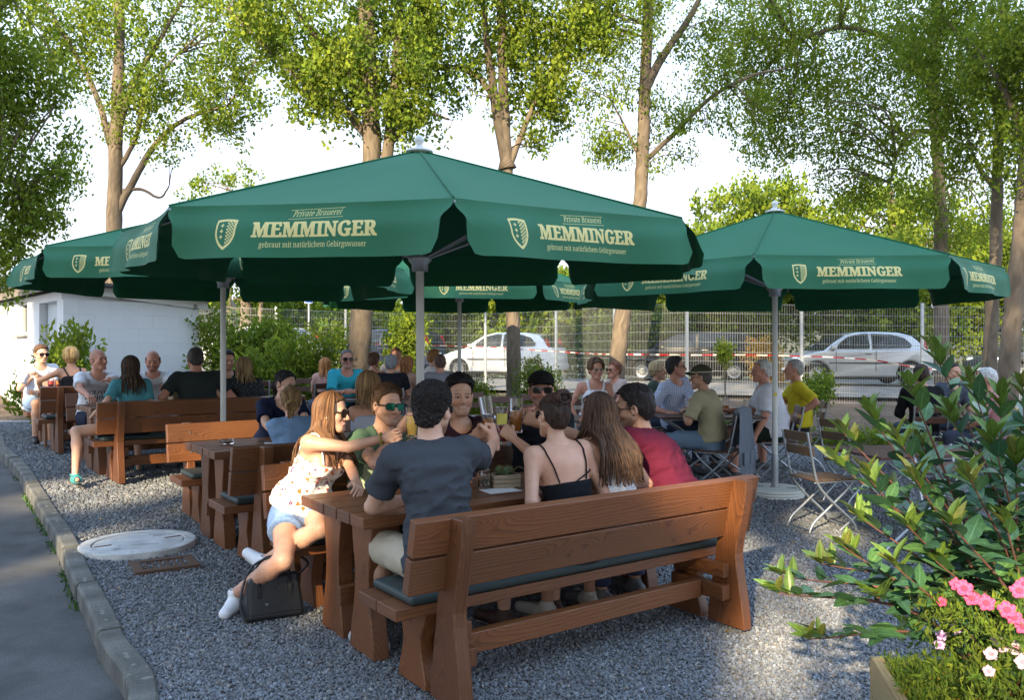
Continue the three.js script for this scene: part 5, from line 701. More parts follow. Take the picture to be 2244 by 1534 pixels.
  const body = (x, y, z) => { let d = trunk(x, y, z, 0); d = smin(d, coneD(neck, x, y, z), 0.045); for (const k of ['L', 'R']) { const A = armC[k]; let q = smin(Math.min(coneD(A[0], x, y, z), coneD(A[1], x, y, z)), Math.min(coneD(A[2], x, y, z), coneD(A[3], x, y, z)), 0.012); d = smin(d, q, 0.03); } let g = 1; for (let i = 0; i < 8; i += 4) { let q = coneD(legC[i], x, y, z); q = smin(q, coneD(legC[i + 1], x, y, z), 0.025); q = smin(q, coneD(legC[i + 2], x, y, z), 0.025); q = smin(q, coneD(legC[i + 3], x, y, z), 0.03); g = Math.min(g, q); } return smin(d, g, 0.035); };
  const bounds = (pts, m) => { const b = new THREE.Box3().setFromPoints(pts).expandByScalar(m); return [b.min.toArray(), b.max.toArray()]; };
  const all = [P, sh.L, sh.R, neckTop, ...['L', 'R'].flatMap((k) => [arms[k].E, arms[k].W, legs[k].kn, legs[k].an, legs[k].toe, legs[k].heel])];
  const [blo, bhi] = bounds(all, 0.16), skinF = (x, y, z) => { const a = vnoise(x * 26, y * 26, z * 26), b = fbm(x * 9, y * 9, z * 9, 2), fr = vnoise(x * 160, y * 160, z * 160) > 0.86 ? 0.9 : 1; return [skin[0] * (0.9 + 0.16 * a) * fr, skin[1] * (0.84 + 0.16 * a + 0.2 * (0.5 - b)) * fr, skin[2] * (0.82 + 0.16 * a + 0.26 * (0.5 - b)) * fr]; };
  const parts = [paint(meshField(body, blo, bhi, 0.0125 * res), skinF)];
  // head
  const HF = headField(o), hg = meshField(HF.f, [-0.105, -0.135, -0.125], [0.105, 0.135, 0.135], (res < 1.2 ? 0.0027 : 0.0036) * res), hairC = (o.hair && o.hair.color) || [0.05, 0.03, 0.02], st = o.stubble || 0;
  paint(hg, (x, y, z) => {
    let c = mul3(skin, 0.95 + 0.1 * vnoise(x * 90, y * 90, z * 90)); const ax = Math.abs(x);
    c = mix3(c, [c[0] * 1.05, c[1] * 0.8, c[2] * 0.78], 0.7 * Math.exp(-(((ax - 0.042) / 0.02) ** 2 + ((y + 0.03) / 0.02) ** 2)) * (z > 0.03 ? 1 : 0));
    if (z > 0.08 && ax < 0.021 && y < -0.057 && y > -0.079) c = o.teeth && Math.abs(y + 0.0672 - ax * 0.12) < 0.0028 && ax < 0.0165 ? [0.62, 0.58, 0.53] : mix3(c, [0.42, 0.13, 0.11], fem ? 0.75 : 0.5);
    if (z > 0.06 && ax > 0.012 && ax < 0.05 && Math.abs(y - 0.0165 - 0.0055 * Math.sin(Math.PI * clamp((ax - 0.008) / 0.05, 0, 1))) < 0.0034) c = mix3(c, hairC, fem ? 0.45 : 0.6);
    const ed = Math.hypot((ax - 0.031) / 0.0125, (y + 0.001) / 0.0048); if (z > 0.07 && ed < 1.4) c = ed < 1 ? (Math.hypot(ax - 0.031, y + 0.001) < 0.0068 ? [0.025, 0.016, 0.012] : [0.42, 0.38, 0.35]) : mix3(c, [0.06, 0.035, 0.03], 0.7);
    if (st && y < -0.04 && z > -0.02 && !(z > 0.075 && ax < 0.02 && y > -0.082 && y < -0.056)) c = mix3(c, hairC, st * sstep(-0.035, -0.055, y) * sstep(-0.03, 0.02, z) * (0.7 + 0.5 * vnoise(x * 300, y * 300, z * 300)));
    if (o.shaved && y > interp(hairEdge.z, hairEdge.y, z)) c = mix3(c, hairC, o.shaved);
    return c;
  });
  hg.applyMatrix4(HM); parts.push(hg);
  for (const k of ['L', 'R']) { const a = arms[k], hsz = (fem ? 0.93 : 1.03) * s, hf = handField(hsz, k, a.W, a.hdir, a.n, a.pose), c = a.W.clone().addScaledVector(a.hdir, 0.085 * hsz).addScaledVector(a.n, 0.02), [lo, hi] = bounds([c], 0.125 * hsz); parts.push(paint(meshField(hf, lo, hi, 0.0034 * Math.min(res, 1.5)), skinF)); }
  mesh('body', joinColored(parts), skinMat, root);
  const info = { root, HM, P, chest, arms, legs, body, torso, trunk, s, hs, toL };
  // top
  const sp = o.shirt; let shirtGeo = null;
  if (sp) {
    const inf = sp.fit ?? 0.014, sl = sp.sleeve ?? 0.62, tank = sp.type === 'tank', hem = sp.hem ?? -0.05, sc = {}, wr = (sp.wrinkle ?? 0.007) * 1.35, topT = sp.top ?? 0.8;
    for (const k of ['L', 'R']) { const a = arms[k]; const full = sl > 1, end = full ? a.E.clone().lerp(a.W, sl - 1) : a.S.clone().lerp(a.E, sl), r0 = 0.054 * s * aw + inf + 0.004, fl = sp.flare ?? 0.012; sc[k] = { c: full ? [cone(a.S, a.E, r0, 0.045 * s * aw + inf), cone(a.E, end, 0.045 * s * aw + inf, 0.036 * s * aw + inf)] : [cone(a.S, end, r0, 0.043 * s * aw + inf + fl)], end, d: end.clone().sub(full ? a.E : a.S).normalize() }; }
    const nC = chest(0, 1.02, sp.neck === 'v' ? 0.06 : 0.035), nR = (sp.neck === 'v' ? 0.105 : sp.neck === 'wide' ? 0.12 : 0.082) * s;
    const holes = tank ? ['L', 'R'].map((k) => arms[k].S.clone().addScaledVector(V3(0, 1, 0), -0.01)) : [];
    const sf = (x, y, z) => {
      let d = trunk(x, y, z, inf), t = lastT;
      if (Math.abs(d) < 0.07) { const n1 = vnoise(x * 13 + y * 6, y * 22 + z * 9, z * 14 - x * 5), n2 = vnoise(x * 28, y * 34 + x * 20, z * 28); const rg = 1 - Math.abs(2 * n1 - 1), rg2 = 1 - Math.abs(2 * n2 - 1); d -= wr * 0.75 * sstep(0.97, 0.82, t) * (1.5 * rg * rg * rg - 0.5 + 0.6 * rg2 * rg2 - 0.2); }
      if (sp.loose) d -= sp.loose * sstep(0.75, -0.05, t);
      d = smax(d, (hem - t) * L, 0.012);
      if (tank) { d = smax(d, (t - (topT + (sp.dip || 0) * 0)) * L, 0.01); for (const h of holes) d = smax(d, (sp.hole ?? 0.1) * s - Math.sqrt((x - h.x) ** 2 + (y - h.y) ** 2 + (z - h.z) ** 2), 0.01); }
      else {
        for (const k of ['L', 'R']) { const q = sc[k]; let a = coneD(q.c[0], x, y, z); if (q.c[1]) a = smin(a, coneD(q.c[1], x, y, z), 0.02); if (Math.abs(a) < 0.06) a -= wr * 0.9 * (vnoise(x * 22 + 5, y * 24, z * 22) - 0.5) * 2; const cut = (x - q.end.x) * q.d.x + (y - q.end.y) * q.d.y + (z - q.end.z) * q.d.z; if (cut > -0.02 && cut < 0.01 && a < 0.03) a -= 0.0025; a = smax(a, cut, 0.006); d = smin(d, a, 0.03); }
        { const nd = Math.sqrt((x - nC.x) ** 2 + (y - nC.y) ** 2 + (z - nC.z) ** 2); d -= 0.0028 * sstep(nR + 0.022, nR + 0.014, nd); }
        d = smax(d, nR - Math.sqrt((x - nC.x) ** 2 + (y - nC.y) ** 2 + (z - nC.z) ** 2), 0.008);
        if (sp.open) { const v = V3(x - sp.open.c.x, y - sp.open.c.y, z - sp.open.c.z); d = smax(d, sp.open.r - v.length(), 0.01); }
      }
      return d;
    };
    const [lo, hi] = bounds([P, sh.L, sh.R, neckB, chest(0, hem, 0), ...(tank ? [] : [sc.L.end, sc.R.end])], 0.2);
    shirtGeo = boxUV(meshField(sf, lo, hi, (sp.cell || 0.0105) * res));
    const shirtMesh = mesh(sp.part || 'shirt', shirtGeo, sp.mat || cloth(sp.color, sp.map), root); info.shirt = shirtMesh;
    if (sp.straps) for (const st2 of sp.straps) { const pts = curve(st2.map((q) => chest(...q)), 18).map((p) => { for (let i = 0; i < 6; i++) { const d = trunk(p.x, p.y, p.z, 0); const ep = 0.004, gx = trunk(p.x + ep, p.y, p.z, 0) - d, gyy = trunk(p.x, p.y + ep, p.z, 0) - d, gz = trunk(p.x, p.y, p.z + ep, 0) - d, gl = Math.hypot(gx, gyy, gz) || 1; const m = 0.006 - d; p.add(V3(gx / gl * m, gyy / gl * m, gz / gl * m)); } return p; }); mesh('strap', tube(pts, sp.strapR || 0.004, 6), sp.mat || cloth(sp.color), shirtMesh); }
    if (sp.print) {   // flat print: the piece of the shirt's own surface under the print, a hair in front of it
      const p = shirtGeo.attributes.position, n = shirtGeo.attributes.normal, ix = shirtGeo.index.array, pos = [], nor = [], uv = [], c0 = chest(sp.print.x || 0, sp.print.t, 0.1), fx = V3(1, 0, 0).applyQuaternion(TW).applyQuaternion(R), fy = V3(0, 1, 0).applyQuaternion(R), fz = V3(0, 0, 1).applyQuaternion(TW).applyQuaternion(R), W2 = sp.print.w / 2, H2 = sp.print.h / 2, q = V3(0, 0, 0), nn = V3(0, 0, 0);
      for (let i = 0; i < ix.length; i += 3) { let ok = true; const row = []; for (let j = 0; j < 3; j++) { q.fromBufferAttribute(p, ix[i + j]).sub(c0); nn.fromBufferAttribute(n, ix[i + j]); const a = q.dot(fx), b = q.dot(fy); if (Math.abs(a) > W2 || Math.abs(b) > H2 || nn.dot(fz) < 0.15) { ok = false; break; } row.push([q.clone().add(c0).addScaledVector(nn, 0.002), nn.clone(), (a / W2 + 1) / 2, (b / H2 + 1) / 2]); } if (ok) for (const [a, b, u, v] of row) { pos.push(a.x, a.y, a.z); nor.push(b.x, b.y, b.z); uv.push(u, v); } }
      if (pos.length) { const g = new THREE.BufferGeometry(); g.setAttribute('position', new THREE.Float32BufferAttribute(pos, 3)); g.setAttribute('normal', new THREE.Float32BufferAttribute(nor, 3)); g.setAttribute('uv', new THREE.Float32BufferAttribute(uv, 2)); mesh('shirt_print', g, sp.print.mat, shirtMesh); }
    }
  }
  // trousers or shorts
  const bt = o.bottom;
  if (bt) {
    const len = bt.len ?? 0.8, inf = bt.fit ?? 0.016, lc = [];
    for (const k of ['L', 'R']) { const g = legs[k]; if (len <= 1) { const end = g.hip.clone().lerp(g.kn, len); lc.push({ c: [cone(g.hip, end, 0.088 * s * lw + inf, lerp(0.088, 0.056, len) * s * lw + inf + (bt.flare ?? 0.014))], end, d: g.kn.clone().sub(g.hip).normalize() }); } else { const end = g.kn.clone().lerp(g.an, len - 1); lc.push({ c: [cone(g.hip, g.kn, 0.088 * s * lw + inf, 0.06 * s * lw + inf), cone(g.kn, end, 0.06 * s * lw + inf, 0.048 * s + inf)], end, d: end.clone().sub(g.kn).normalize() }); } }
    const tf = (x, y, z) => { let d = torso(x, y, z, inf * 0.55), t = lastT; d = smax(d, (t - (bt.waist ?? 0.14)) * L, 0.01); for (const q of lc) { let a = coneD(q.c[0], x, y, z); if (q.c[1]) a = smin(a, coneD(q.c[1], x, y, z), 0.02); if (Math.abs(a) < 0.06) a -= 0.006 * (vnoise(x * 20, y * 20, z * 20) - 0.5) * 2 + 0.004 * (vnoise(x * 45, y * 45, z * 30) - 0.5); a = smax(a, (x - q.end.x) * q.d.x + (y - q.end.y) * q.d.y + (z - q.end.z) * q.d.z, 0.008); d = smin(d, a, 0.03); } return d; };
    const [lo, hi] = bounds([P, chest(0, 0.2, 0), legs.L.hip, legs.R.hip, ...lc.map((q) => q.end), ...(len > 1 ? [legs.L.kn, legs.R.kn] : [])], 0.2);
    mesh(len <= 1 ? 'shorts' : 'trousers', boxUV(meshField(tf, lo, hi, 0.012 * res)), cloth(bt.color, bt.map), root);
  }
  // shoes
  if (o.shoes) for (const k of ['L', 'R']) {
    const g = legs[k], dir = g.toe.clone().sub(g.heel), up = V3(0, 1, 0), cs = [cone(g.heel.clone().add(V3(0, 0.004, 0)), g.heel.clone().lerp(g.toe, 0.5), 0.04 * s, 0.042 * s), cone(g.heel.clone().lerp(g.toe, 0.5), g.toe.clone().addScaledVector(dir, 0.1), 0.042 * s, 0.034 * s)], ank = cone(g.heel.clone().lerp(g.toe, 0.2), g.an.clone().add(V3(0, 0.008, 0)), 0.042 * s, 0.043 * s), base = Math.min(g.toe.y, g.heel.y) - 0.034;
    const fl = g.sole !== undefined, yb = base; const planeN = up;
    const ff = (x, y, z) => { let d = smin(coneD(cs[0], x, y, z), coneD(cs[1], x, y, z), 0.02); d = smin(d, coneD(ank, x, y, z), 0.02); d = smax(d, -coneD([g.an.x, g.an.y + 0.045, g.an.z, 0, 0.1, 0, 0.036, 0.04, 100], x, y, z), 0.006); return d; };
    const [lo, hi] = bounds([g.heel, g.toe, g.an], 0.1); const sm = mesh('shoe', boxUV(meshField(ff, lo, hi, 0.007 * res)), std(...o.shoes, 0.6), root);
    if (o.soles) { const sd = dir.clone().normalize(), pts = []; for (let i = 0; i <= 12; i++) pts.push(g.heel.clone().addScaledVector(dir, i / 12 * 1.12).add(V3(0, -0.033 * s, 0))); mesh('sole', tube(pts, pts.map((_, i) => 0.016 + 0.004 * Math.sin(i / 12 * Math.PI)), 8), std(...o.soles, 0.7), sm); }
    if (o.laces) for (let i = 0; i < 4; i++) { const c = g.heel.clone().lerp(g.toe, 0.42 + i * 0.13).add(V3(0, 0.038 - i * 0.003, 0)), sd2 = dir.clone().normalize().cross(up).multiplyScalar(0.024); mesh('lace', tube([c.clone().add(sd2).add(V3(0, -0.008, 0)), c.clone().add(V3(0, 0.006, 0)), c.clone().sub(sd2).add(V3(0, -0.008, 0))], 0.0035, 5), std(0.8, 0.8, 0.8, 0.8), sm); }
  }
  if (o.sandals) for (const k of ['L', 'R']) { const g = legs[k], d = g.toe.clone().sub(g.heel), m2 = std(...o.sandals, 0.6), pts = []; for (let i = 0; i <= 10; i++) pts.push(g.heel.clone().addScaledVector(d, i / 10 * 1.15).add(V3(0, -0.03, 0))); const so = mesh('sandal', tube(pts, 0.026, 8).translate(0, 0, 0), std(0.03, 0.03, 0.03, 0.8), root); so.geometry.translate(0, -pts[0].y, 0).scale(1, 0.45, 1).translate(0, pts[0].y - 0.002, 0); for (const [t, r] of [[0.3, 0.042], [0.62, 0.038], [0.9, 0.034]]) mesh('sandal_strap', new THREE.TorusGeometry(r, 0.008, 8, 20).applyQuaternion(new THREE.Quaternion().setFromUnitVectors(V3(0, 0, 1), d.clone().normalize())).translate(...g.heel.clone().addScaledVector(d, t).add(V3(0, 0.002, 0)).toArray()), m2, so); mesh('sandal_strap', new THREE.TorusGeometry(0.043, 0.008, 8, 20).rotateX(Math.PI / 2).translate(g.an.x, g.an.y + 0.01, g.an.z), m2, so); }
  addHair(o, info, HF, hairC, res);
  addFace(o, info);
  return info;
}
function addHair(o, info, HF, hairC, res) {
  const h = o.hair, { HM, root } = info; if (!h || h.type === 'none') return;
  const th = h.thick ?? 0.014, nz = h.noise ?? 0.006, top = h.top ?? 0, R = rng(h.seed || 3), hi = hairC, lo = mul3(hairC, 0.55), tone = (x, y, z) => mix3(lo, mix3(hi, h.streak || mul3(hairC, 1.5), 0.5 * vnoise(x * 9, y * 4, z * 9)), clamp(vnoise(x * 130, y * 25, z * 130) * 1.3 - 0.1, 0, 1));
  const edgeY = (z, x) => interp(hairEdge.z, hairEdge.y, z) + (h.lift || 0) - (h.fringe || 0) * sstep(0.03, 0.08, z) + (z > 0.03 && h.recede ? h.recede * sstep(0.01, 0.045, Math.abs(x)) : 0);
  const cap = (x, y, z) => { let d = HF.scalp(x, y, z) - th - top * sstep(0.03, 0.1, y) * (0.6 + 0.4 * sstep(-0.08, 0.05, z)); if (Math.abs(d) < 0.03) { const f = h.curl ? 95 : 60; d -= nz * ((vnoise(x * f, y * f * (h.curl ? 1 : 0.35), z * f) - 0.5) * 2 + (vnoise(x * 190, y * (h.curl ? 190 : 50), z * 190) - 0.5)); } if (h.type === 'balding') d = smax(d, y - 0.045 - 0.0 * z, 0.01); return smax(d, (edgeY(z, x) - y) * 0.8, 0.01); };
  const list = [paint(meshField(cap, [-0.13, -0.12, -0.15], [0.13, 0.18, 0.14], 0.0042 * res), tone).applyMatrix4(HM)];
  const inv = HM.clone().invert();
  const push = (p, m) => { for (let i = 0; i < 3; i++) { const d = info.body(p.x, p.y, p.z) - m; if (d > 0) return p; const e = 0.005, gx = info.body(p.x + e, p.y, p.z) - d - m, gy = info.body(p.x, p.y + e, p.z) - d - m, gz = info.body(p.x, p.y, p.z + e) - d - m, l = Math.hypot(gx, gy, gz) || 1; p.x -= gx / l * d; p.y -= gy / l * d * 0.3; p.z -= gz / l * d; } return p; };
  const lock = (pts, r0, r1, n = 12) => { const c = curve(pts, n); const g = tube(c, c.map((_, i) => lerp(r0, r1, (i / n) ** 1.6)), 6); list.push(paint(g, (() => { const k = 0.45 + 1.0 * R(), t = R(); return () => mul3(mix3(hairC, h.streak || hairC, t * 0.8), k); })())); };
  if (h.type === 'long') {
    const N = Math.round((h.count || 130) * (res < 1.2 ? 2 : 1) / Math.sqrt(res)), len = h.len || 0.4, a0 = h.front ?? 55;
    for (let i = 0; i < N; i++) {
      const az = (a0 + (360 - 2 * a0) * (i + R()) / N) * dg, sx = Math.sin(az), cz = Math.cos(az), jit = 0.012 * R(), pts = [];
      for (const [el, rr] of [[82, 1], [55, 1], [25, 1.02], [-5, 1.06]]) { const a = el * dg, k = 1.1 + jit * 4 + (rr - 1); pts.push(V3(sx * Math.cos(a) * 0.08 * k + 0.0, 0.035 + Math.sin(a) * 0.09 * k, -0.014 + cz * Math.cos(a) * 0.1 * k).applyMatrix4(HM)); }
      let p = pts[3].clone(); const ll = len * (0.8 + 0.3 * R()) * info.s, steps = 7, dx = (R() - 0.5) * 0.05, dz = (R() - 0.5) * 0.03, cen = V3(0, -0.12, -0.03).applyMatrix4(HM);
      for (let k = 1; k <= steps; k++) { const t = k / steps; const q = p.clone(); q.y -= ll / steps; q.x += (cen.x - q.x) * 0.05 + dx / steps + (h.sway ? h.sway[0] / steps : 0) + 0.012 * Math.sin(k * 1.3 + i) * (h.wavy || 0.3); q.z += (cen.z - q.z) * 0.05 + dz / steps + (h.sway ? h.sway[1] / steps : 0); push(q, (h.off || 0.016) + 0.02 * R()); pts.push(q.clone()); p = q; }
      lock(pts, (h.r || 0.012) * (res < 1.2 ? 0.62 : 1), 0.0025, 16);
    }
  }
  if (h.type === 'bun' || h.type === 'low') {
    const c = h.type === 'bun' ? V3(0, h.bunY ?? 0.085, h.bunZ ?? -0.1) : V3(0, -0.05, -0.115), r = h.bunR || 0.042;
    for (let i = 0; i < 26; i++) { const a = i / 26 * 6.28 * 3 + R(), t = (i / 26 - 0.5) * 1.6, pts = []; for (let k = 0; k <= 5; k++) { const b = a + k * 0.55, rr = r * Math.cos(t + k * 0.06) * (0.86 + 0.2 * R()); pts.push(V3(c.x + Math.cos(b) * rr, c.y + Math.sin(b) * rr * 0.9, c.z + Math.sin(t) * r * 0.85 - 0.01 * k * 0.2).applyMatrix4(HM)); } lock(pts, 0.013, 0.008, 10); }
    list.push(paint(new THREE.SphereGeometry(r * 0.85, 16, 12).translate(c.x, c.y, c.z), tone).applyMatrix4(HM));
    for (let i = 0; i < 46; i++) { const az = (40 + 280 * i / 46) * dg, pts = []; for (let k = 0; k <= 4; k++) { const t = k / 4, a = lerp(10 + 25 * R(), 40, t) * dg, q = V3(Math.sin(az) * Math.cos(a) * 0.084, 0.035 + Math.sin(a) * 0.096, -0.014 + Math.cos(az) * Math.cos(a) * 0.106); q.lerp(V3(c.x, c.y, c.z + 0.02), t * t); const d = HF.scalp(q.x, q.y, q.z); if (d < th) { const l = Math.hypot(q.x, q.y - 0.035, q.z + 0.014) || 1, m = th + 0.001 - d; q.x += q.x / l * m; q.y += (q.y - 0.035) / l * m; q.z += (q.z + 0.014) / l * m; } pts.push(q.applyMatrix4(HM)); } lock(pts, 0.007, 0.006, 8); }
    if (h.type === 'low') for (let i = 0; i < 12; i++) { const pts = [c.clone(), V3(c.x + (R() - 0.5) * 0.05, c.y - 0.04, c.z - 0.01 - 0.02 * R()), V3(c.x + (R() - 0.5) * 0.07, c.y - 0.08 - 0.03 * R(), c.z + 0.005)].map((p) => p.applyMatrix4(HM)); lock(pts, 0.01, 0.003, 8); }
  }
  if (h.type === 'bob') {
    const N = Math.round(120 / Math.sqrt(res)), len = h.len || 0.1, a0 = h.front ?? 48;
    for (let i = 0; i < N; i++) { const az = (a0 + (360 - 2 * a0) * (i + R()) / N) * dg, pts = []; for (const [el, k] of [[85, 1.08], [55, 1.14], [25, 1.2], [-8, 1.2], [-8 - len * 170, 1.2], [-8 - len * 330, 1.08]]) { const a = Math.max(-70, el) * dg, kk = k + 0.06 * R(); pts.push(V3(Math.sin(az) * Math.cos(Math.max(a, -0.3)) * 0.08 * kk, 0.035 + Math.sin(a) * 0.1 * kk, -0.014 + Math.cos(az) * Math.cos(Math.max(a, -0.3)) * 0.1 * kk).applyMatrix4(HM)); } lock(pts, 0.012, 0.005, 10); }
  }
  if (h.type === 'curls' || h.tufts) {
    const N = Math.round((h.tufts || 420) * (res < 1.2 ? 1.8 : 1) / res), cl = h.curlR || 0.011;
    for (let i = 0; i < N; i++) {
      const az = R() * 6.283, el = Math.asin(lerp(-0.45, 1, R())), d = V3(Math.sin(az) * Math.cos(el), Math.sin(el), Math.cos(az) * Math.cos(el)), q = V3(d.x * 0.077, 0.035 + d.y * 0.088, -0.014 + d.z * 0.098); if (q.y < edgeY(q.z, q.x) + 0.006) continue;
      const n = d.clone(), tv = V3(R() - 0.5, R() - 0.5, R() - 0.5).cross(n).normalize(), b = n.clone().cross(tv), pts = [], off = th + top * sstep(0.03, 0.1, q.y) - 0.004;
      if (h.type === 'curls') { for (let k = 0; k <= 7; k++) { const a = k * 0.9; pts.push(q.clone().addScaledVector(n, off + k * 0.0016).addScaledVector(tv, Math.cos(a) * cl).addScaledVector(b, Math.sin(a) * cl).applyMatrix4(HM)); } lock(pts, 0.0038, 0.0016, 12); }
      else { const comb = V3(...(h.comb || [0, -0.3, -1])); comb.addScaledVector(n, -comb.dot(n) * 0.75).normalize().add(V3(R() - 0.5, R() - 0.5, R() - 0.5).multiplyScalar(0.5)); for (let k = 0; k <= 3; k++) pts.push(q.clone().addScaledVector(n, off - 0.001 + k * (h.spike || 0.0012)).addScaledVector(comb, k * 0.009).applyMatrix4(HM)); lock(pts, 0.0032, 0.0008, 5); }
    }
  }
  mesh('hair', joinColored(list), hairMat(hairC), root);
}
function addFace(o, info) {
  const { HM, root } = info, put = (name, g, mat, parent = root) => mesh(name, g.applyMatrix4(HM), mat, parent);
  const gl = o.glasses;
  if (gl) {
    const lw = gl.w || 0.027, lh = gl.h || 0.02, y0 = gl.y ?? 0.0, z0 = gl.z ?? 0.1, tilt = gl.tilt || 0, sh = (k) => { const s = new THREE.Shape(), n = 28; for (let i = 0; i < n; i++) { const a = i / n * 6.283, c = Math.cos(a), q = Math.sin(a), p = 2 / (gl.sq || 3), x = Math.sign(c) * Math.abs(c) ** p * lw * k, y = Math.sign(q) * Math.abs(q) ** p * lh * k - (gl.drop || 0) * c; i ? s.lineTo(x, y) : s.moveTo(x, y); } return s; };
    const M = (g, k) => g.rotateY(k * 0.2).translate(k * 0.035, 0, -0.004).rotateX(tilt).translate(0, y0, z0);
    let frame = null; const geos = [];
    for (const k of [-1, 1]) { const ring = sh(1.12); ring.holes.push(sh(0.95)); geos.push(M(new THREE.ExtrudeGeometry(ring, { depth: 0.004, bevelEnabled: false }).translate(0, 0, -0.001), k)); }
    geos.push(box(0.016, 0.004, 0.004, 0, 0.006, 0.002, 0.001).rotateX(tilt).translate(0, y0, z0));
    for (const k of [-1, 1]) geos.push(tube([V3(k * 0.066, 0.006, -0.012), V3(k * 0.08, 0.006, -0.05), V3(k * 0.084, 0.004, -0.1), V3(k * 0.082, -0.014, -0.125)].map((p) => p.applyAxisAngle(V3(1, 0, 0), tilt).add(V3(0, y0, z0))), gl.temple || 0.0028, 6));
    frame = put(gl.dark ? 'sunglasses' : 'glasses', merge(geos), std(...(gl.frame || [0.015, 0.012, 0.012]), 0.3));
    for (const k of [-1, 1]) put('lens', M(new THREE.ExtrudeGeometry(sh(0.97), { depth: 0.002, bevelEnabled: false }), k), gl.dark ? std(...gl.dark, 0.06, gl.metal || 0) : glassPane, frame);
  }
  if (o.cap) {
    const c = o.cap, hf = (x, y, z) => { let d = smax(ellD(x, y, z, 0, 0.05, -0.012, 0.097, 0.094, 0.117), (c.y ?? 0.048) - y - 0.0 * z, 0.01); const brim = smax(ellD(x, y, z, 0, (c.y ?? 0.05) + 0.004 - x * x * 3.6, 0.1, 0.084, 0.011, c.brim || 0.085), -ellD(x, y, z, 0, 0.04, -0.014, 0.08, 0.2, 0.1), 0.004); return smin(d, brim, 0.008); };
    const m = put('cap', boxUV(meshField(hf, [-0.12, 0.0, -0.15], [0.12, 0.17, 0.21], 0.004)), cloth(c.color));
    put('cap_button', new THREE.SphereGeometry(0.007, 10, 6).translate(0, 0.145, -0.012), cloth(c.color), m);
    if (c.band) put('cap_band', lathe([[0.1, 0], [0.102, 0.006], [0.1, 0.012]], 32).scale(1, 1, 1.2).translate(0, 0.055, -0.012), std(...c.band, 0.8), m);
  }
  if (o.bracelet) { const a = info.arms[o.bracelet.arm], d = a.W.clone().sub(a.E).normalize(), g = new THREE.TorusGeometry(0.033 * info.s, o.bracelet.r || 0.005, 8, 24), q = new THREE.Quaternion().setFromUnitVectors(V3(0, 0, 1), d); g.applyQuaternion(q).translate(...a.W.clone().addScaledVector(d, -0.025).toArray()); mesh(o.bracelet.name || 'bracelet', g, std(...o.bracelet.color, 0.4, o.bracelet.metal || 0), root); }
  if (o.earring) for (const k of [-1, 1]) put('earring', new THREE.SphereGeometry(0.0055, 8, 6).translate(k * 0.088, -0.036, 0.0), std(0.8, 0.78, 0.7, 0.2, 0.6));
}
// ---------------------------------------------------------------- the guests
function canvasTex(W, H, draw) { const cv = document.createElement('canvas'); cv.width = W; cv.height = H; draw(cv.getContext('2d'), W, H); const t = new THREE.CanvasTexture(cv); t.colorSpace = THREE.SRGBColorSpace; t.wrapS = t.wrapT = THREE.RepeatWrapping; return t; }
const floral = canvasTex(512, 512, (c, W, H) => {
  c.fillStyle = '#f4f1ee'; c.fillRect(0, 0, W, H); const R = rng(21);
  for (let i = 0; i < 46; i++) { const x = R() * W, y = R() * H, r = 11 + 12 * R(), kind = R(); for (const [ox, oy] of [[0, 0], [W, 0], [-W, 0], [0, H], [0, -H]]) { c.save(); c.translate(x + ox, y + oy); c.rotate(i); c.fillStyle = '#5f6b4a'; for (let k = 0; k < 3; k++) { c.beginPath(); c.ellipse(Math.cos(k * 2.3) * r * 1.15, Math.sin(k * 2.3) * r * 1.15, r * 0.55, r * 0.22, k * 2.3, 0, 6.3); c.fill(); } c.fillStyle = kind > 0.75 ? '#6a4a8a' : kind > 0.35 ? '#d9642c' : '#c63f22'; for (let k = 0; k < 5; k++) { c.beginPath(); c.arc(Math.cos(k * 1.257) * r * 0.5, Math.sin(k * 1.257) * r * 0.5, r * 0.42, 0, 6.3); c.fill(); } c.fillStyle = '#e9a24a'; c.beginPath(); c.arc(0, 0, r * 0.28, 0, 6.3); c.fill(); c.restore(); } }
}); floral.repeat.set(2.7, 2.7);
const plaid = canvasTex(256, 256, (c, W, H) => { c.fillStyle = '#e8ecf4'; c.fillRect(0, 0, W, H); for (let i = 0; i < 4; i++) { c.fillStyle = 'rgba(40,70,150,0.5)'; c.fillRect(i * 64, 0, 14, H); c.fillRect(0, i * 64, W, 14); c.fillStyle = 'rgba(70,110,190,0.35)'; c.fillRect(i * 64 + 26, 0, 9, H); c.fillRect(0, i * 64 + 26, W, 9); } }); plaid.repeat.set(9, 9);
const denim = canvasTex(256, 256, (c, W, H) => { c.fillStyle = '#7594c2'; c.fillRect(0, 0, W, H); const R = rng(2); for (let i = 0; i < 5000; i++) { c.fillStyle = `rgba(${R() < 0.5 ? '255,255,255' : '20,40,90'},0.10)`; c.fillRect(R() * W, R() * H, 2, 5); } for (let i = 0; i < 14; i++) { const x = R() * W, y = R() * H, g = c.createRadialGradient(x, y, 0, x, y, 40); g.addColorStop(0, 'rgba(190,210,240,0.35)'); g.addColorStop(1, 'rgba(190,210,240,0)'); c.fillStyle = g; c.fillRect(0, 0, W, H); } }); denim.repeat.set(3, 3);
const blueFloral = canvasTex(256, 256, (c, W, H) => { c.fillStyle = '#e6e8f2'; c.fillRect(0, 0, W, H); const R = rng(5); for (let i = 0; i < 60; i++) { c.fillStyle = ['#2c3f9a', '#4458b8', '#1d2a66'][i % 3]; c.beginPath(); c.ellipse(R() * W, R() * H, 6 + 16 * R(), 5 + 7 * R(), R() * 6, 0, 6.3); c.fill(); } }); blueFloral.repeat.set(4, 4);
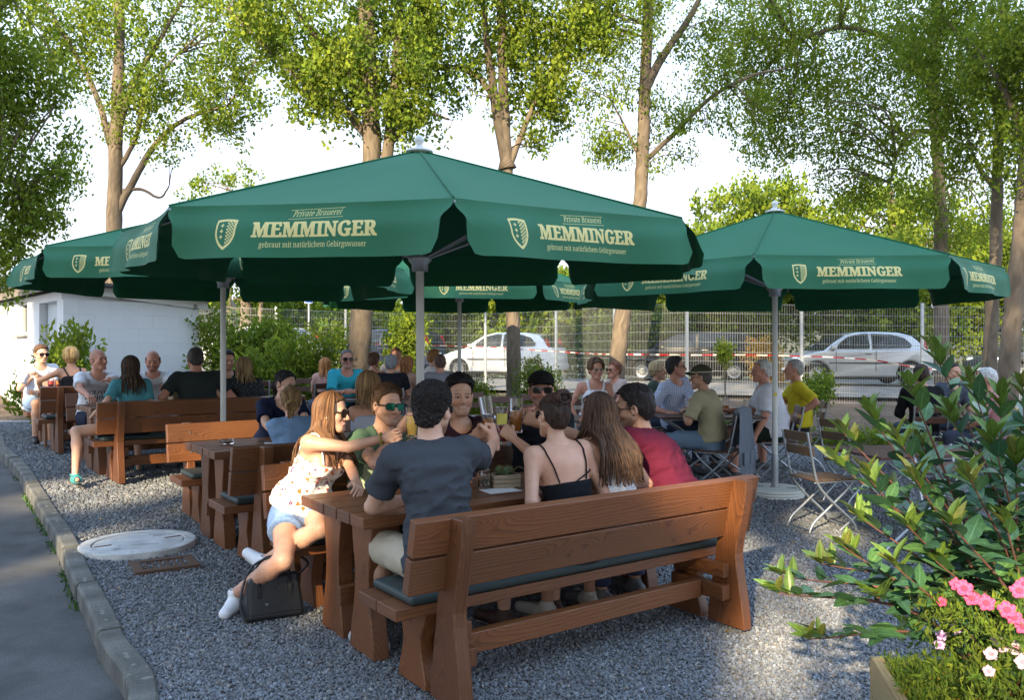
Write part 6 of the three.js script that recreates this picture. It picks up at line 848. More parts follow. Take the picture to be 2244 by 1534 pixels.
const speck = canvasTex(128, 128, (c, W, H) => { c.fillStyle = '#26292e'; c.fillRect(0, 0, W, H); const R = rng(6); c.fillStyle = '#aeb2b8'; for (let i = 0; i < 170; i++) c.fillRect(R() * W, R() * H, 2, 3); }); speck.repeat.set(6, 6);
const textPrint = (lines, color, W = 512, H = 256, bg = null) => { const cv = document.createElement('canvas'); cv.width = W; cv.height = H; const c = cv.getContext('2d'); if (bg) { c.fillStyle = bg; c.fillRect(0, 0, W, H); } c.fillStyle = color; c.textAlign = 'center'; for (const [t, x, y, font] of lines) { c.font = font; c.fillText(t, x, y); } const m = new THREE.CanvasTexture(cv); m.colorSpace = THREE.SRGBColorSpace; return new THREE.MeshStandardMaterial({ map: m, roughness: 0.85 }); };
const SK = { fair: [0.6, 0.36, 0.25], light: [0.56, 0.32, 0.215], tan: [0.48, 0.255, 0.155], red: [0.52, 0.25, 0.165] };
const HC = { black: [0.012, 0.01, 0.009], dark: [0.028, 0.018, 0.012], brown: [0.065, 0.035, 0.02], light: [0.16, 0.09, 0.045], blond: [0.36, 0.23, 0.1], red: [0.3, 0.11, 0.04], grey: [0.3, 0.3, 0.3], white: [0.62, 0.61, 0.58], ash: [0.2, 0.14, 0.08] };
const onA = (u, off) => uvXZ(u, 3.02 + off), onB = (u, off) => uvXZ(u, 5.54 + off), onC = (u, off) => setsInfo.C.frame(u + 0.14, 9.35 + off), onD = (u, off) => setsInfo.D.frame(u + 0.16, 11.88 + off);
const NEAR = 0.43, FAR = 1.93, gA = groundY(...uvXZ(2.875, 4.12)), gB = groundY(...uvXZ(2.87, 6.64)), gC = setsInfo.C.gy, gD = setsInfo.D.gy;
const sunnies = { dark: [0.02, 0.015, 0.015], w: 0.029, h: 0.024, sq: 2.6 };
const toast = 'friends clinking glasses at the front table', left = 'guests at the long tables by the outbuilding', back = 'guests at the back tables', right = 'guests on folding chairs by the fence';
// --- front table
person({ label: 'woman in floral strap top and denim shorts holding her glass out', group: toast, at: uvXZ(1.9, 4.92), gy: gA, yaw: 28, twist: 34, lean: 9, side: 17, seat: 0.47, s: 0.98, fem: true, skin: SK.light, smile: 1, teeth: true,
  head: { yaw: 52, pitch: 4, roll: -6 }, hair: { type: 'long', color: [0.11, 0.055, 0.028], streak: [0.24, 0.12, 0.055], len: 0.36, front: 62, count: 170, seed: 4, thick: 0.012 }, glasses: { ...sunnies, w: 0.03, h: 0.026, temple: 0.0042 }, earring: true,
  shirt: { type: 'tank', part: 'top', color: [0.8, 0.8, 0.8], map: floral, top: 0.72, hole: 0.075, hem: 0.05, loose: 0.03, wrinkle: 0.012, fit: 0.012, straps: [[[0.085, 0.72, 0.1], [0.1, 0.9, 0.07], [0.105, 1.0, 0.0], [0.1, 0.88, -0.09], [0.09, 0.7, -0.1]], [[-0.085, 0.72, 0.1], [-0.1, 0.9, 0.07], [-0.105, 1.0, 0.0], [-0.1, 0.88, -0.09], [-0.09, 0.7, -0.1]]], strapR: 0.005 },
  bottom: { color: [0.85, 0.85, 0.85], map: denim, len: 0.34, waist: 0.2, flare: 0.012 }, shoes: [0.7, 0.71, 0.73], soles: [0.5, 0.5, 0.5], laces: true,
  arms: { R: { to: pix(872, 957, 4.86), pole: [-0.2, -1, 0.3], pose: 'grip', palm: [0.1, 0.2, 1] }, L: { to: pix(790, 1075, 4.75), pose: 'rest' } },
  legs: { R: { knee: pix(622, 1228, 4.7), ankle: pix(516, 1302, 4.9), toe: pix(496, 1342, 4.8) }, L: { knee: pix(704, 1158, 4.78), ankle: pix(585, 1228, 5.0), toe: pix(548, 1215, 5.1) } }, bracelet: { arm: 'R', name: 'wristband', color: [0.25, 0.19, 0.02], r: 0.006 } });
person({ label: 'man in a sage green printed T-shirt with green mirrored sunglasses', group: toast, at: onA(2.42, FAR), gy: gA, yaw: 40, twist: 6, lean: 15, side: -2, s: 1.0, skin: SK.light, smile: 0.6, stubble: 0.4, hair: { type: 'short', color: [0.11, 0.06, 0.03], thick: 0.009, top: 0.01, tufts: 380, comb: [0.2, 0.5, 0.8], spike: 0.003 },
  head: { yaw: 2, pitch: 2, roll: -4 }, glasses: { dark: [0.01, 0.16, 0.09], metal: 0.6, w: 0.032, h: 0.021, sq: 3.4, temple: 0.004, frame: [0.01, 0.02, 0.015] }, shirt: { color: [0.085, 0.15, 0.1], sleeve: 0.6, loose: 0.015, print: { t: 0.5, w: 0.3, h: 0.3, mat: textPrint([['DREAM', 256, 180, 'bold 110px sans-serif'], ['AWAY', 256, 330, 'bold 110px sans-serif']], '#33523f', 512, 512, '#9aa98a') } }, bottom: { color: [0.2, 0.19, 0.17], len: 0.9 }, shoes: [0.1, 0.1, 0.1],
  arms: { R: { to: pix(880, 938, 5.05), pole: [-0.6, -0.8, 0], pose: 'grip', palm: [0.6, 0, 0.8] }, L: { to: pix(905, 1010, 4.95), pole: [0.8, -0.5, 0], pose: 'rest' } } });
person({ label: 'man with dark curly hair in a charcoal grey T-shirt and beige shorts', group: toast, at: onA(2.04, NEAR + 0.02), gy: gA, yaw: 208, twist: -18, lean: 9, side: 1, s: 1.06, wide: 0.88, skin: SK.fair, stubble: 0.5, hair: { type: 'curls', color: [0.018, 0.013, 0.011], thick: 0.006, top: 0.01, curl: true, noise: 0.006, tufts: 900, lift: -0.004, curlR: 0.0068 },
  head: { yaw: -48, pitch: 0, roll: 4 }, glasses: { w: 0.026, h: 0.019, frame: [0.01, 0.01, 0.01], dark: [0.02, 0.02, 0.02] }, shirt: { color: [0.05, 0.056, 0.066], sleeve: 0.68, hem: -0.16, fit: 0.018, loose: 0.012, wrinkle: 0.009, flare: 0.016, cell: 0.009 }, bottom: { color: [0.42, 0.37, 0.28], len: 0.88 }, shoes: [0.35, 0.36, 0.38], soles: [0.7, 0.7, 0.68],
  arms: { L: { to: pix(915, 1092, 4.33), pole: [1, -0.7, 0.2], pose: 'fist', palm: [0, -1, 0] }, R: { to: pix(1083, 968, 4.66), pole: [-0.15, -1, 0.1], dir: [0, 1, 0.25], pose: 'fist', palm: [0.8, 0, 0.4] } } });
person({ label: 'smiling man with slicked black hair in a dark plum T-shirt raising his glass', group: toast, at: onA(2.99, FAR), gy: gA, yaw: 30, lean: 14, s: 1.05, skin: SK.light, smile: 1, teeth: true, stubble: 0.25, hair: { type: 'short', color: HC.black, thick: 0.009, top: 0.026, tufts: 420, comb: [0.3, 0.3, -0.8], lift: 0.002 },
  head: { yaw: -14, pitch: 0 }, shirt: { color: [0.03, 0.012, 0.02], sleeve: 0.7 }, bottom: { color: [0.05, 0.06, 0.09], len: 1.9 }, shoes: [0.1, 0.1, 0.1], arms: { L: { to: pix(1040, 962, 5.02), pole: [0.7, -0.8, -0.2], pose: 'grip', dir: [0.5, 0.35, 0.6], palm: [-0.3, 0.2, 0.9] }, R: { to: pix(985, 1040, 5.25) } }, bracelet: { arm: 'L', name: 'bead_bracelet', color: [0.01, 0.01, 0.01], r: 0.007 } });
person({ label: 'man in a black baseball cap and dark sunglasses behind the raised glasses', group: toast, at: onA(3.76, FAR), gy: gA, yaw: 25, lean: 4, s: 1.05, wide: 1.12, skin: SK.red, stubble: 0.35, hair: { type: 'short', color: HC.dark, thick: 0.006 }, cap: { color: [0.012, 0.011, 0.011], brim: 0.075 }, head: { yaw: -22, pitch: -3 }, glasses: { ...sunnies, w: 0.03, h: 0.021, sq: 4 }, shirt: { color: [0.012, 0.013, 0.016], sleeve: 0.7 }, bottom: { color: [0.03, 0.03, 0.04], len: 1.9 }, shoes: [0.05, 0.05, 0.05], arms: { R: { to: pix(1150, 912, 5.32), pole: [-0.8, -0.8, 0], pose: 'grip', palm: [0.8, 0, 0.2] }, L: { to: pix(1230, 1030, 5.5) } } });
person({ label: 'woman with a dark hair bun in a black strappy back top', group: toast, at: onA(2.85, NEAR), gy: gA, yaw: 212, twist: -6, lean: 12, side: 3, s: 0.99, fem: true, wide: 1.08, skin: SK.light, hair: { type: 'bun', color: [0.03, 0.015, 0.01], streak: [0.07, 0.03, 0.018], thick: 0.009, bunR: 0.043, bunY: 0.105, bunZ: -0.085, lift: -0.006 }, earring: true, head: { yaw: -2, pitch: 4, roll: 6 }, glasses: { ...sunnies, temple: 0.004 },
  shirt: { type: 'tank', part: 'top', color: [0.01, 0.011, 0.014], top: 0.6, hole: 0.08, wrinkle: 0.003, fit: 0.008, straps: [[[0.075, 0.6, -0.1], [0.1, 0.8, -0.1], [0.11, 0.97, -0.03], [0.1, 0.9, 0.08], [0.08, 0.7, 0.1]], [[-0.075, 0.6, -0.1], [-0.1, 0.8, -0.1], [-0.11, 0.97, -0.03], [-0.1, 0.9, 0.08], [-0.08, 0.7, 0.1]], [[0.0, 0.58, -0.1], [-0.06, 0.64, -0.1], [-0.12, 0.7, -0.06]]], strapR: 0.0045 },
  bottom: { color: [0.03, 0.03, 0.04], len: 0.6 }, shoes: [0.06, 0.025, 0.018], soles: [0.7, 0.68, 0.62], arms: { L: { to: pix(1180, 1090, 4.55), pole: [0.35, -1, -0.5], pose: 'rest' }, R: { to: pix(1262, 1060, 4.75), pole: [-0.3, -1, -0.4], pose: 'rest' } } });
person({ label: 'woman with long straight brown hair and sunglasses on her head in a white off-shoulder top', group: toast, at: onA(3.17, NEAR), gy: gA, yaw: 216, lean: 13, s: 0.98, fem: true, skin: SK.tan, hair: { type: 'long', color: [0.05, 0.026, 0.015], streak: [0.13, 0.07, 0.036], len: 0.42, front: 66, count: 190, seed: 9, wavy: 0.5, off: 0.045 }, head: { yaw: 20, pitch: 6, roll: 4 }, glasses: { w: 0.029, h: 0.024, y: 0.095, z: 0.05, tilt: -0.9, frame: [0.55, 0.45, 0.3], dark: [0.25, 0.2, 0.14] },
  shirt: { type: 'tank', part: 'top', color: [0.75, 0.77, 0.82], top: 0.74, hole: 0.03, wrinkle: 0.008, loose: 0.008, fit: 0.012 }, bottom: { color: [0.15, 0.2, 0.32], len: 0.5 }, shoes: [0.5, 0.45, 0.4], arms: { L: { to: pix(1122, 958, 4.85), pole: [0.7, -0.8, 0], pose: 'grip', palm: [-0.4, 0.2, 0.8] }, R: { to: pix(1330, 1060, 4.9) } } });
person({ label: 'man with glasses in a maroon T-shirt leaning forward at the end of the bench', group: toast, at: onA(3.67, NEAR), gy: gA, yaw: 226, twist: 14, lean: 30, side: -2, s: 1.06, wide: 1.06, skin: SK.tan, stubble: 0.45, hair: { type: 'short', color: [0.018, 0.012, 0.01], thick: 0.012, top: 0.014, tufts: 420, comb: [0, 0.2, 0.8] }, head: { yaw: 30, pitch: 6 }, glasses: { w: 0.026, h: 0.018, sq: 4 }, shirt: { color: [0.095, 0.01, 0.026], sleeve: 0.72, hem: -0.14, loose: 0.018, fit: 0.018, wrinkle: 0.008 }, bottom: { color: [0.04, 0.05, 0.09], len: 1.9 }, shoes: [0.1, 0.1, 0.1], arms: { L: { to: pix(1160, 922, 5.12), pole: [0.3, -1, -0.2], pose: 'grip', palm: [-0.2, 0.1, 0.9] }, R: { to: pix(1300, 1030, 5.3) } } });
// --- table behind
person({ label: 'woman with glasses and dark hair tied back in a navy T-shirt', group: left, res: 1.4, at: onB(2.62, FAR - 0.04), gy: gB, yaw: 40, lean: 20, s: 1.0, fem: true, wide: 1.14, skin: SK.fair, hair: { type: 'low', color: [0.012, 0.01, 0.012], thick: 0.008 }, head: { yaw: 18, pitch: 14 }, glasses: { w: 0.027, h: 0.02, frame: [0.3, 0.24, 0.16] }, shirt: { color: [0.01, 0.016, 0.042], sleeve: 0.75, print: { t: 0.55, w: 0.26, h: 0.1, mat: textPrint([['ESCAPE', 256, 140, 'bold 100px sans-serif']], '#e8e4d8', 512, 200, '#1a2238') } }, bottom: { color: [0.03, 0.04, 0.07], len: 1.9 }, shoes: [0.1, 0.1, 0.1], arms: { R: { to: pix(610, 957, 6.95), pole: [-1, -0.5, 0], palm: [0, -1, 0] }, L: { to: pix(690, 955, 6.95), palm: [0, -1, 0] } } });
person({ label: 'woman with a low dark blond bun in a light blue T-shirt, seen from behind', group: left, res: 1.4, at: onB(2.3, NEAR), gy: gB, yaw: 220, lean: 16, s: 0.93, torso: 0.44, fem: true, skin: SK.light, hair: { type: 'low', color: [0.2, 0.12, 0.05], streak: [0.42, 0.27, 0.11], thick: 0.011 }, head: { yaw: -25, pitch: 8 }, glasses: { y: 0.09, z: 0.055, tilt: -0.9, dark: [0.02, 0.02, 0.02] }, shirt: { color: [0.2, 0.33, 0.52], sleeve: 0.72, wrinkle: 0.009 }, bottom: { color: [0.04, 0.05, 0.1], len: 1.9 }, shoes: [0.1, 0.1, 0.1], arms: { L: { to: pix(690, 975, 6.4) }, R: { to: pix(720, 990, 6.3) } } });
person({ label: 'blonde woman in a pale grey top seen between the navy shirt and the green shirt', group: left, res: 1.6, at: onB(2.92, NEAR), gy: gB, yaw: 215, lean: 10, s: 0.97, fem: true, skin: SK.light, hair: { type: 'long', color: HC.blond, streak: [0.2, 0.11, 0.05], len: 0.22, count: 100 }, head: { yaw: 0, pitch: 4 }, shirt: { type: 'tank', part: 'top', color: [0.4, 0.45, 0.55], top: 0.85, hole: 0.07 }, bottom: { color: [0.1, 0.1, 0.12], len: 0.6 }, shoes: [0.1, 0.1, 0.1], arms: { L: { to: pix(850, 970, 6.9) }, R: { to: pix(880, 980, 6.8) } } });
// --- long tables by the outbuilding
person({ label: 'bald man in a white T-shirt with dark print, forearms on the table', group: left, res: 1.7, at: onC(1.66, FAR), gy: gC, yaw: 48, lean: 14, s: 1.05, skin: SK.red, shaved: 0.25, hair: { type: 'none', color: HC.brown }, head: { yaw: 16, pitch: -4 }, shirt: { color: [0.68, 0.7, 0.74], sleeve: 0.72, print: { t: 0.52, w: 0.3, h: 0.24, mat: textPrint([['SOLIVER', 256, 140, 'bold 108px serif'], ['BEHIND', 256, 260, 'bold 116px serif'], ['NEW YORK', 256, 360, 'bold 80px sans-serif']], '#10131a', 512, 400, '#dcdee4') } }, bottom: { color: [0.015, 0.02, 0.04], len: 0.9 }, shoes: [0.06, 0.06, 0.06], arms: { R: { to: pix(200, 878, 9.45), pole: [-1, -0.6, 0], palm: [0, -1, 0] }, L: { to: pix(245, 836, 9.5), pole: [0.6, -1, 0], pose: 'fist' } } });
person({ label: 'woman with very long brown hair in a teal T-shirt and turquoise sandals', group: left, res: 1.7, at: onC(1.76, NEAR), gy: gC, yaw: 218, lean: 5, s: 0.95, fem: true, wide: 1.05, skin: SK.fair, hair: { type: 'long', color: [0.035, 0.02, 0.014], streak: [0.1, 0.055, 0.03], len: 0.34, count: 120, front: 40, r: 0.014 }, head: { yaw: -8, pitch: 2 }, shirt: { color: [0.08, 0.28, 0.33], sleeve: 0.8, wrinkle: 0.009 }, bottom: { color: [0.01, 0.012, 0.02], len: 0.55 }, sandals: [0.05, 0.3, 0.32], arms: { L: { to: pix(210, 905, 8.9) }, R: { to: pix(300, 905, 8.9) } }, legs: { L: { knee: pix(168, 945, 8.75), ankle: pix(166, 1042, 8.55), toe: pix(172, 1052, 8.4) } } });
person({ label: 'balding man in a plain white T-shirt behind a glass of beer', group: left, res: 1.7, at: onC(2.36, FAR), gy: gC, yaw: 25, lean: 12, s: 1.03, wide: 1.1, belly: 0.3, skin: SK.red, stubble: 0.5, hair: { type: 'balding', color: HC.dark, thick: 0.009 }, shaved: 0.2, head: { yaw: -5, pitch: 12 }, shirt: { color: [0.66, 0.69, 0.74], sleeve: 0.72 }, bottom: { color: [0.1, 0.1, 0.12], len: 0.9 }, shoes: [0.1, 0.1, 0.1], arms: { R: { to: pix(325, 872, 9.6) }, L: { to: pix(360, 872, 9.6) } } });
person({ label: 'broad man in a dark grey T-shirt with short grey-brown hair, seen from behind', group: left, res: 1.7, at: onC(2.46, NEAR), gy: gC, yaw: 212, lean: 8, s: 1.06, wide: 1.18, skin: SK.red, hair: { type: 'short', color: [0.06, 0.055, 0.05], thick: 0.007, tufts: 200 }, head: { yaw: 0, pitch: 4 }, shirt: { color: [0.028, 0.036, 0.036], sleeve: 0.72, loose: 0.02 }, bottom: { color: [0.05, 0.05, 0.07], len: 0.9 }, shoes: [0.1, 0.1, 0.1], arms: { L: { to: pix(370, 885, 9.5) }, R: { to: pix(460, 882, 9.5) } } });
person({ label: 'man with short black hair in a dark navy shirt behind the parasol pole', group: left, res: 1.7, at: onC(3.28, FAR), gy: gC, yaw: 30, lean: 12, s: 1.03, skin: SK.tan, stubble: 0.4, hair: { type: 'short', color: HC.black, thick: 0.009, top: 0.012, tufts: 150 }, head: { yaw: 4, pitch: 8 }, shirt: { color: [0.012, 0.014, 0.024], sleeve: 0.8 }, bottom: { color: [0.05, 0.05, 0.07], len: 0.9 }, shoes: [0.1, 0.1, 0.1], arms: { R: { to: pix(480, 880, 10.3) }, L: { to: pix(510, 880, 10.3) } } });
person({ label: 'woman with long dark blond hair in a speckled charcoal top beside the pole', group: left, res: 1.7, at: onC(3.02, NEAR), gy: gC, yaw: 214, lean: 6, s: 0.93, fem: true, skin: SK.light, hair: { type: 'long', color: [0.22, 0.14, 0.065], streak: [0.4, 0.28, 0.13], len: 0.24, count: 100, front: 40, r: 0.014 }, head: { yaw: 0, pitch: 4 }, shirt: { color: [1, 1, 1], map: speck, sleeve: 0.9 }, bottom: { color: [0.05, 0.05, 0.07], len: 1.9 }, shoes: [0.1, 0.1, 0.1], arms: { L: { to: pix(500, 890, 9.7) }, R: { to: pix(545, 890, 9.7) } } });
person({ label: 'man in dark sunglasses and a white T-shirt with folded hands by the bush', group: left, res: 1.9, at: onD(1.3, FAR), gy: gD, yaw: 48, lean: 12, s: 1.03, skin: SK.fair, stubble: 0.3, hair: { type: 'short', color: [0.12, 0.06, 0.03], thick: 0.01, top: 0.012, tufts: 120 }, head: { yaw: 6, pitch: 4 }, glasses: sunnies, shirt: { color: [0.74, 0.75, 0.79], sleeve: 0.75 }, bottom: { color: [0.22, 0.32, 0.5], len: 0.85 }, shoes: [0.02, 0.02, 0.022], arms: { R: { to: pix(76, 822, 11.9), pole: [-0.8, -0.9, 0], pose: 'fist' }, L: { to: pix(84, 824, 11.9), pole: [0.8, -0.9, 0], pose: 'fist' } } });
person({ label: 'blonde woman with a short bob in a black racerback tank top', group: left, res: 1.9, at: onD(1.5, NEAR), gy: gD, yaw: 222, lean: 8, s: 0.98, fem: true, skin: SK.tan, hair: { type: 'bob', color: [0.42, 0.26, 0.1], streak: [0.6, 0.42, 0.2], len: 0.1 }, head: { yaw: -12, pitch: 3 }, shirt: { type: 'tank', part: 'top', color: [0.012, 0.013, 0.018], top: 0.8, hole: 0.11, straps: [[[0.06, 0.78, -0.1], [0.09, 0.95, -0.05], [0.1, 1.0, 0.0], [0.09, 0.8, 0.1]], [[-0.06, 0.78, -0.1], [-0.09, 0.95, -0.05], [-0.1, 1.0, 0.0], [-0.09, 0.8, 0.1]]], strapR: 0.009 }, bottom: { color: [0.05, 0.05, 0.07], len: 0.6 }, shoes: [0.1, 0.1, 0.1], arms: { L: { to: pix(95, 868, 10.9), pole: [1, -0.6, 0] }, R: { to: pix(150, 870, 10.9) } } });
// --- back tables
const bk = (o) => person({ group: back, res: 2.1, seat: 0.46, shoes: [0.1, 0.1, 0.1], bottom: { color: [0.08, 0.09, 0.12], len: 1.9 }, ...o });
const pxAt = (px, Z) => [(px - PW / 2) / FOCAL * Z, Z];
bk({ label: 'grey-haired man in a turquoise T-shirt and sunglasses with folded hands on the table', at: pxAt(757, 11.6), yaw: 20, lean: 14, s: 1.05, skin: SK.red, stubble: 0.4, hair: { type: 'short', color: [0.18, 0.17, 0.16], thick: 0.006 }, head: { yaw: 0, pitch: 2 }, glasses: sunnies, shirt: { color: [0.04, 0.4, 0.5], sleeve: 0.85, print: { t: 0.5, w: 0.2, h: 0.2, mat: textPrint([['SURF', 128, 150, 'bold 90px serif']], '#0b4a60', 256, 256, '#2aa5b8') } }, arms: { R: { to: pix(757, 858, 11.1), pose: 'fist' }, L: { to: pix(768, 858, 11.1), pose: 'fist' } } });
bk({ label: 'girl with long copper hair on a folding chair', at: pxAt(714, 12.4), yaw: 200, lean: 6, s: 0.86, fem: true, skin: SK.fair, hair: { type: 'long', color: [0.4, 0.17, 0.06], streak: [0.6, 0.3, 0.12], len: 0.25, count: 80, front: 40, r: 0.015 }, shirt: { color: [0.5, 0.3, 0.25] } });
bk({ label: 'woman with a messy bun in a blue and white patterned halter top, bare back', at: pxAt(812, 12.2), yaw: 165, lean: 10, s: 0.99, fem: true, skin: SK.red, hair: { type: 'bun', color: [0.12, 0.06, 0.03], bunY: 0.08, bunZ: -0.09 }, shirt: { type: 'tank', part: 'top', color: [1, 1, 1], map: blueFloral, top: 0.45, hole: 0.05, straps: [[[0.06, 0.45, -0.1], [0.03, 0.75, -0.1], [0.02, 1.0, -0.06]]], strapR: 0.006 }, arms: { L: { to: pix(780, 860, 11.8) }, R: { to: pix(835, 860, 12.0) } } });
bk({ label: 'grey-haired person in a black sports shirt with white lettering, seen from behind', at: pxAt(856, 11.6), yaw: 185, lean: 8, s: 0.96, skin: SK.tan, hair: { type: 'short', color: [0.25, 0.26, 0.28], thick: 0.014, top: 0.006 }, shirt: { color: [0.012, 0.012, 0.016] } });
bk({ label: 'woman with long reddish hair beside the grey-haired person in black', at: pxAt(884, 12.2), yaw: 150, lean: 8, s: 0.92, fem: true, skin: SK.fair, hair: { type: 'long', color: [0.3, 0.12, 0.05], streak: [0.5, 0.25, 0.1], len: 0.2, count: 80, r: 0.015 }, shirt: { color: [0.5, 0.32, 0.24] } });
bk({ label: 'man with short reddish brown hair half hidden behind the grey-haired head', at: pxAt(868, 13.6), yaw: 10, s: 1.02, skin: SK.red, hair: { type: 'short', color: [0.2, 0.08, 0.03], thick: 0.01 }, shirt: { color: [0.5, 0.45, 0.42] } });
bk({ label: 'boy with ginger hair in a white shirt beside the main parasol pole', at: pxAt(941, 13.2), yaw: 110, s: 1.0, skin: SK.fair, hair: { type: 'short', color: [0.35, 0.17, 0.06], thick: 0.014, top: 0.01 }, shirt: { color: [0.7, 0.68, 0.66] } });
bk({ label: 'man with cropped hair showing only his head above the curly-haired man', at: pxAt(966, 11.8), yaw: 190, s: 0.98, skin: SK.red, hair: { type: 'short', color: [0.1, 0.06, 0.045], thick: 0.006 }, shirt: { color: [0.2, 0.2, 0.22] } });
// --- folding chairs by the fence
const rt = (o) => person({ group: right, res: 1.8, seat: 0.46, shoes: [0.05, 0.05, 0.05], bottom: { color: [0.05, 0.06, 0.09], len: 1.9 }, ...o });
rt({ label: 'older woman with short brown hair and glasses in a white tank top, sitting upright', at: pxAt(1303, 10.0), yaw: 5, lean: 2, s: 1.02, fem: true, wide: 1.12, skin: SK.red, hair: { type: 'bob', color: [0.13, 0.075, 0.04], streak: [0.24, 0.14, 0.07], len: 0.03, front: 52 }, head: { yaw: 12, pitch: 2 }, glasses: { w: 0.026, h: 0.018, frame: [0.3, 0.28, 0.25] }, shirt: { type: 'tank', part: 'top', color: [0.7, 0.72, 0.76], top: 0.86, hole: 0.095, straps: [[[0.075, 0.82, 0.1], [0.09, 0.97, 0.02], [0.08, 0.85, -0.1]], [[-0.075, 0.82, 0.1], [-0.09, 0.97, 0.02], [-0.08, 0.85, -0.1]]], strapR: 0.014 }, arms: { R: { local: [-0.22, 0.6, 0.15], pole: [-1, -0.3, 0] } } });
rt({ label: 'woman with short curly copper hair behind the man in maroon', at: pxAt(1354, 11.3), yaw: -60, lean: 4, s: 0.94, fem: true, skin: SK.red, hair: { type: 'curls', color: [0.26, 0.1, 0.05], thick: 0.014, curl: true, tufts: 300 }, glasses: { w: 0.026, h: 0.018 }, shirt: { color: [0.5, 0.4, 0.36] } });
rt({ label: 'older woman with short blond hair in a dull green blouse beside the plaid shirt', at: pxAt(1428, 10.9), yaw: 70, lean: 6, s: 0.96, fem: true, skin: SK.tan, hair: { type: 'bob', color: [0.5, 0.36, 0.18], streak: [0.65, 0.52, 0.32], len: 0.03 }, shirt: { color: [0.07, 0.1, 0.075], sleeve: 1.4 } });
rt({ label: 'man with glasses in a blue and white plaid shirt turning to his right', at: pxAt(1482, 10.4), yaw: 40, lean: 4, side: -10, s: 1.06, skin: SK.red, hair: { type: 'short', color: [0.035, 0.03, 0.028], thick: 0.012, top: 0.006 }, head: { yaw: 45, pitch: -4 }, glasses: { w: 0.025, h: 0.017 }, shirt: { color: [1, 1, 1], map: plaid, sleeve: 1.2, loose: 0.02 }, arms: { R: { to: pix(1465, 905, 9.9) }, L: { to: pix(1530, 900, 9.9) } } });
rt({ label: 'man in an olive cap and sand coloured T-shirt', at: pxAt(1560, 8.9), yaw: 238, lean: 10, s: 1.0, skin: SK.tan, stubble: 0.3, hair: { type: 'short', color: [0.09, 0.08, 0.07], thick: 0.008 }, cap: { color: [0.055, 0.06, 0.03], brim: 0.07, band: [0.4, 0.36, 0.28] }, head: { yaw: 18, pitch: 2 }, glasses: { w: 0.025, h: 0.018 }, shirt: { color: [0.36, 0.32, 0.2], sleeve: 0.85, loose: 0.015 }, bottom: { color: [0.14, 0.2, 0.27], len: 1.9 }, arms: { L: { to: pix(1500, 905, 9.0), pole: [0.8, -1, 0], pose: 'fist' }, R: { to: pix(1515, 900, 9.3), pose: 'fist' } }, bracelet: { arm: 'L', name: 'wristwatch', color: [0.05, 0.05, 0.05], r: 0.008 } });
rt({ label: 'white-haired man in a white T-shirt and dark green shorts reaching over the table', at: pxAt(1690, 9.75), yaw: 262, lean: 8, s: 1.06, wide: 1.12, belly: 0.3, skin: SK.red, hair: { type: 'short', color: HC.white, thick: 0.008, recede: 0.03 }, head: { yaw: 6, pitch: 2 }, shirt: { color: [0.68, 0.7, 0.76], sleeve: 0.85, loose: 0.025, hem: -0.12 }, bottom: { color: [0.012, 0.022, 0.016], len: 0.9 }, arms: { L: { to: pix(1650, 965, 9.5), pole: [0.5, -1, -0.6] }, R: { to: pix(1600, 900, 9.9), pole: [-0.2, -1, -0.2] } } });
rt({ label: 'grey-haired man in a bright yellow T-shirt sitting behind the pole', at: pxAt(1748, 10.5), yaw: 258, lean: 2, s: 1.04, wide: 1.08, skin: SK.red, hair: { type: 'short', color: [0.4, 0.39, 0.37], thick: 0.009, recede: 0.02 }, head: { yaw: 4, pitch: 0 }, shirt: { color: [0.6, 0.5, 0.03], sleeve: 0.85, loose: 0.02 }, bottom: { color: [0.02, 0.02, 0.025], len: 0.9 }, arms: { L: { local: [0.3, 0.72, 0.05], pole: [0.6, -0.9, -0.6] }, R: { to: pix(1680, 910, 10.4) } } });
rt({ label: 'person with dark brown hair in black on a folding chair behind the leafy shrub', at: pxAt(2022, 10.2), yaw: 170, lean: 6, s: 1.0, skin: SK.tan, hair: { type: 'short', color: [0.05, 0.028, 0.02], thick: 0.015, top: 0.005 }, shirt: { color: [0.012, 0.012, 0.014], sleeve: 1.2 } });
rt({ label: 'white-haired person in a dusty pink shirt behind the leafy shrub', at: pxAt(2178, 9.6), yaw: 235, lean: 6, s: 1.0, skin: SK.red, hair: { type: 'short', color: HC.white, thick: 0.012 }, shirt: { color: [0.4, 0.19, 0.19], sleeve: 0.9 } });
rt({ label: 'dark-haired person facing the garden between the pink and the black shirt behind the shrub', at: pxAt(2075, 11.2), yaw: 20, lean: 6, s: 1.0, skin: SK.tan, hair: { type: 'short', color: [0.03, 0.02, 0.018], thick: 0.012 }, shirt: { color: [0.05, 0.06, 0.08], sleeve: 0.9 } });
